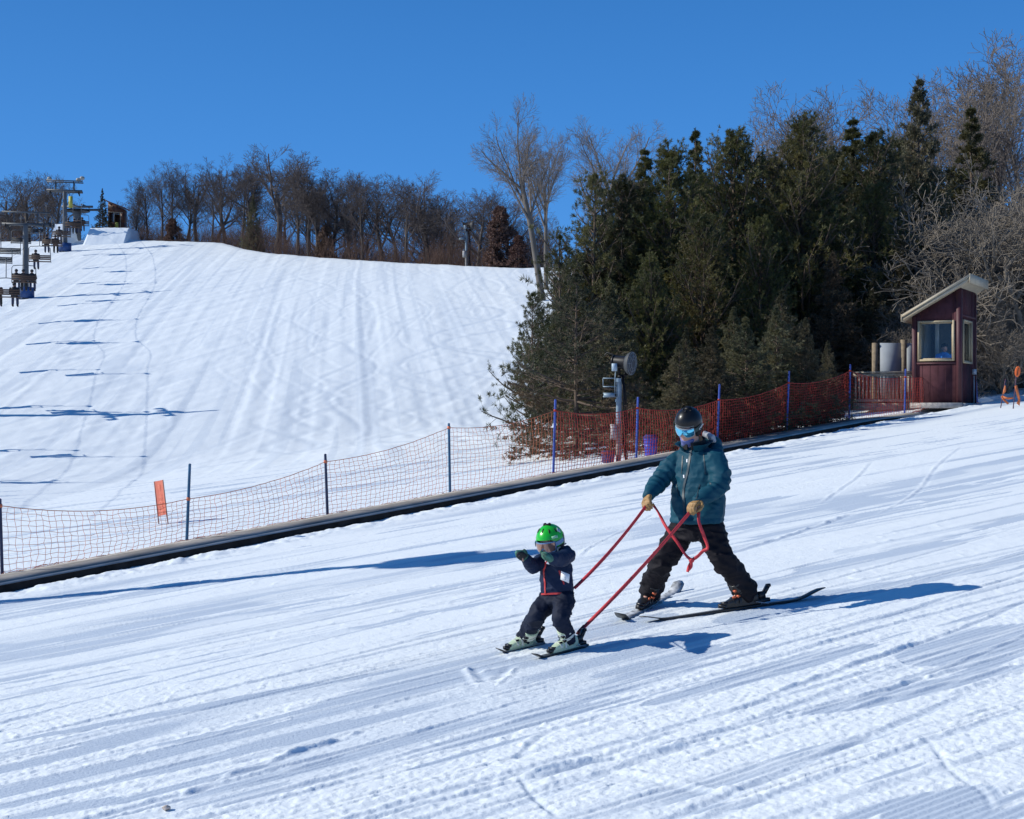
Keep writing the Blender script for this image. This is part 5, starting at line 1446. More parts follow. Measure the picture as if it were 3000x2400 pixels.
for y, lb in CHD:
    c = dn0 if first['d'] else copy_tree(dn0); first['d'] = False
    c.location = (lane_x(y, -LANE), y, seat_z(y)); c.rotation_euler = (0, 0, ang_up + math.pi)
    c["label"] = lb or "downhill chair past the left edge of the view, seen only by its shadow"

# top terminal, cabin and snow ramp
yt = 151.0; xt = (226 - 1500) / FPX * yt; bt_ = on(xt, yt)
term = empty("lift_terminal", bt_, label="grey top terminal with wheel, column and yellow hanging panel", cat="terminal")
zt = (1200 - 612) / FPX * yt - bt_[2]
MB().tube([(0, 0, -0.2), (0, 0, zt)], 0.42, 12).build("column", M_TOWER, term, smooth=True, angle=50)
mb = MB()
for k in (-1.2, 1.2): mb.bar(np.array([-1.3, k, zt + 0.05]), np.array([2.1, k, zt + 0.05]), 0.2, 0.22)
for k in (-1.0, 0.0, 1.0): mb.bar(np.array([k, -1.2, zt + 0.27]), np.array([k, 1.2, zt + 0.27]), 0.12, 0.12)
mb.build("frame", M_TOWER, term)
mb = MB(); mb.loft([(0, 0, zt - 0.30), (0, 0, zt - 0.16)], [[1.35, 0, 0]] * 2, [[0, 1.35, 0]] * 2, 24); mb.build("bullwheel", M_BLACK, term, smooth=True, angle=40)
mb = MB(); mb.box((-0.28, -1.35, zt + 0.55), (0.42, 0.12, 1.25)); mb.build("hanging_panel", mat("faded_yellow", (0.42, 0.38, 0.06), 0.6, var=0.1), term)
ycab = 155.0; xc_ = (344 - 1500) / FPX * ycab; bc = np.array([xc_, ycab, (1200 - 680) / FPX * ycab])
cab = empty("hilltop_cabin", bc, label="small orange-brown cabin with sloping roof at the top of the hill", cat="cabin")
M_CAB = mat("orange_brown_siding", (0.115, 0.042, 0.022), 0.65, var=0.15, scale=3)
M_CABT = mat("pale_cabin_trim", (0.36, 0.30, 0.22), 0.65)
wq, hq = 0.85, 2.6
mb = MB()
mb.box((0, 0, 0.50), (2 * wq, 1.5, 1.0))
mb.box((-wq + 0.08, 0, 1.6), (0.14, 1.5, 1.2)); mb.box((wq - 0.12, 0, 1.55), (0.24, 1.5, 1.1)); mb.box((0, 0.68, 1.55), (2 * wq - .5, 0.12, 1.1))
V = [(-wq, -.75, 2.2), (wq, -.75, 2.1), (wq, -.75, 2.55), (-wq, -.75, 3.25)]
mb.add([np.array(v) for v in V] + [np.array(v) + [0, 1.5, 0] for v in V], [[0, 1, 2, 3], [7, 6, 5, 4], [0, 4, 5, 1], [1, 5, 6, 2], [2, 6, 7, 3], [3, 7, 4, 0]])
mb.build("wall", M_CAB, cab)
mb = MB(); V = [(-wq - .3, -1.0, 3.42), (wq + .3, -1.0, 2.50), (wq + .3, 1.0, 2.50), (-wq - .3, 1.0, 3.42)]
mb.add([np.array(v) for v in V] + [np.array(v) + [0, 0, .12] for v in V], [[3, 2, 1, 0], [4, 5, 6, 7], [0, 1, 5, 4], [1, 2, 6, 5], [2, 3, 7, 6], [3, 0, 4, 7]]); mb.build("roof", mat("red_brown_roof", (0.20, 0.10, 0.075), 0.8), cab)
mb = MB(); mb.bar((-wq, -.78, 2.17), (wq, -.78, 2.07), 0.05, 0.08); mb.bar((wq - .28, -.78, 0.0), (wq - .28, -.78, 2.1), 0.06, 0.05); mb.bar((-.1, -.78, 1.0), (-.1, -.78, 2.1), 0.05, 0.05); mb.build("trim", M_CABT, cab)
mb = MB(); mb.box((0.15, -0.80, 0.62), (0.36, 0.05, 0.75)); mb.build("sign_board", mat("faded_yellow", (0.42, 0.38, 0.06), 0.6), cab)

def ramp(px0, px1, top, bot, y0, dep, seed):
    x0 = (px0 - 1500) / FPX * y0; x1 = (px1 - 1500) / FPX * y0; zt_ = (1200 - top) / FPX * y0
    nx, ny = 40, 26
    V = []
    g = np.random.default_rng(seed)
    for i in range(nx + 1):
        for j in range(ny + 1):
            a = i / nx; b = j / ny
            x = x0 + (x1 - x0) * a; y = y0 + dep * b
            e = min(1, a / 0.06) * min(1, (1 - a) / 0.025) * min(1, b / 0.32) * min(1, (1 - b) / 0.2)
            gz = float(H(x, y)) - 0.1
            z = gz + max(zt_ - gz, 0.3) * e
            V.append((x, y, z))
    V = np.array(V); V[:, 2] += 0.16 * (fbm2(V[:, 0] / 0.7, V[:, 1] / 0.7, seed, 3) - 0.5)
    F = [[i * (ny + 1) + j, (i + 1) * (ny + 1) + j, (i + 1) * (ny + 1) + j + 1, i * (ny + 1) + j + 1] for i in range(nx) for j in range(ny)]
    o = link("snow_ramp", mesh_np("snow_ramp", V, [np.array(F)], M_SNOW, True, {"pack_shade": np.full(len(V), 0.15)}))
    tag(o, "banked block of snow at the lift's top station", None, None, "structure")
ramp(236, 366, 659, 697, 145.5, 7.0, 1)
ramp(143, 186, 650, 690, 145.5, 5.0, 2)
# ------------------------------------------------------------------ the two skiers
def blob(name, mb, vox, iters, m, parent, origin, wrinkle=None, smooth=True, post=None):
    """union of closed shapes grown into one continuous skin."""
    V, F = mb.data()
    me = mesh_np("tmp", V, F)
    o = link("tmp", me)
    r = o.modifiers.new("r", 'REMESH'); r.mode = 'VOXEL'; r.voxel_size = vox
    s = o.modifiers.new("s", 'SMOOTH'); s.factor = 0.5; s.iterations = iters
    bpy.context.view_layer.update()
    out = bpy.data.meshes.new_from_object(o.evaluated_get(bpy.context.evaluated_depsgraph_get()))
    bpy.data.objects.remove(o); bpy.data.meshes.remove(me)
    n = len(out.vertices)
    co = np.zeros(n * 3, np.float32); out.vertices.foreach_get("co", co); co = co.reshape(-1, 3).astype(float)
    no = np.zeros(n * 3, np.float32); out.vertices.foreach_get("normal", no); no = no.reshape(-1, 3).astype(float)
    if wrinkle: co = co + no * wrinkle(co, no)[:, None]
    if post: co = post(co)
    world = co.copy()
    out.vertices.foreach_set("co", (co - np.asarray(origin)).astype(np.float32).ravel())
    out.polygons.foreach_set("use_smooth", np.ones(len(out.polygons), bool))
    out.materials.clear(); out.materials.append(m); out.name = name
    out.update()
    # world-space tree for laying zips and flaps on the cloth
    polys = [tuple(p.vertices) for p in out.polygons]
    tree = BVHTree.FromPolygons([Vector(v) for v in world], polys)
    return link(name, out, parent), tree

def folds(amp, f=(11, 11, 17), seed=0, fine=0.35):
    f = np.array(f, float)
    def w(P, N):
        warp = P + 0.05 * np.stack([noise3(P * 6 + 3, seed + 1), noise3(P * 6 + 7, seed + 2), noise3(P * 6 + 11, seed + 3)], 1)
        a = 1 - np.abs(2 * noise3(warp * f, seed) - 1)
        b = 1 - np.abs(2 * noise3(warp * f * 2.1 + 5, seed + 9) - 1)
        return amp * 1.25 * (a ** 2.6 - 0.35) + amp * fine * (b ** 2 - 0.4)
    return w

def cast_ribbon(name, tree, pts, d, w, t, m, parent, origin, off=0.003):
    """strip laid on the cloth: every point is carried onto the skin along its own line of sight."""
    P, N = [], []
    for p in pts:
        d = Vector(nrm(p))
        hit = tree.ray_cast(Vector(p) - d * 1.2, d)
        if hit[0] is None: continue
        P.append(np.array(hit[0]) + np.array(hit[1]) * off); N.append(np.array(hit[1]))
    if len(P) < 2: return None
    P = np.array(P); N = np.array(N)
    if len(P) > 4:
        k = np.array([1, 2, 3, 2, 1.0]); k /= k.sum()
        Nn = np.stack([np.convolve(np.pad(N[:, i], 2, mode='edge'), k, 'valid') for i in range(3)], 1); N = nrm(Nn)
    return MB().ribbon(P, w, t, N).build(name, m, parent, origin, smooth=True, angle=60)

def lerp(a, b, t): return np.asarray(a) * (1 - t) + np.asarray(b) * t
def path(pts, n):
    P = np.array(pts, float); s = np.linspace(0, len(P) - 1, n); i = np.minimum(s.astype(int), len(P) - 2); f = (s - i)[:, None]
    # Catmull-Rom
    Q = np.concatenate([[2 * P[0] - P[1]], P, [2 * P[-1] - P[-2]]])
    p0, p1, p2, p3 = Q[i], Q[i + 1], Q[i + 2], Q[i + 3]
    return 0.5 * (2 * p1 + (p2 - p0) * f + (2 * p0 - 5 * p1 + 4 * p2 - p3) * f ** 2 + (3 * p1 - p0 - 3 * p2 + p3) * f ** 3)

def head_frame(F, pitch, roll=0.0):
    F = nrm(np.array([F[0], F[1], 0.0])); L = np.array([-F[1], F[0], 0.0])
    f = F * math.cos(pitch) - UZ * math.sin(pitch)
    u = np.cross(f, L)
    L2 = L * math.cos(roll) + u * math.sin(roll); u2 = np.cross(f, L2)
    return np.stack([f, L2, u2], 1)             # columns: forward, left, up

def helmet_shell(R, c, rf, rl, ru, m, parent, origin, name="helmet", scale=1.0):
    """double shell dome: low at the sides and back, cut at the brow."""
    mb = MB()
    nu, nv = 40, 14
    def low(ph):
        a = abs(((ph + math.pi) % (2 * math.pi)) - math.pi)          # 0 front .. pi back
        return np.interp(a, [0, 0.75, 1.05, 1.6, 2.3, math.pi], [0.20, 0.17, -0.40, -0.62, -0.60, -0.55])
    V = []
    for sc_ in (1.0, 0.90):
        for i in range(nu):
            ph = 2 * math.pi * i / nu; z0 = low(ph)
            th0 = math.acos(max(-0.99, min(0.99, z0)))
            for j in range(nv + 1):
                th = th0 * j / nv
                p = np.array([math.sin(th) * math.cos(ph) * rf, math.sin(th) * math.sin(ph) * rl, math.cos(th) * ru]) * sc_
                V.append(c + R @ p)
    F = []; S1 = nu * (nv + 1)
    for i in range(nu):
        i2 = (i + 1) % nu
        for j in range(nv):
            a, b, d, e = i * (nv + 1) + j, i2 * (nv + 1) + j, i2 * (nv + 1) + j + 1, i * (nv + 1) + j + 1
            if j == 0:
                pass
            F.append([e, d, b, a]); F.append([S1 + a, S1 + b, S1 + d, S1 + e])
        a, b = i * (nv + 1) + nv, i2 * (nv + 1) + nv
        F.append([a, S1 + a, S1 + b, b])
    mb.add(V, F)
    return mb.build(name, m, parent, origin, smooth=True, angle=55)

def ell_patch(R, c, r, az0, az1, z_fn, nu, thick):
    """curved band on an ellipsoid of radii r (front, left, up); z_fn(t)-> (zlow, zhigh) in units of r_up."""
    V = []
    for sc_ in (1.0, 1.0 - thick):
        for i in range(nu + 1):
            t = i / nu; ph = az0 + (az1 - az0) * t
            zl, zh = z_fn(t)
            for k in range(5):
                z = zl + (zh - zl) * k / 4
                s = math.sqrt(max(0.05, 1 - min(0.95, z * z) * 0.55))
                V.append(c + R @ (np.array([math.cos(ph) * r[0] * s, math.sin(ph) * r[1] * s, z * r[2]]) * np.array([sc_, sc_, 1])))
    F = []; S1 = (nu + 1) * 5
    for i in range(nu):
        for k in range(4):
            a = i * 5 + k
            F.append([a, a + 5, a + 6, a + 1]); F.append([S1 + a + 1, S1 + a + 6, S1 + a + 5, S1 + a])
        a, b = i * 5, i * 5 + 4
        F.append([a, S1 + a, S1 + a + 5, a + 5]); F.append([b + 5, S1 + b + 5, S1 + b, b])
    for i in (0, nu):
        for k in range(4):
            a = i * 5 + k
            F.append([a, a + 1, S1 + a + 1, S1 + a] if i == 0 else [a + 1, a, S1 + a, S1 + a + 1])
    return V, F

def head_prims(mb, R, c, s=1.0):
    """skull, jaw, nose, brow, lips, ears and eyes sockets as overlapping shapes (c = centre of skull)."""
    P = lambda f, l, u: c + R @ (np.array([f, l, u]) * s)
    mb.ell(c, np.array([0.098, 0.076, 0.105]) * s, R, 20, 14)
    mb.ell(P(0.040, 0, -0.070), np.array([0.062, 0.056, 0.060]) * s, R)
    mb.ell(P(0.075, 0, -0.108), np.array([0.026, 0.030, 0.022]) * s, R)
    mb.cap(P(0.094, 0, -0.005), P(0.114, 0, -0.040), 0.009 * s, 0.014 * s, 8)
    for l in (-1, 1):
        mb.ell(P(0.106, l * 0.010, -0.044), np.array([0.010, 0.009, 0.008]) * s, R, 8, 6)
        mb.ell(P(0.080, l * 0.034, -0.040), np.array([0.024, 0.022, 0.020]) * s, R, 10, 8)
        mb.ell(P(-0.005, l * 0.078, -0.020), np.array([0.018, 0.010, 0.030]) * s, R, 8, 6)
        mb.ell(P(0.083, l * 0.032, 0.022), np.array([0.018, 0.026, 0.010]) * s, R, 8, 6)
    mb.ell(P(0.098, 0, -0.073), np.array([0.010, 0.024, 0.006]) * s, R, 10, 6)
    mb.ell(P(0.096, 0, -0.086), np.array([0.010, 0.021, 0.007]) * s, R, 10, 6)

def hand_prims(mb, wrist, d, palm_n, s=1.0, side=1, curl=1.0):
    """palm, four curled fingers of different lengths and a thumb; d: wrist to knuckles, palm_n: out of the palm."""
    d = nrm(d); n = nrm(palm_n - d * np.dot(palm_n, d)); b = np.cross(n, d) * side
    kn = wrist + d * 0.085 * s
    mb.loft([wrist - d * 0.01 * s, wrist + d * 0.03 * s, wrist + d * 0.06 * s, kn], [b * r * s for r in (0.028, 0.038, 0.044, 0.042)], [n * r * s for r in (0.022, 0.021, 0.019, 0.015)], 14, sq=2.6)
    for k, (off, L) in enumerate(((0.033, 0.88), (0.011, 1.0), (-0.011, 0.94), (-0.032, 0.74))):
        p0 = kn + b * off * s - d * 0.006 * s
        a1, a2, a3 = 0.55 * curl + 0.06 * k, 1.45 * curl, 2.5 * curl
        p1 = p0 + (d * math.cos(a1) + n * math.sin(a1)) * 0.042 * L * s
        p2 = p1 + (d * math.cos(a2) + n * math.sin(a2)) * 0.030 * L * s
        p3 = p2 + (d * math.cos(a3) + n * math.sin(a3)) * 0.022 * L * s
        mb.chain([p0, p1, p2, p3], [0.0125 * s, 0.0118 * s, 0.0108 * s, 0.0095 * s], 9)
    mb.ell(kn + n * 0.022 * s - d * 0.012 * s, np.array([0.030, 0.036, 0.022]) * s, np.stack([d, b, n], 1), 10, 8)
    t0 = wrist + d * 0.022 * s + b * 0.034 * s
    t1 = t0 + (b * 0.55 + d * 0.55 + n * 0.60) * 0.040 * s
    t2 = t1 + (d * 0.75 + n * 0.65 - b * 0.25) * 0.032 * s
    t3 = t2 + (d * 0.65 + n * 0.35 - b * 0.65) * 0.022 * s
    mb.chain([t0, t1, t2, t3], [0.0155 * s, 0.014 * s, 0.0125 * s, 0.010 * s], 9)

def ski(name, label, tail, tip, width, mtop, medge, rocker_tip, rocker_tail, cat="ski", group=None, edge=0.0, lift_tip=0.08, lift_tail=0.03):
    """sidecut ski with turned-up ends lying from tail to tip on the snow."""
    tail = np.array(tail, float); tip = np.array(tip, float)
    L = np.linalg.norm(tip - tail); t = (tip - tail) / L
    side = nrm(np.cross(UZ, t)); up = np.cross(t, side)
    side = side * math.cos(edge) + up * math.sin(edge); up = np.cross(t, side)
    mid = (tail + tip) / 2
    r = empty(name, mid, label=label, cat=cat, group=group)
    n = 33; s = np.linspace(0, 1, n)
    wd = width * (0.78 + 0.22 * (2 * s - 0.94) ** 2 * 1.1)
    wd *= np.sqrt(np.clip(1 - ((s - 0.93) / 0.071).clip(0, 1) ** 2, 0.02, 1)) * np.sqrt(np.clip(1 - ((0.05 - s) / 0.052).clip(0, 1) ** 2, 0.03, 1))
    z = lift_tip * sstep(1 - rocker_tip, 1.0, s) ** 1.3 + lift_tail * sstep(rocker_tail, 0.0, s) ** 1.3
    th = 0.016 - 0.009 * np.abs(2 * s - 1) ** 2
    C = np.array([tail + t * L * a + up * zz for a, zz in zip(s, z)]) - mid
    mb = MB()
    V = np.stack([C + side * (wd / 2)[:, None] + up * th[:, None], C - side * (wd / 2)[:, None] + up * th[:, None], C - side * (wd / 2)[:, None], C + side * (wd / 2)[:, None]], 1).reshape(-1, 3)
    Ft, Fo = [], []
    for i in range(n - 1):
        a, b = i * 4, (i + 1) * 4
        Ft.append([a, b, b + 1, a + 1]); Fo += [[a + 1, b + 1, b + 2, a + 2], [a + 2, b + 2, b + 3, a + 3], [a + 3, b + 3, b, a]]
    Fo += [[0, 1, 2, 3], [(n - 1) * 4 + k for k in (3, 2, 1, 0)]]
    me = mesh_np("ski_body", V, [np.array(Ft + Fo)], [mtop, medge], False, None, [0] * len(Ft) + [1] * len(Fo))
    link("ski_body", me, r)
    return r, mid, t, side, up

def binding(r, mid, boot_c, t, side, up, s, m, lever_up=False):
    o = boot_c - mid
    mb = MB(); Rm = np.stack([t, side, up], 1)
    mb.box(o + t * 0.175 * s + up * 0.028 * s, (0.09 * s, 0.062 * s, 0.030 * s), Rm); mb.box(o + t * 0.165 * s + up * 0.050 * s, (0.05 * s, 0.075 * s, 0.024 * s), Rm)
    mb.tube([o + t * 0.19 * s + up * 0.03 * s, o + t * 0.225 * s + up * 0.035 * s], 0.02 * s, 8)
    mb.build("toe_piece", m, r)
    mb = MB(); mb.box(o - t * 0.185 * s + up * 0.030 * s, (0.12 * s, 0.060 * s, 0.034 * s), Rm); mb.box(o - t * 0.178 * s + up * 0.075 * s, (0.06 * s, 0.058 * s, 0.065 * s), Rm)
    a = o - t * 0.205 * s + up * 0.09 * s
    mb.bar(a, a - t * 0.045 * s + up * 0.058 * s, 0.046 * s, 0.030 * s, t); mb.box(a - t * 0.050 * s + up * 0.062 * s, (0.030 * s, 0.05 * s, 0.026 * s), Rm)
    mb.build("heel_piece", m, r)
    mb = MB()
    for sg in (-1, 1): mb.tube([o - t * 0.10 * s + side * 0.05 * s * sg + up * 0.03 * s, o - t * 0.17 * s + side * 0.06 * s * sg + up * 0.012 * s, o - t * 0.215 * s + side * 0.06 * s * sg + up * 0.0], 0.005 * s, 6)
    mb.build("brake_arm", M_STEEL, r)

def boot(name, c, t, side, up, knee, s, m_shell, m_cuff, m_buckle, parent, origin, label=None):
    """hard ski boot: lugged sole, rounded lower shell, raked cuff, straps with buckles."""
    P = lambda f, l, u: c + (t * f + side * l + up * u) * s
    mb = MB()
    fs = [-0.135, -0.12, -0.06, 0.02, 0.08, 0.13, 0.158]
    hw = [0.030, 0.042, 0.044, 0.046, 0.053, 0.046, 0.030]
    hz = [0.075, 0.095, 0.098, 0.092, 0.066, 0.046, 0.034]
    mb.loft([P(f, 0, 0.020 + h / 2) for f, h in zip(fs, hz)], [side * w_ * s for w_ in hw], [up * h / 2 * 1.05 * s for h in hz], 18, sq=2.8)
    mb.loft([P(-0.150, 0, 0.014), P(-0.08, 0, 0.016), P(0.06, 0, 0.016), P(0.172, 0, 0.014)], [side * x * s for x in (0.034, 0.036, 0.040, 0.030)], [up * 0.017 * s] * 4, 14, sq=4)
    ax = nrm(knee - P(-0.05, 0, 0.08))
    c0 = P(-0.052, 0, 0.06); a_f = nrm(t - ax * np.dot(t, ax)); a_s = np.cross(ax, a_f)
    mb.loft([c0 + ax * h * s for h in (0.0, 0.05, 0.10, 0.16, 0.20)], [a_f * x * s for x in (0.062, 0.068, 0.068, 0.070, 0.072)], [a_s * x * s for x in (0.046, 0.050, 0.054, 0.060, 0.064)], 18, sq=2.4)
    o, tree = blob(name, mb, 0.0075 * s, 2, m_shell, parent, origin)
    if label: o["label"] = label
    for h, w_ in ((0.10, 0.030), (0.155, 0.034)):
        ring = [c0 + ax * h * s + (a_f * math.cos(q) * 0.0735 + a_s * math.sin(q) * 0.060) * s for q in np.linspace(0, 2 * math.pi, 25)]
        nn = [nrm(a_f * math.cos(q) + a_s * math.sin(q)) for q in np.linspace(0, 2 * math.pi, 25)]
        mb = MB(); mb.ribbon(ring, w_ * s, 0.006 * s, nn); mb.build("strap", m_cuff, o, origin, smooth=True, angle=50)
    for f, u in ((0.035, 0.112), (0.085, 0.082)):
        mb = MB(); ring = [P(f, 0.056 * math.cos(q), 0.045 + (u - 0.04) * math.sin(q)) for q in np.linspace(-0.2, math.pi + 0.2, 15)]
        nn = [nrm(side * math.cos(q) + up * math.sin(q)) for q in np.linspace(-0.2, math.pi + 0.2, 15)]
        mb.ribbon(ring, 0.020 * s, 0.006 * s, nn); mb.build("strap", m_cuff, o, origin, smooth=True, angle=50)
    for f, l, u in ((0.035, 0.042, 0.112), (0.085, 0.046, 0.088)):
        mb = MB(); mb.box(P(f, l, u), np.array((0.030, 0.012, 0.016)) * s, np.stack([t, side, up], 1)); mb.build("buckle", m_buckle, o, origin)
    for h in (0.10, 0.155):
        q = 0.7; mb = MB(); mb.box(c0 + ax * h * s + (a_f * math.cos(q) * 0.078 + a_s * math.sin(q) * 0.064) * s, np.array((0.026, 0.030, 0.014)) * s, np.stack([a_f, a_s, ax], 1)); mb.build("buckle", m_buckle, o, origin)
    return o

M_TEAL = mat("teal_shell_fabric", (0.005, 0.058, 0.090), 0.62, var=0.10, scale=5, bump=0.12, bscale=180, spec=0.18)
M_TEALD = mat("dark_teal_zip", (0.006, 0.03, 0.045), 0.5)
M_PANTS = mat("black_ski_trousers", (0.0095, 0.008, 0.011), 0.72, var=0.18, scale=5, bump=0.15, bscale=160, spec=0.18)
M_HELM = mat("gloss_black_helmet", (0.006, 0.006, 0.007), 0.36, var=0.1, scale=4, spec=0.3, coat=0.12)
M_LENS = mat("mirrored_cyan_lens", (0.12, 0.55, 0.80), 0.08, metal=0.85, var=0.12, scale=3, coat=0.4)
M_FRAME = mat("goggle_frame_grey", (0.30, 0.36, 0.40), 0.5)
M_STRAPG = mat("dark_green_strap", (0.035, 0.060, 0.055), 0.75, var=0.15, scale=20)
M_WHITE = mat("white_print", (0.80, 0.80, 0.80), 0.6, var=0.03)
M_GAITER = mat("lavender_gaiter", (0.13, 0.155, 0.36), 0.85, var=0.1, scale=9, bump=0.1, bscale=120)
M_GLOVE = mat("tan_leather_glove", (0.34, 0.19, 0.065), 0.6, var=0.28, scale=14, bump=0.3, bscale=70)
M_GLOVEP = mat("orange_leather_palm", (0.52, 0.20, 0.05), 0.55, var=0.15, scale=14)
M_BOOTB = mat("black_boot_shell", (0.014, 0.014, 0.015), 0.35, var=0.15, scale=9)
M_BUCKO = mat("orange_buckle", (0.60, 0.13, 0.05), 0.45, metal=0.2)
M_SKITOP = mat("snow_dusted_ski_top", (0.36, 0.37, 0.38), 0.5, var=0.75, scale=16, bump=0.3, bscale=40)
M_SKIDK = mat("dark_ski_top", (0.085, 0.09, 0.09), 0.4, var=0.6, scale=7)
M_SKIED = mat("dark_ski_edge", (0.018, 0.018, 0.018), 0.4)
M_REDSTRAP = mat("red_webbing", (0.58, 0.035, 0.045), 0.6, var=0.12, scale=25, bump=0.2, bscale=200)
M_NAVY = mat("navy_quilted_fabric", (0.010, 0.020, 0.052), 0.65, var=0.15, scale=6, bump=0.12, bscale=150, spec=0.18)
M_NAVYP = mat("navy_snow_trousers", (0.009, 0.014, 0.031), 0.7, var=0.18, scale=6, bump=0.12, bscale=150, spec=0.18)
M_REDZIP = mat("red_trim", (0.50, 0.035, 0.035), 0.6)
M_GREEN = mat("bright_green_helmet", (0.012, 0.46, 0.022), 0.28, var=0.06, scale=3, coat=0.4)
M_GREY = mat("grey_helmet_rear", (0.055, 0.07, 0.085), 0.5)
M_MITT = mat("green_patterned_mitten", (0.045, 0.15, 0.10), 0.75, var=0.75, scale=26)
M_MITTB = mat("black_mitten_palm", (0.012, 0.013, 0.014), 0.7)
M_BOOTG = mat("pale_green_boot_shell", (0.50, 0.60, 0.42), 0.42, var=0.08, scale=8)
M_BOOTW = mat("white_boot_strap", (0.60, 0.62, 0.55), 0.45)
M_AMBER = mat("amber_goggle_lens", (0.36, 0.20, 0.15), 0.12, metal=0.45, var=0.15, scale=8, coat=0.3)
M_BLUEFR = mat("blue_goggle_frame", (0.14, 0.26, 0.44), 0.45)
M_LINING = mat("pale_grey_lining", (0.34, 0.36, 0.40), 0.85, var=0.12, scale=10)

def goggles(R, c, r, m_lens, m_frame, m_strap, parent, origin, s=1.0, strap_r=None, tall=1.0):
    zf = lambda t: (-0.62 * tall + 0.34 * math.exp(-((t - 0.5) / 0.11) ** 2) + 0.10 * (2 * abs(t - .5)) ** 3, 0.16)
    V, F = ell_patch(R, c, r, -1.08, 1.08, zf, 28, 0.10); g_ = MB().add(V, F).build("goggles", m_frame, parent, origin, smooth=True, angle=50)
    zl = lambda t: (-0.54 * tall + 0.36 * math.exp(-((t - 0.5) / 0.12) ** 2) + 0.10 * (2 * abs(t - .5)) ** 3, 0.095)
    V, F = ell_patch(R, c, np.array(r) * [1.03, 1.03, 1.0], -0.97, 0.97, zl, 28, 0.05); MB().add(V, F).build("lens", m_lens, g_, origin, smooth=True, angle=50)
    sr = strap_r if strap_r is not None else np.array(r) * 1.02
    V, F = ell_patch(R, c, sr, 0.98, 2 * math.pi - 0.98, lambda t: (-0.20 + 0.16 * math.sin(math.pi * t), 0.10 + 0.16 * math.sin(math.pi * t)), 40, 0.03)
    MB().add(V, F).build("strap", m_strap, g_, origin, smooth=True, angle=50)
    return g_

# ---- adult ---------------------------------------------------------------------------------------------------------
FD = nrm(np.array([-0.55, -0.83, 0.0])); LD = np.array([0.83, -0.55, 0.0])
ad_o = G(2040, 1782); ad_o = on(J(2035, 1500, 12.05)[0], 12.05)
adult = empty("person", ad_o, label="adult in teal jacket, black trousers and black helmet holding red straps while snowploughing", cat="person")
O = ad_o
# skis first: they fix where the boots stand
skL_tip, skL_tail = G(1876, 1830), G(2420, 1752)          # his left ski, right in the picture
skR_tip, skR_tail = G(1808, 1832), G(1976, 1742)
for p in (skL_tip, skL_tail, skR_tip, skR_tail): p[2] += 0.012
skR_tail = skR_tip + nrm(skR_tail - skR_tip) * 1.55; skR_tail[2] = float(H(skR_tail[0], skR_tail[1])) + 0.012
sL, mL, tL, sdL, upL = ski("ski", "dark ski lying edge-on under the adult's right-hand boot in the picture", skL_tail, skL_tip, 0.118, M_SKIDK, M_SKIED, 0.16, 0.20, group="skis of the adult", edge=0.10, lift_tip=0.05, lift_tail=0.075)
sR, mR, tR, sdR, upR = ski("ski", "snow-dusted ski pointing down the hill under the adult's left-hand boot in the picture", skR_tail, skR_tip, 0.122, M_SKITOP, M_SKIED, 0.14, 0.14, group="skis of the adult", edge=-0.10, lift_tip=0.09, lift_tail=0.09)
bL = J(2172, 1788, 11.95); bR = J(1893, 1786, 12.4)
def onski(p, mid, t, up, lift=0.016):
    k = np.dot((p - mid)[:2], t[:2]) / np.dot(t[:2], t[:2])
    return mid + t * k + up * lift
bL = onski(bL, mL, tL, upL); bR = onski(bR, mR, tR, upR)
M_BIND = mat("black_binding", (0.012, 0.012, 0.014), 0.35)
binding(sL, mL, bL, tL, sdL, upL, 1.0, M_BIND); binding(sR, mR, bR, tR, sdR, upR, 1.0, M_BIND)

hipL, hipR = J(2075, 1540, 11.90), J(2010, 1540, 12.12)
knL, knR = J(2116, 1640, 11.78), J(1941, 1645, 12.10)
anL, anR = bL + upL * 0.16 - tL * 0.05, bR + upR * 0.16 - tR * 0.05
shL, shR = J(2100, 1342, 11.86), J(1986, 1346, 12.12)
elL, elR = J(2108, 1424, 11.76), J(1932, 1408, 12.02)
wrL, wrR = J(2048, 1470, 11.62), J(1902, 1450, 11.82)
hdc = J(2016, 1244, 11.93)
RH = head_frame(FD, R_(28), R_(-9))
chest = J(2042, 1380, 11.99); pelv = J(2043, 1520, 12.0)
dRh = nrm(J(1888, 1474, 11.72) - wrR); dLh = nrm(J(2012, 1486, 11.50) - wrL)
# body, one continuous skin under the clothes
mb = MB()
head_prims(mb, RH, hdc, 1.04)
mb.cap(J(2026, 1275, 11.97), J(2034, 1320, 12.0), 0.056, 0.062)
mb.loft([J(2043, r, 12.0) for r in (1560, 1500, 1440, 1380, 1335, 1318)], [LD * a for a in (0.16, 0.16, 0.15, 0.17, 0.17, 0.08)], [FD * a for a in (0.11, 0.11, 0.10, 0.115, 0.10, 0.06)], 18)
for sh, el, wr in ((shL, elL, wrL), (shR, elR, wrR)): mb.chain([lerp(sh, chest, 0.15), el, wr], [0.055, 0.042, 0.032])
hand_prims(mb, wrR, dRh, np.array([0.5, -0.1, -0.75]), 0.88, 1, 0.95)
hand_prims(mb, wrL, dLh, np.array([0.35, 0.2, -0.85]), 0.88, -1, 0.95)
for hp_, kn, an in ((hipL, knL, anL), (hipR, knR, anR)): mb.chain([hp_, kn, an], [0.088, 0.060, 0.042])
mb.cap(anL, bL + tL * 0.10 + upL * 0.04, 0.042, 0.03); mb.cap(anR, bR + tR * 0.10 + upR * 0.04, 0.042, 0.03)
blob("body", mb, 0.0085, 3, M_SKIN, adult, O)

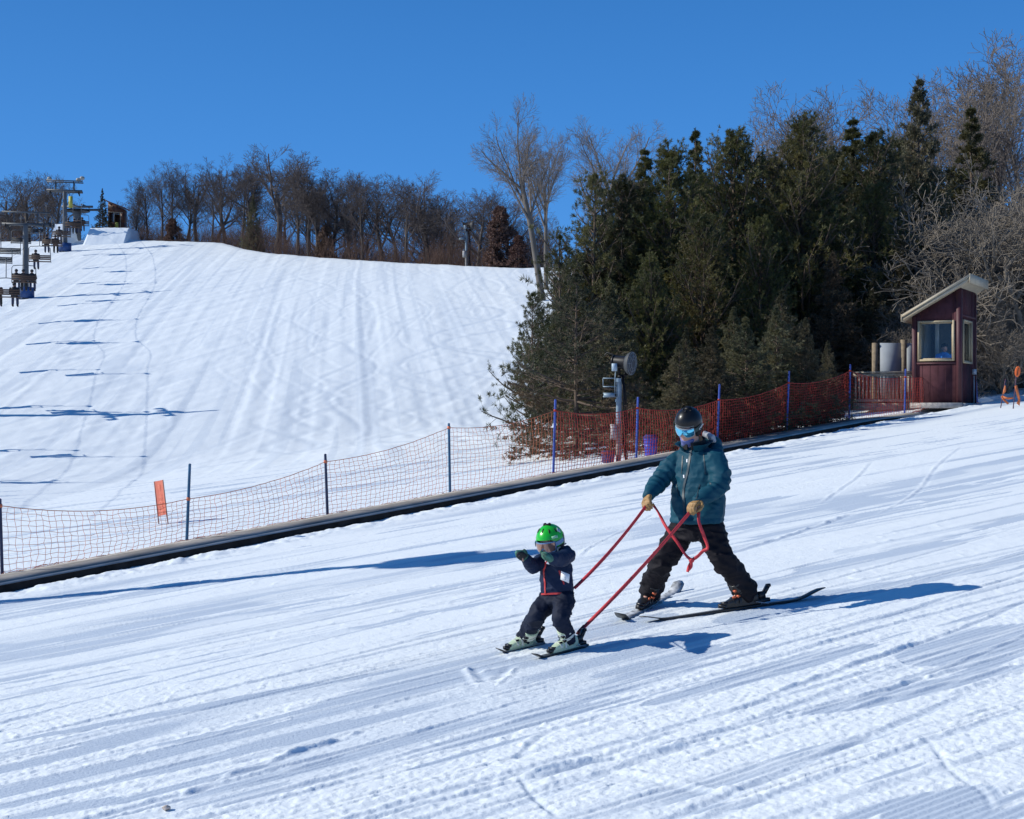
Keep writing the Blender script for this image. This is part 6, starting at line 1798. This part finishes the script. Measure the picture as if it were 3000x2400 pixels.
# trousers
mb = MB()
mb.loft([J(2043, r, 12.0) for r in (1490, 1520, 1552, 1580)], [LD * a for a in (0.185, 0.205, 0.215, 0.17)], [FD * a for a in (0.135, 0.15, 0.16, 0.13)], 20)
for hp_, kn, an, b_, u_ in ((hipL, knL, anL, bL, upL), (hipR, knR, anR, bR, upR)):
    mid_t = lerp(hp_, kn, 0.5); mid_c = lerp(kn, an, 0.55)
    hem = lerp(an, b_ + u_ * 0.10, 0.35)
    mb.chain([hp_ + [0, 0, 0.01], mid_t, kn, mid_c, hem], [0.128, 0.118, 0.100, 0.098, 0.104], 16)
trou, trou_t = blob("trousers", mb, 0.011, 4, M_PANTS, adult, O, lambda P, N: folds(0.017, (7, 7, 15), 31, 0.6)(P, N) + sum(np.exp(-(np.linalg.norm(P - c, axis=1) / 0.16) ** 2) * 0.008 * np.sin(P[:, 2] * 80 + P[:, 0] * 30 + 6 * noise3(P * 8, 6)) for c in (knL, knR, anL, anR)))
for x0, x1, yy_ in ((1968, 1990, 1524), (2048, 2076, 1516)):
    pts = [J(lerp(x0, x1, k / 7), yy_ - 2 + (k - 3) * 0.4, 11.9) for k in range(8)]
    cast_ribbon("snow_skirt_edge", trou_t, pts, -FD * -1 if False else np.array([0.2, 1, 0]), 0.012, 0.004, M_LINING, trou, O, 0.004)
# jacket
mb = MB()
rows_ = [(1531, 2040, .232, .172), (1500, 2042, .238, .178), (1450, 2046, .232, .172), (1400, 2048, .232, .168), (1360, 2047, .228, .155), (1332, 2043, .195, .130), (1314, 2037, .125, .108), (1298, 2031, .098, .094)]
mb.loft([J(px, r, 12.0 - 0.0005 * (r - 1400)) for r, px, a, b in rows_], [LD * a for r, px, a, b in rows_], [FD * b for r, px, a, b in rows_], 26, sq=2.3)
mb.chain([lerp(shL, chest, 0.10), lerp(shL, elL, 0.5) + [0.015, 0, 0], elL, lerp(elL, wrL, 0.55), lerp(elL, wrL, 0.98)], [0.096, 0.090, 0.079, 0.071, 0.058], 16)
mb.chain([lerp(shR, chest, 0.10), lerp(shR, elR, 0.5) - [0.01, 0, 0], elR, lerp(elR, wrR, 0.55), lerp(elR, wrR, 0.97)], [0.092, 0.086, 0.078, 0.068, 0.056], 16)
def jkt_fold(P, N):
    base = folds(0.010, (8, 8, 13), 51, 0.6)(P, N) + folds(0.008, (4, 4, 8), 57, 0.3)(P, N)
    for el_, ax_ in ((elL, wrL - shL), (elR, wrR - shR)):      # creases bunch at the elbows
        q = (P - el_) @ nrm(ax_); r_ = np.linalg.norm(P - el_, axis=1)
        base = base + np.exp(-(r_ / 0.15) ** 2) * 0.009 * np.sin(q * 95 + 5 * noise3(P * 9, 4))
    hem = np.exp(-((P[:, 2] - J(2040, 1512, 12)[2]) / 0.012) ** 2) * -0.006
    return base + hem
jack, jack_t = blob("jacket", mb, 0.011, 4, M_TEAL, adult, O, jkt_fold)
thr = -FD
zipx = [(2022, 1318), (2018, 1350), (2012, 1385), (2003, 1420), (2000, 1450), (2002, 1480), (2003, 1522)]
zp = path([J(x + 2, y, 11.6) for x, y in zipx], 26)
cast_ribbon("zip", jack_t, zp, np.array([0.05, 1, 0]), 0.020, 0.005, M_TEALD, jack, O, 0.003)
for (x, y) in ((2014, 1352), (2005, 1397)):
    pts = [J(x, y - 5 + 3 * k, 11.6) for k in range(4)]
    cast_ribbon("zip_pull", jack_t, pts, np.array([0.05, 1, 0]), 0.011, 0.006, M_WHITE, jack, O, 0.008)
for px0, py0, px1, py1, w_ in ((2000, 1336, 1997, 1388, 0.010), (2062, 1330, 2066, 1390, 0.010), (1982, 1420, 1990, 1455, 0.009), (2050, 1420, 2040, 1462, 0.012)):
    pts = [J(lerp(px0, px1, k / 9), lerp(py0, py1, k / 9), 11.6) for k in range(10)]
    cast_ribbon("pocket_zip", jack_t, pts, np.array([0.2, 1, 0]), w_, 0.004, M_TEALD, jack, O, 0.002)
pts = [J(2081, 1414, 11.5), J(2086, 1422, 11.5)]
cast_ribbon("sleeve_logo", jack_t, [J(2078 + k, 1414 + k, 11.4) for k in range(6)], np.array([0.1, 1, 0]), 0.012, 0.002, M_TEALD, jack, O, 0.002)
# stand-up collar, folded open, with the hood bunched behind
def collar(mb, c, ax, r0, r1, h, open_ang, th=0.010, n=28, flare=0.0):
    f = nrm(FD - ax * np.dot(FD, ax)); l = np.cross(ax, f)
    angs = np.linspace(open_ang, 2 * math.pi - open_ang, n)
    V = []
    for rr, zz in ((r0, 0), (r1, h * .55), (r1 + flare, h), (r1 + flare - th, h), (r1 - th, h * .55), (r0 - th, 0)):
        for a in angs:
            hh_ = zz * (1.0 - 0.25 * math.cos(a))
            V.append(c + ax * hh_ + (f * math.cos(a) * 1.05 + l * math.sin(a)) * rr)
    F = []
    for k in range(6):
        k2 = (k + 1) % 6
        for i in range(n - 1): F.append([k * n + i, k * n + i + 1, k2 * n + i + 1, k2 * n + i])
    mb.add(V, F)
mb = MB(); collar(mb, J(2034, 1318, 12.0), nrm(np.array([-0.05, -0.08, 1.0])), 0.112, 0.128, 0.066, 0.42, flare=0.038)
mb.build("collar", M_TEAL, jack, O, smooth=True, angle=60)
mb = MB(); collar(mb, J(2034, 1314, 12.0), nrm(np.array([-0.05, -0.08, 1.0])), 0.098, 0.102, 0.080, 0.18)
mb.build("inner_collar", mat("black_fleece", (0.012, 0.012, 0.014), 0.9), jack, O, smooth=True, angle=60)
mb = MB()
hb_ = J(2078, 1300, 12.16)
mb.ell(hb_, (0.115, 0.09, 0.075)); mb.ell(J(2052, 1304, 12.20), (0.12, 0.08, 0.065)); mb.ell(J(2096, 1316, 12.06), (0.07, 0.07, 0.05))
blob("hood", mb, 0.011, 3, M_TEAL, jack, O, folds(0.010, (12, 12, 14), 61))
mb = MB(); mb.ell(J(2084, 1284, 12.07), (0.058, 0.05, 0.030), rot_axis((0, 1, 0), 0.85)); mb.ell(J(2072, 1276, 12.12), (0.045, 0.05, 0.028), rot_axis((0, 1, 0), 0.6)); blob("hood_lining", mb, 0.008, 2, M_LINING, jack, O, folds(0.009, (16, 16, 16), 62))
# gaiter, helmet, goggles
mb = MB(); P = lambda f, l, u: hdc + RH @ np.array([f, l, u])
mb.loft([P(0.024, 0, -0.108), P(0.022, 0, -0.122), P(0.012, 0, -0.15), P(0.0, 0, -0.19)], [RH[:, 0] * a for a in (0.080, 0.080, 0.076, 0.080)], [RH[:, 1] * a for a in (0.070, 0.068, 0.068, 0.074)], 20)
blob("neck_gaiter", mb, 0.008, 2, M_GAITER, adult, O, folds(0.006, (12, 12, 30), 71))
mb = MB(); P0_ = hdc + RH @ np.array([-0.012, 0, 0.018])
hel = helmet_shell(RH, P0_, 0.136, 0.118, 0.136, M_HELM, adult, O)
for sg in (-1, 1):
    mb = MB(); mb.loft([P(-0.015, sg * 0.088, 0.0), P(-0.012, sg * 0.092, -0.05), P(-0.008, sg * 0.085, -0.09)], [RH[:, 0] * a for a in (0.055, 0.050, 0.034)], [RH[:, 1] * a for a in (0.026, 0.024, 0.018)], 14)
    mb.build("ear_pad", mat("black_fleece", (0.012, 0.012, 0.014), 0.9), hel, O, smooth=True, angle=50)
mb = MB()
for k, (f_, l_) in enumerate(((0.03, 0.0), (0.0, 0.035), (0.0, -0.035))):
    q = P0_ + RH @ np.array([f_, l_, 0.136 * math.sqrt(max(0, 1 - (f_ / .136) ** 2 - (l_ / .118) ** 2)) - 0.002]); mb.box(q, (0.045, 0.012, 0.010), RH)
mb.box(P0_ + RH @ np.array([-0.01, 0, 0.134]), (0.05, 0.05, 0.014), RH)
mb.build("vent", M_BLACK, hel, O)
mb = MB()
V, F = ell_patch(RH, P0_, (0.1375, 0.1195, 0.137), -0.85, 0.85, lambda t: (0.15, 0.21), 20, 0.04); mb.add(V, F).build("brim", mat("grey_brim", (0.10, 0.11, 0.11), 0.5), hel, O, smooth=True, angle=50)
gog = goggles(RH, hdc + RH @ np.array([0.008, 0, 0.006]), (0.126, 0.106, 0.112), M_LENS, M_FRAME, M_STRAPG, adult, O, strap_r=(0.134, 0.122, 0.125), tall=1.12)
# strap lettering on the side that faces the camera
phi = 1.55
stc = hdc + RH @ np.array([0.006 + 0.134 * math.cos(phi), 0.1265 * math.sin(phi), 0.004])
tx = nrm(RH @ np.array([math.sin(phi) * -1, math.cos(phi), 0.10])); tn = nrm(RH @ np.array([math.cos(phi), math.sin(phi), 0])); ty = np.cross(tn, -tx * -1)
put_text("SMITH", 0.030, stc - O + tn * 0.002, tx, np.cross(tn, tx), M_WHITE, gog, "strap_lettering", 0.0006)
# gloves with separate fingers closed on the straps
for nm, wr, d_h, pn, sd_, pm in (("glove", wrR, dRh, np.array([0.5, -0.1, -0.75]), 1, M_GLOVE), ("glove", wrL, dLh, np.array([0.35, 0.2, -0.85]), -1, M_GLOVE)):
    mb = MB(); hand_prims(mb, wr, d_h, pn, 1.14, sd_, 0.92)
    mb.cap(wr - d_h * 0.05, wr + d_h * 0.01, 0.044, 0.038)
    go, gt = blob(nm, mb, 0.0052, 2, pm, adult, O, folds(0.003, (30, 30, 30), 81))
    n_ = nrm(pn - d_h * np.dot(pn, d_h))
    mb = MB(); ring = [wr - d_h * 0.035 + (np.cross(d_h, n_) * math.cos(q) + n_ * math.sin(q)) * 0.046 for q in np.linspace(0, 2 * math.pi, 21)]
    mb.ribbon(ring, 0.020, 0.005, [nrm(p - (wr - d_h * 0.035)) for p in ring]); mb.build("cuff_band", M_WHITE if sd_ < 0 else M_GLOVEP, go, O, smooth=True, angle=50)
boot("boot", bL, tL, sdL, upL, knL, 1.06, M_BOOTB, M_SKIED, M_BUCKO, adult, O)
boot("boot", bR, tR, sdR, upR, knR, 1.06, M_BOOTB, M_SKIED, M_BUCKO, adult, O)

# ---- child ---------------------------------------------------------------------------------------------------------
FC = nrm(np.array([-0.62, -0.78, 0.0])); LC = np.array([0.78, -0.62, 0.0])
ch_o = on(J(1631, 1742, 10.95)[0], 10.95)
child = empty("person", ch_o, label="small child in navy snowsuit and bright green helmet stretching both arms forward", cat="person")
OC = ch_o
cL_tip, cL_tail = G(1562, 1938), G(1722, 1897); cR_tip, cR_tail = G(1456, 1922), G(1594, 1890)
for p in (cL_tip, cL_tail, cR_tip, cR_tail): p[2] += 0.010
csL, cmL, ctL, cdL, cuL = ski("ski", "short dark ski under the child's right-hand boot in the picture", cL_tail, cL_tip, 0.088, M_SKIDK, M_SKIED, 0.2, 0.14, group="skis of the child", edge=0.05, lift_tip=0.045, lift_tail=0.012)
csR, cmR, ctR, cdR, cuR = ski("ski", "short grey ski pointing left under the child's left-hand boot in the picture", cR_tail, cR_tip, 0.088, M_SKITOP, M_SKIED, 0.2, 0.14, group="skis of the child", edge=-0.05, lift_tip=0.045, lift_tail=0.012)
cbL = onski(J(1655, 1905, 10.85), cmL, ctL, cuL, 0.014); cbR = onski(J(1538, 1900, 11.1), cmR, ctR, cuR, 0.014)
binding(csL, cmL, cbL, ctL, cdL, cuL, 0.80, M_BIND); binding(csR, cmR, cbR, ctR, cdR, cuR, 0.80, M_BIND)
chipL, chipR = J(1655, 1752, 10.88), J(1610, 1752, 11.0)
cknL, cknR = J(1642, 1812, 10.72), J(1572, 1806, 10.86)
canL, canR = cbL + cuL * 0.10 - ctL * 0.035, cbR + cuR * 0.10 - ctR * 0.035
cshL, cshR = J(1661, 1628, 10.84), J(1594, 1640, 11.0)
celL, celR = J(1640, 1640, 10.60), J(1562, 1660, 10.82)
cwrL, cwrR = J(1608, 1634, 10.42), J(1541, 1637, 10.66)
chd = J(1611, 1586, 10.88); RC = head_frame(np.array([-0.50, -0.87, 0]), R_(12), R_(4))
cdLh = nrm(J(1594, 1628, 10.30) - cwrL); cdRh = nrm(J(1510, 1615, 10.60) - cwrR)
mb = MB()
head_prims(mb, RC, chd, 0.86)
mb.cap(J(1617, 1612, 10.92), J(1622, 1640, 10.95), 0.042, 0.048)
mb.loft([J(1631, r, 10.95) for r in (1765, 1740, 1700, 1660, 1635, 1622)], [LC * a for a in (0.10, 0.105, 0.10, 0.11, 0.11, 0.05)], [FC * a for a in (0.08, 0.085, 0.09, 0.085, 0.07, 0.045)], 16)
for sh, el, wr in ((cshL, celL, cwrL), (cshR, celR, cwrR)): mb.chain([sh, el, wr], [0.036, 0.030, 0.024], 10)
hand_prims(mb, cwrR, cdRh, np.array([0.75, 0.2, -0.5]), 0.55, 1, 0.35)
hand_prims(mb, cwrL, cdLh, np.array([-0.2, 0.3, -0.9]), 0.55, -1, 0.35)
for hp_, kn, an in ((chipL, cknL, canL), (chipR, cknR, canR)): mb.chain([hp_, kn, an], [0.055, 0.040, 0.026], 10)
mb.cap(canL, cbL + ctL * 0.04 + cuL * 0.035, 0.022, 0.018); mb.cap(canR, cbR + ctR * 0.04 + cuR * 0.035, 0.022, 0.018)
blob("body", mb, 0.0075, 2, M_SKIN, child, OC)
mb = MB()
mb.loft([J(1631, r, 10.95) for r in (1726, 1745, 1762, 1778)], [LC * a for a in (0.118, 0.132, 0.135, 0.10)], [FC * a for a in (0.10, 0.112, 0.115, 0.09)], 18)
for hp_, kn, an, b_, u_ in ((chipL, cknL, canL, cbL, cuL), (chipR, cknR, canR, cbR, cuR)):
    hem = lerp(an, b_ + u_ * 0.055, 0.30)
    mb.chain([hp_, lerp(hp_, kn, 0.5), kn, lerp(kn, an, 0.5), hem], [0.082, 0.079, 0.073, 0.066, 0.064], 14)
ctrou, ctrou_t = blob("trousers", mb, 0.009, 4, M_NAVYP, child, OC, folds(0.013, (11, 11, 20), 91, 0.5))
cast_ribbon("leg_logo", ctrou_t, [J(1645 + 2 * k, 1860 + k * 0.3, 10.6) for k in range(7)], np.array([0.1, 1, 0]), 0.006, 0.002, M_WHITE, ctrou, OC, 0.003)
mb = MB()
rows_ = [(1742, 1631, .128, .112), (1728, 1631, .134, .118), (1700, 1630, .136, .120), (1665, 1629, .134, .116), (1642, 1627, .122, .104), (1628, 1624, .095, .085), (1616, 1621, .066, .066)]
mb.loft([J(px, r, 10.95) for r, px, a, b in rows_], [LC * a for r, px, a, b in rows_], [FC * b for r, px, a, b in rows_], 24, sq=2.2)
mb.chain([cshL, lerp(cshL, celL, .5), celL, lerp(celL, cwrL, .5), lerp(celL, cwrL, .95)], [0.066, 0.064, 0.060, 0.054, 0.043], 14)
mb.chain([cshR, lerp(cshR, celR, .5), celR, lerp(celR, cwrR, .5), lerp(celR, cwrR, .95)], [0.064, 0.060, 0.056, 0.050, 0.042], 14)
mb.ell(J(1652, 1616, 11.02), (0.075, 0.06, 0.05))
cjack, cjack_t = blob("jacket", mb, 0.0085, 3, M_NAVY, child, OC, folds(0.0085, (12, 12, 16), 95, 0.45))
cz = path([J(x, y, 10.6) for x, y in ((1600, 1650), (1594, 1668), (1595, 1690), (1597, 1712), (1598, 1741))], 22)
cast_ribbon("zip", cjack_t, cz, np.array([0.06, 1, 0]), 0.014, 0.005, M_REDZIP, cjack, OC, 0.003)
cast_ribbon("zip_print", cjack_t, [J(1600 + k * 1.0, 1642 + k * 1.5, 10.6) for k in range(7)], np.array([0.2, 1, 0]), 0.022, 0.004, M_WHITE, cjack, OC, 0.004)
cast_ribbon("zip_print", cjack_t, [J(1604 - k * 1.0, 1640 + k * 2.0, 10.6) for k in range(5)], np.array([0.2, 1, 0]), 0.010, 0.004, M_REDZIP, cjack, OC, 0.009)
cast_ribbon("hem_trim", cjack_t, [J(1583 + 95 * k / 24, 1741 - 4 * k / 24, 10.3) for k in range(25)], np.array([0, 1, 0]), 0.013, 0.006, M_REDZIP, cjack, OC, 0.003)
cast_ribbon("pocket_zip", cjack_t, [J(1638 + 14 * k / 9, 1672 + 40 * k / 9, 10.6) for k in range(10)], np.array([0, 1, 0]), 0.011, 0.005, M_REDZIP, cjack, OC, 0.003)
for hlab in ((1634, 1613), ):
    mb = MB(); ring = [J(x, y, d) for x, y, d in ((1636, 1618, 10.78), (1634, 1608, 10.78), (1645, 1600, 10.84), (1658, 1592, 10.95))]
    mb.ribbon(path(ring, 14), 0.012, 0.006, (0, -1, 0.3)); mb.build("hood_trim", mat("tan_piping", (0.45, 0.38, 0.28), 0.7), cjack, OC, smooth=True, angle=50)
# lift ticket hanging from the pocket
tk = [J(1644, 1673, 10.70), J(1669, 1683, 10.66), J(1666, 1709, 10.66), J(1642, 1698, 10.70)]
hit = cjack_t.ray_cast(Vector(J(1656, 1690, 9.5)), Vector((0.01, 1, 0)))
dpt = (hit[0].y - 0.018) if hit[0] else 10.7
tk = [J(px, py, dpt + dd) for px, py, dd in ((1644, 1673, 0.0), (1669, 1683, -0.012), (1667, 1709, -0.014), (1642, 1698, -0.004))]
tX = nrm(tk[1] - tk[0]); tN = nrm(np.cross(tk[1] - tk[0], tk[0] - tk[3])); tY = np.cross(tN, tX)
mb = MB(); mb.add([p for p in tk] + [p - tN * 0.0025 for p in tk], [[3, 2, 1, 0], [4, 5, 6, 7], [0, 1, 5, 4], [1, 2, 6, 5], [2, 3, 7, 6], [3, 0, 4, 7]])
tkt = mb.build("lift_ticket", M_WHITE, cjack, OC)
mb = MB(); cen = sum(tk) / 4
for k, (a, b, w_) in enumerate(((-0.3, 0.30, 0.5), (-0.05, 0.12, 0.34), (-0.05, -0.06, 0.34), (0.05, -0.24, 0.4))):
    c_ = cen + (tk[1] - tk[0]) * a * 0.5 + (tk[0] - tk[3]) * b
    mb.bar(c_ - (tk[1] - tk[0]) * w_ * 0.5 * 0.6 + tN * 0.0015, c_ + (tk[1] - tk[0]) * w_ * 0.5 * 0.6 + tN * 0.0015, 0.0035, 0.002, tN)
mb.build("print", mat("grey_print", (0.35, 0.38, 0.42), 0.7), tkt, OC)
# gaiter, helmet, goggles
mb = MB(); P = lambda f, l, u: chd + RC @ np.array([f, l, u])
mb.loft([P(0.030, 0, -0.066), P(0.024, 0, -0.085), P(0.012, 0, -0.11), P(0.0, 0, -0.14)], [RC[:, 0] * a for a in (0.070, 0.074, 0.070, 0.072)], [RC[:, 1] * a for a in (0.062, 0.064, 0.066, 0.07)], 18)
blob("neck_gaiter", mb, 0.007, 2, M_MITTB, child, OC)
HC = chd + RC @ np.array([-0.010, 0, 0.014])
chel = helmet_shell(RC, HC, 0.126, 0.110, 0.124, M_GREEN, child, OC)
V, F = ell_patch(RC, HC, (0.1275, 0.1115, 0.125), 1.75, 2 * math.pi - 1.75, lambda t: (-0.52 + 0.2 * math.sin(math.pi * t), 0.34 - 0.25 * abs(t - .5)), 30, 0.03)
MB().add(V, F).build("rear_shell", M_GREY, chel, OC, smooth=True, angle=50)
for sg in (-1, 1):
    mb = MB(); mb.loft([P(-0.01, sg * 0.082, 0.0), P(-0.006, sg * 0.085, -0.045), P(0.0, sg * 0.076, -0.08)], [RC[:, 0] * a for a in (0.050, 0.046, 0.030)], [RC[:, 1] * a for a in (0.022, 0.022, 0.018)], 12)
    mb.build("ear_pad", mat("black_fleece", (0.012, 0.012, 0.014), 0.9), chel, OC, smooth=True, angle=50)
def on_shell(az, el):
    v = np.array([math.cos(el) * math.cos(az) * 0.126, math.cos(el) * math.sin(az) * 0.110, math.sin(el) * 0.124]); n_ = nrm(v / np.array([0.126, 0.110, 0.124]) ** 2)
    return HC + RC @ v, RC @ n_
for az, el in ((-0.75, 0.80), (-0.1, 0.86), (0.62, 0.76), (1.25, 0.72), (-1.3, 0.72)):
    q, n_ = on_shell(az, el); dn = nrm(RC @ np.array([math.cos(az) * 0.6, math.sin(az) * 0.6, -1.0])); b_ = nrm(np.cross(n_, dn)); dn = np.cross(b_, n_)
    mb = MB(); mb.ell(q, (0.022, 0.0065, 0.004), np.stack([dn, b_, n_], 1), 12, 6); mb.build("vent", M_BLACK, chel, OC, smooth=True)
mb = MB()
for dx in (-0.02, 0.02): mb.ell(HC + RC @ np.array([0.01, dx, 0.128]), (0.016, 0.012, 0.010), RC, 10, 6)
mb.box(HC + RC @ np.array([0.01, 0, 0.124]), (0.03, 0.06, 0.008), RC); mb.build("crown_clip", M_BLACK, chel, OC)
q, n_ = on_shell(0.95, 0.30); tx = nrm(np.cross(RC[:, 2], n_)); ty = np.cross(n_, tx)
mb = MB(); mb.box(q, (0.052, 0.022, 0.004), np.stack([tx, ty, n_], 1)); stk = mb.build("sticker", mat("pale_green_sticker", (0.30, 0.62, 0.38), 0.5, var=0.3, scale=60), chel, OC)
q, n_ = on_shell(1.55, 0.62); tx = nrm(np.cross(RC[:, 2], n_)); ty = np.cross(n_, tx)
mb = MB(); mb.prism([(0.026 * (1.0 if k % 2 == 0 else 0.6) * math.cos(k * math.pi / 4), 0.026 * (1.0 if k % 2 == 0 else 0.6) * math.sin(k * math.pi / 4)) for k in range(8)], 0.002, q + n_ * 0.001, tx, ty); mb.build("emblem", mat("pale_emblem", (0.42, 0.50, 0.55), 0.5), chel, OC)
goggles(RC, chd + RC @ np.array([0.008, 0, 0.002]), (0.120, 0.102, 0.116), M_AMBER, M_BLUEFR, M_BLUEFR, child, OC, strap_r=(0.126, 0.114, 0.112), tall=1.0)
# mittens
for wr, d_h, thumb, m_, sd_ in ((cwrR, cdRh, np.array([0.35, -0.2, 0.75]), M_MITT, 1), (cwrL, cdLh, np.array([-0.7, 0.1, 0.55]), M_MITT, -1)):
    n_ = nrm(np.cross(d_h, thumb)); b_ = np.cross(n_, d_h)
    if sd_ > 0: n_, b_, d_k = n_ * 0.82, b_ * 0.80, d_h
    mb = MB(); mb.loft([wr - d_h * 0.03, wr, wr + d_h * 0.045, wr + d_h * 0.085, wr + d_h * 0.115], [b_ * a for a in (0.040, 0.042, 0.050, 0.044, 0.018)], [n_ * a for a in (0.036, 0.034, 0.032, 0.028, 0.014)], 16)
    mb.chain([wr + d_h * 0.015 + b_ * 0.025, wr + d_h * 0.045 + b_ * 0.052, wr + d_h * 0.065 + b_ * 0.058], [0.016, 0.015, 0.012], 10)
    mo, mt_ = blob("mitten", mb, 0.0055, 2, m_, child, OC)
    mb = MB(); fl = -n_ if np.dot(n_, [0, -1, 0]) < 0 else n_
    if sd_ > 0:
        mb.ell(wr + d_h * 0.052 + fl * 0.017, (0.056, 0.036, 0.014), np.stack([d_h, nrm(b_), nrm(fl)], 1), 14, 8); mb.build("palm_patch", M_MITTB, mo, OC, smooth=True)
boot("boot", cbL, ctL, cdL, cuL, cknL, 0.86, M_BOOTG, M_BOOTW, M_BLACK, child, OC)
boot("boot", cbR, ctR, cdR, cuR, cknR, 0.86, M_BOOTG, M_BOOTW, M_BLACK, child, OC)

# ---- red leash between them ----------------------------------------------------------------------------------------
gR = wrR + dRh * 0.085 * 1.14 + nrm(np.array([0.5, -0.1, -0.75])) * 0.03
gL = wrL + dLh * 0.085 * 1.14 + nrm(np.array([0.35, 0.2, -0.85])) * 0.03
leash = empty("leash", lerp(gR, gL, 0.5), label="red webbing leash running from the adult's hands to the child's waist and boot", cat="leash")
LO = np.array(leash.location)
w1 = J(1682, 1724, 10.98); w2 = J(1696, 1852, 11.02)
def sagline(a, b, sag, n=24): return [lerp(a, b, t) - UZ * sag * 4 * t * (1 - t) for t in np.linspace(0, 1, n)]
MB().ribbon(sagline(gR, w1, 0.035), 0.028, 0.003, [nrm([0.5 + 0.8 * math.sin(k * 0.22), -1, 0.4]) for k in range(24)]).build("strap", M_REDSTRAP, leash, LO)
MB().ribbon(sagline(gL, w2, 0.03), 0.030, 0.003, [nrm([0.4 + 0.9 * math.sin(0.6 + k * 0.17), -1, 0.4]) for k in range(24)]).build("strap", M_REDSTRAP, leash, LO)
kn_ = J(2026, 1642, 11.55)
MB().ribbon(path([gR + [0.04, 0, 0.0], J(1928, 1500, 11.7), J(1952, 1545, 11.6), J(1985, 1590, 11.56), J(2008, 1625, 11.55), kn_], 30), 0.026, 0.004, [nrm([math.sin(k * 0.35) * 0.9, -1, 0.3]) for k in range(30)]).build("loose_tail", M_REDSTRAP, leash, LO)
MB().ribbon(path([gL + [0.045, 0.02, -0.03], J(2048, 1530, 11.5), J(2062, 1570, 11.5), J(2073, 1604, 11.52), J(2058, 1616, 11.53), J(2044, 1630, 11.54), kn_], 34), 0.028, 0.004, [nrm([math.sin(k * 0.3) * 0.8 - 0.2, -1, 0.2]) for k in range(34)]).build("loose_tail", M_REDSTRAP, leash, LO)
mb = MB(); mb.ell(kn_, (0.024, 0.02, 0.022), nu=10, nv=8); mb.ribbon(path([kn_, J(2019, 1658, 11.55), J(2014, 1676, 11.55)], 10), 0.026, 0.006, [nrm([math.sin(k * 0.6), -1, 0]) for k in range(10)])
mb.ribbon(path([kn_, J(2026, 1660, 11.53), J(2016, 1672, 11.52)], 10), 0.02, 0.005, (0.6, -1, 0)); mb.build("knot", M_REDSTRAP, leash, LO)
mb = MB(); mb.ribbon([w2 + (gL - w2) / np.linalg.norm(gL - w2) * 0.07, w2, w2 - [0.012, 0, 0.02]], 0.030, 0.010, (0.5, -1, 0.4)); mb.build("boot_clip", mat("dark_red_clip", (0.10, 0.012, 0.018), 0.5), leash, LO)
# operator inside the hut
oc = ho + hp(0.62, 0.75, 0.0)
oper = empty("person", oc, label="person in a bright blue jacket sitting behind the hut window", cat="person")
mb = MB(); z0 = 1.05
mb.loft([(0, 0, z0), (0, 0, z0 + .3), (0, 0, z0 + .45), (0, 0, z0 + .52)], [[a, 0, 0] for a in (0.17, 0.19, 0.16, 0.06)], [[0, a, 0] for a in (0.12, 0.13, 0.11, 0.06)], 14); mb.ell((0, -.01, z0 + .66), (0.085, 0.10, 0.12)); mb.cap((0, 0, z0 - .45), (0, 0, z0), 0.13, 0.15)
mb.cap((0, -0.08, z0 + .64), (0, -0.115, z0 + .62), 0.012, 0.014, 8)
blob("body", mb, 0.014, 2, M_SKIN, oper, (0, 0, 0))
M_BLUEJ = mat("bright_blue_jacket", (0.05, 0.33, 0.85), 0.6, var=0.15, scale=8)
mb = MB(); mb.loft([(0, 0, z0 - .05), (0, 0, z0 + .3), (0, 0, z0 + .46), (0, 0, z0 + .54)], [[a, 0, 0] for a in (0.20, 0.22, 0.19, 0.08)], [[0, a, 0] for a in (0.15, 0.16, 0.13, 0.08)], 14)
mb.chain([(-0.20, -.02, z0 + .42), (-0.26, -0.18, z0 + .25), (-0.20, -0.40, z0 + .36)], [0.075, 0.065, 0.055], 10); mb.chain([(0.20, -.02, z0 + .42), (0.26, -0.15, z0 + .22), (0.1, -0.32, z0 + .25)], [0.075, 0.065, 0.055], 10)
blob("jacket", mb, 0.016, 3, M_BLUEJ, oper, (0, 0, 0), folds(0.012, (12, 12, 14), 7))
mb = MB(); mb.ell((0, 0.01, z0 + .71), (0.10, 0.115, 0.10)); blob("cap", mb, 0.014, 1, M_BLACK, oper, (0, 0, 0))
# clod of dirty snow at the lower left
cd = G(484, 2372)
clod = empty("snow_clod", cd, label="small brown-stained clod of snow at the lower left", cat="clod")
mb = MB(); mb.ell((0, 0, 0.008), (0.020, 0.016, 0.014)); mb.ell((0.018, 0.008, 0.006), (0.012, 0.011, 0.010)); blob("lump", mb, 0.0035, 1, mat("dirty_snow", (0.50, 0.42, 0.36), 0.9, var=0.5, scale=40), clod, (0, 0, 0), folds(0.006, (40, 40, 40), 5))
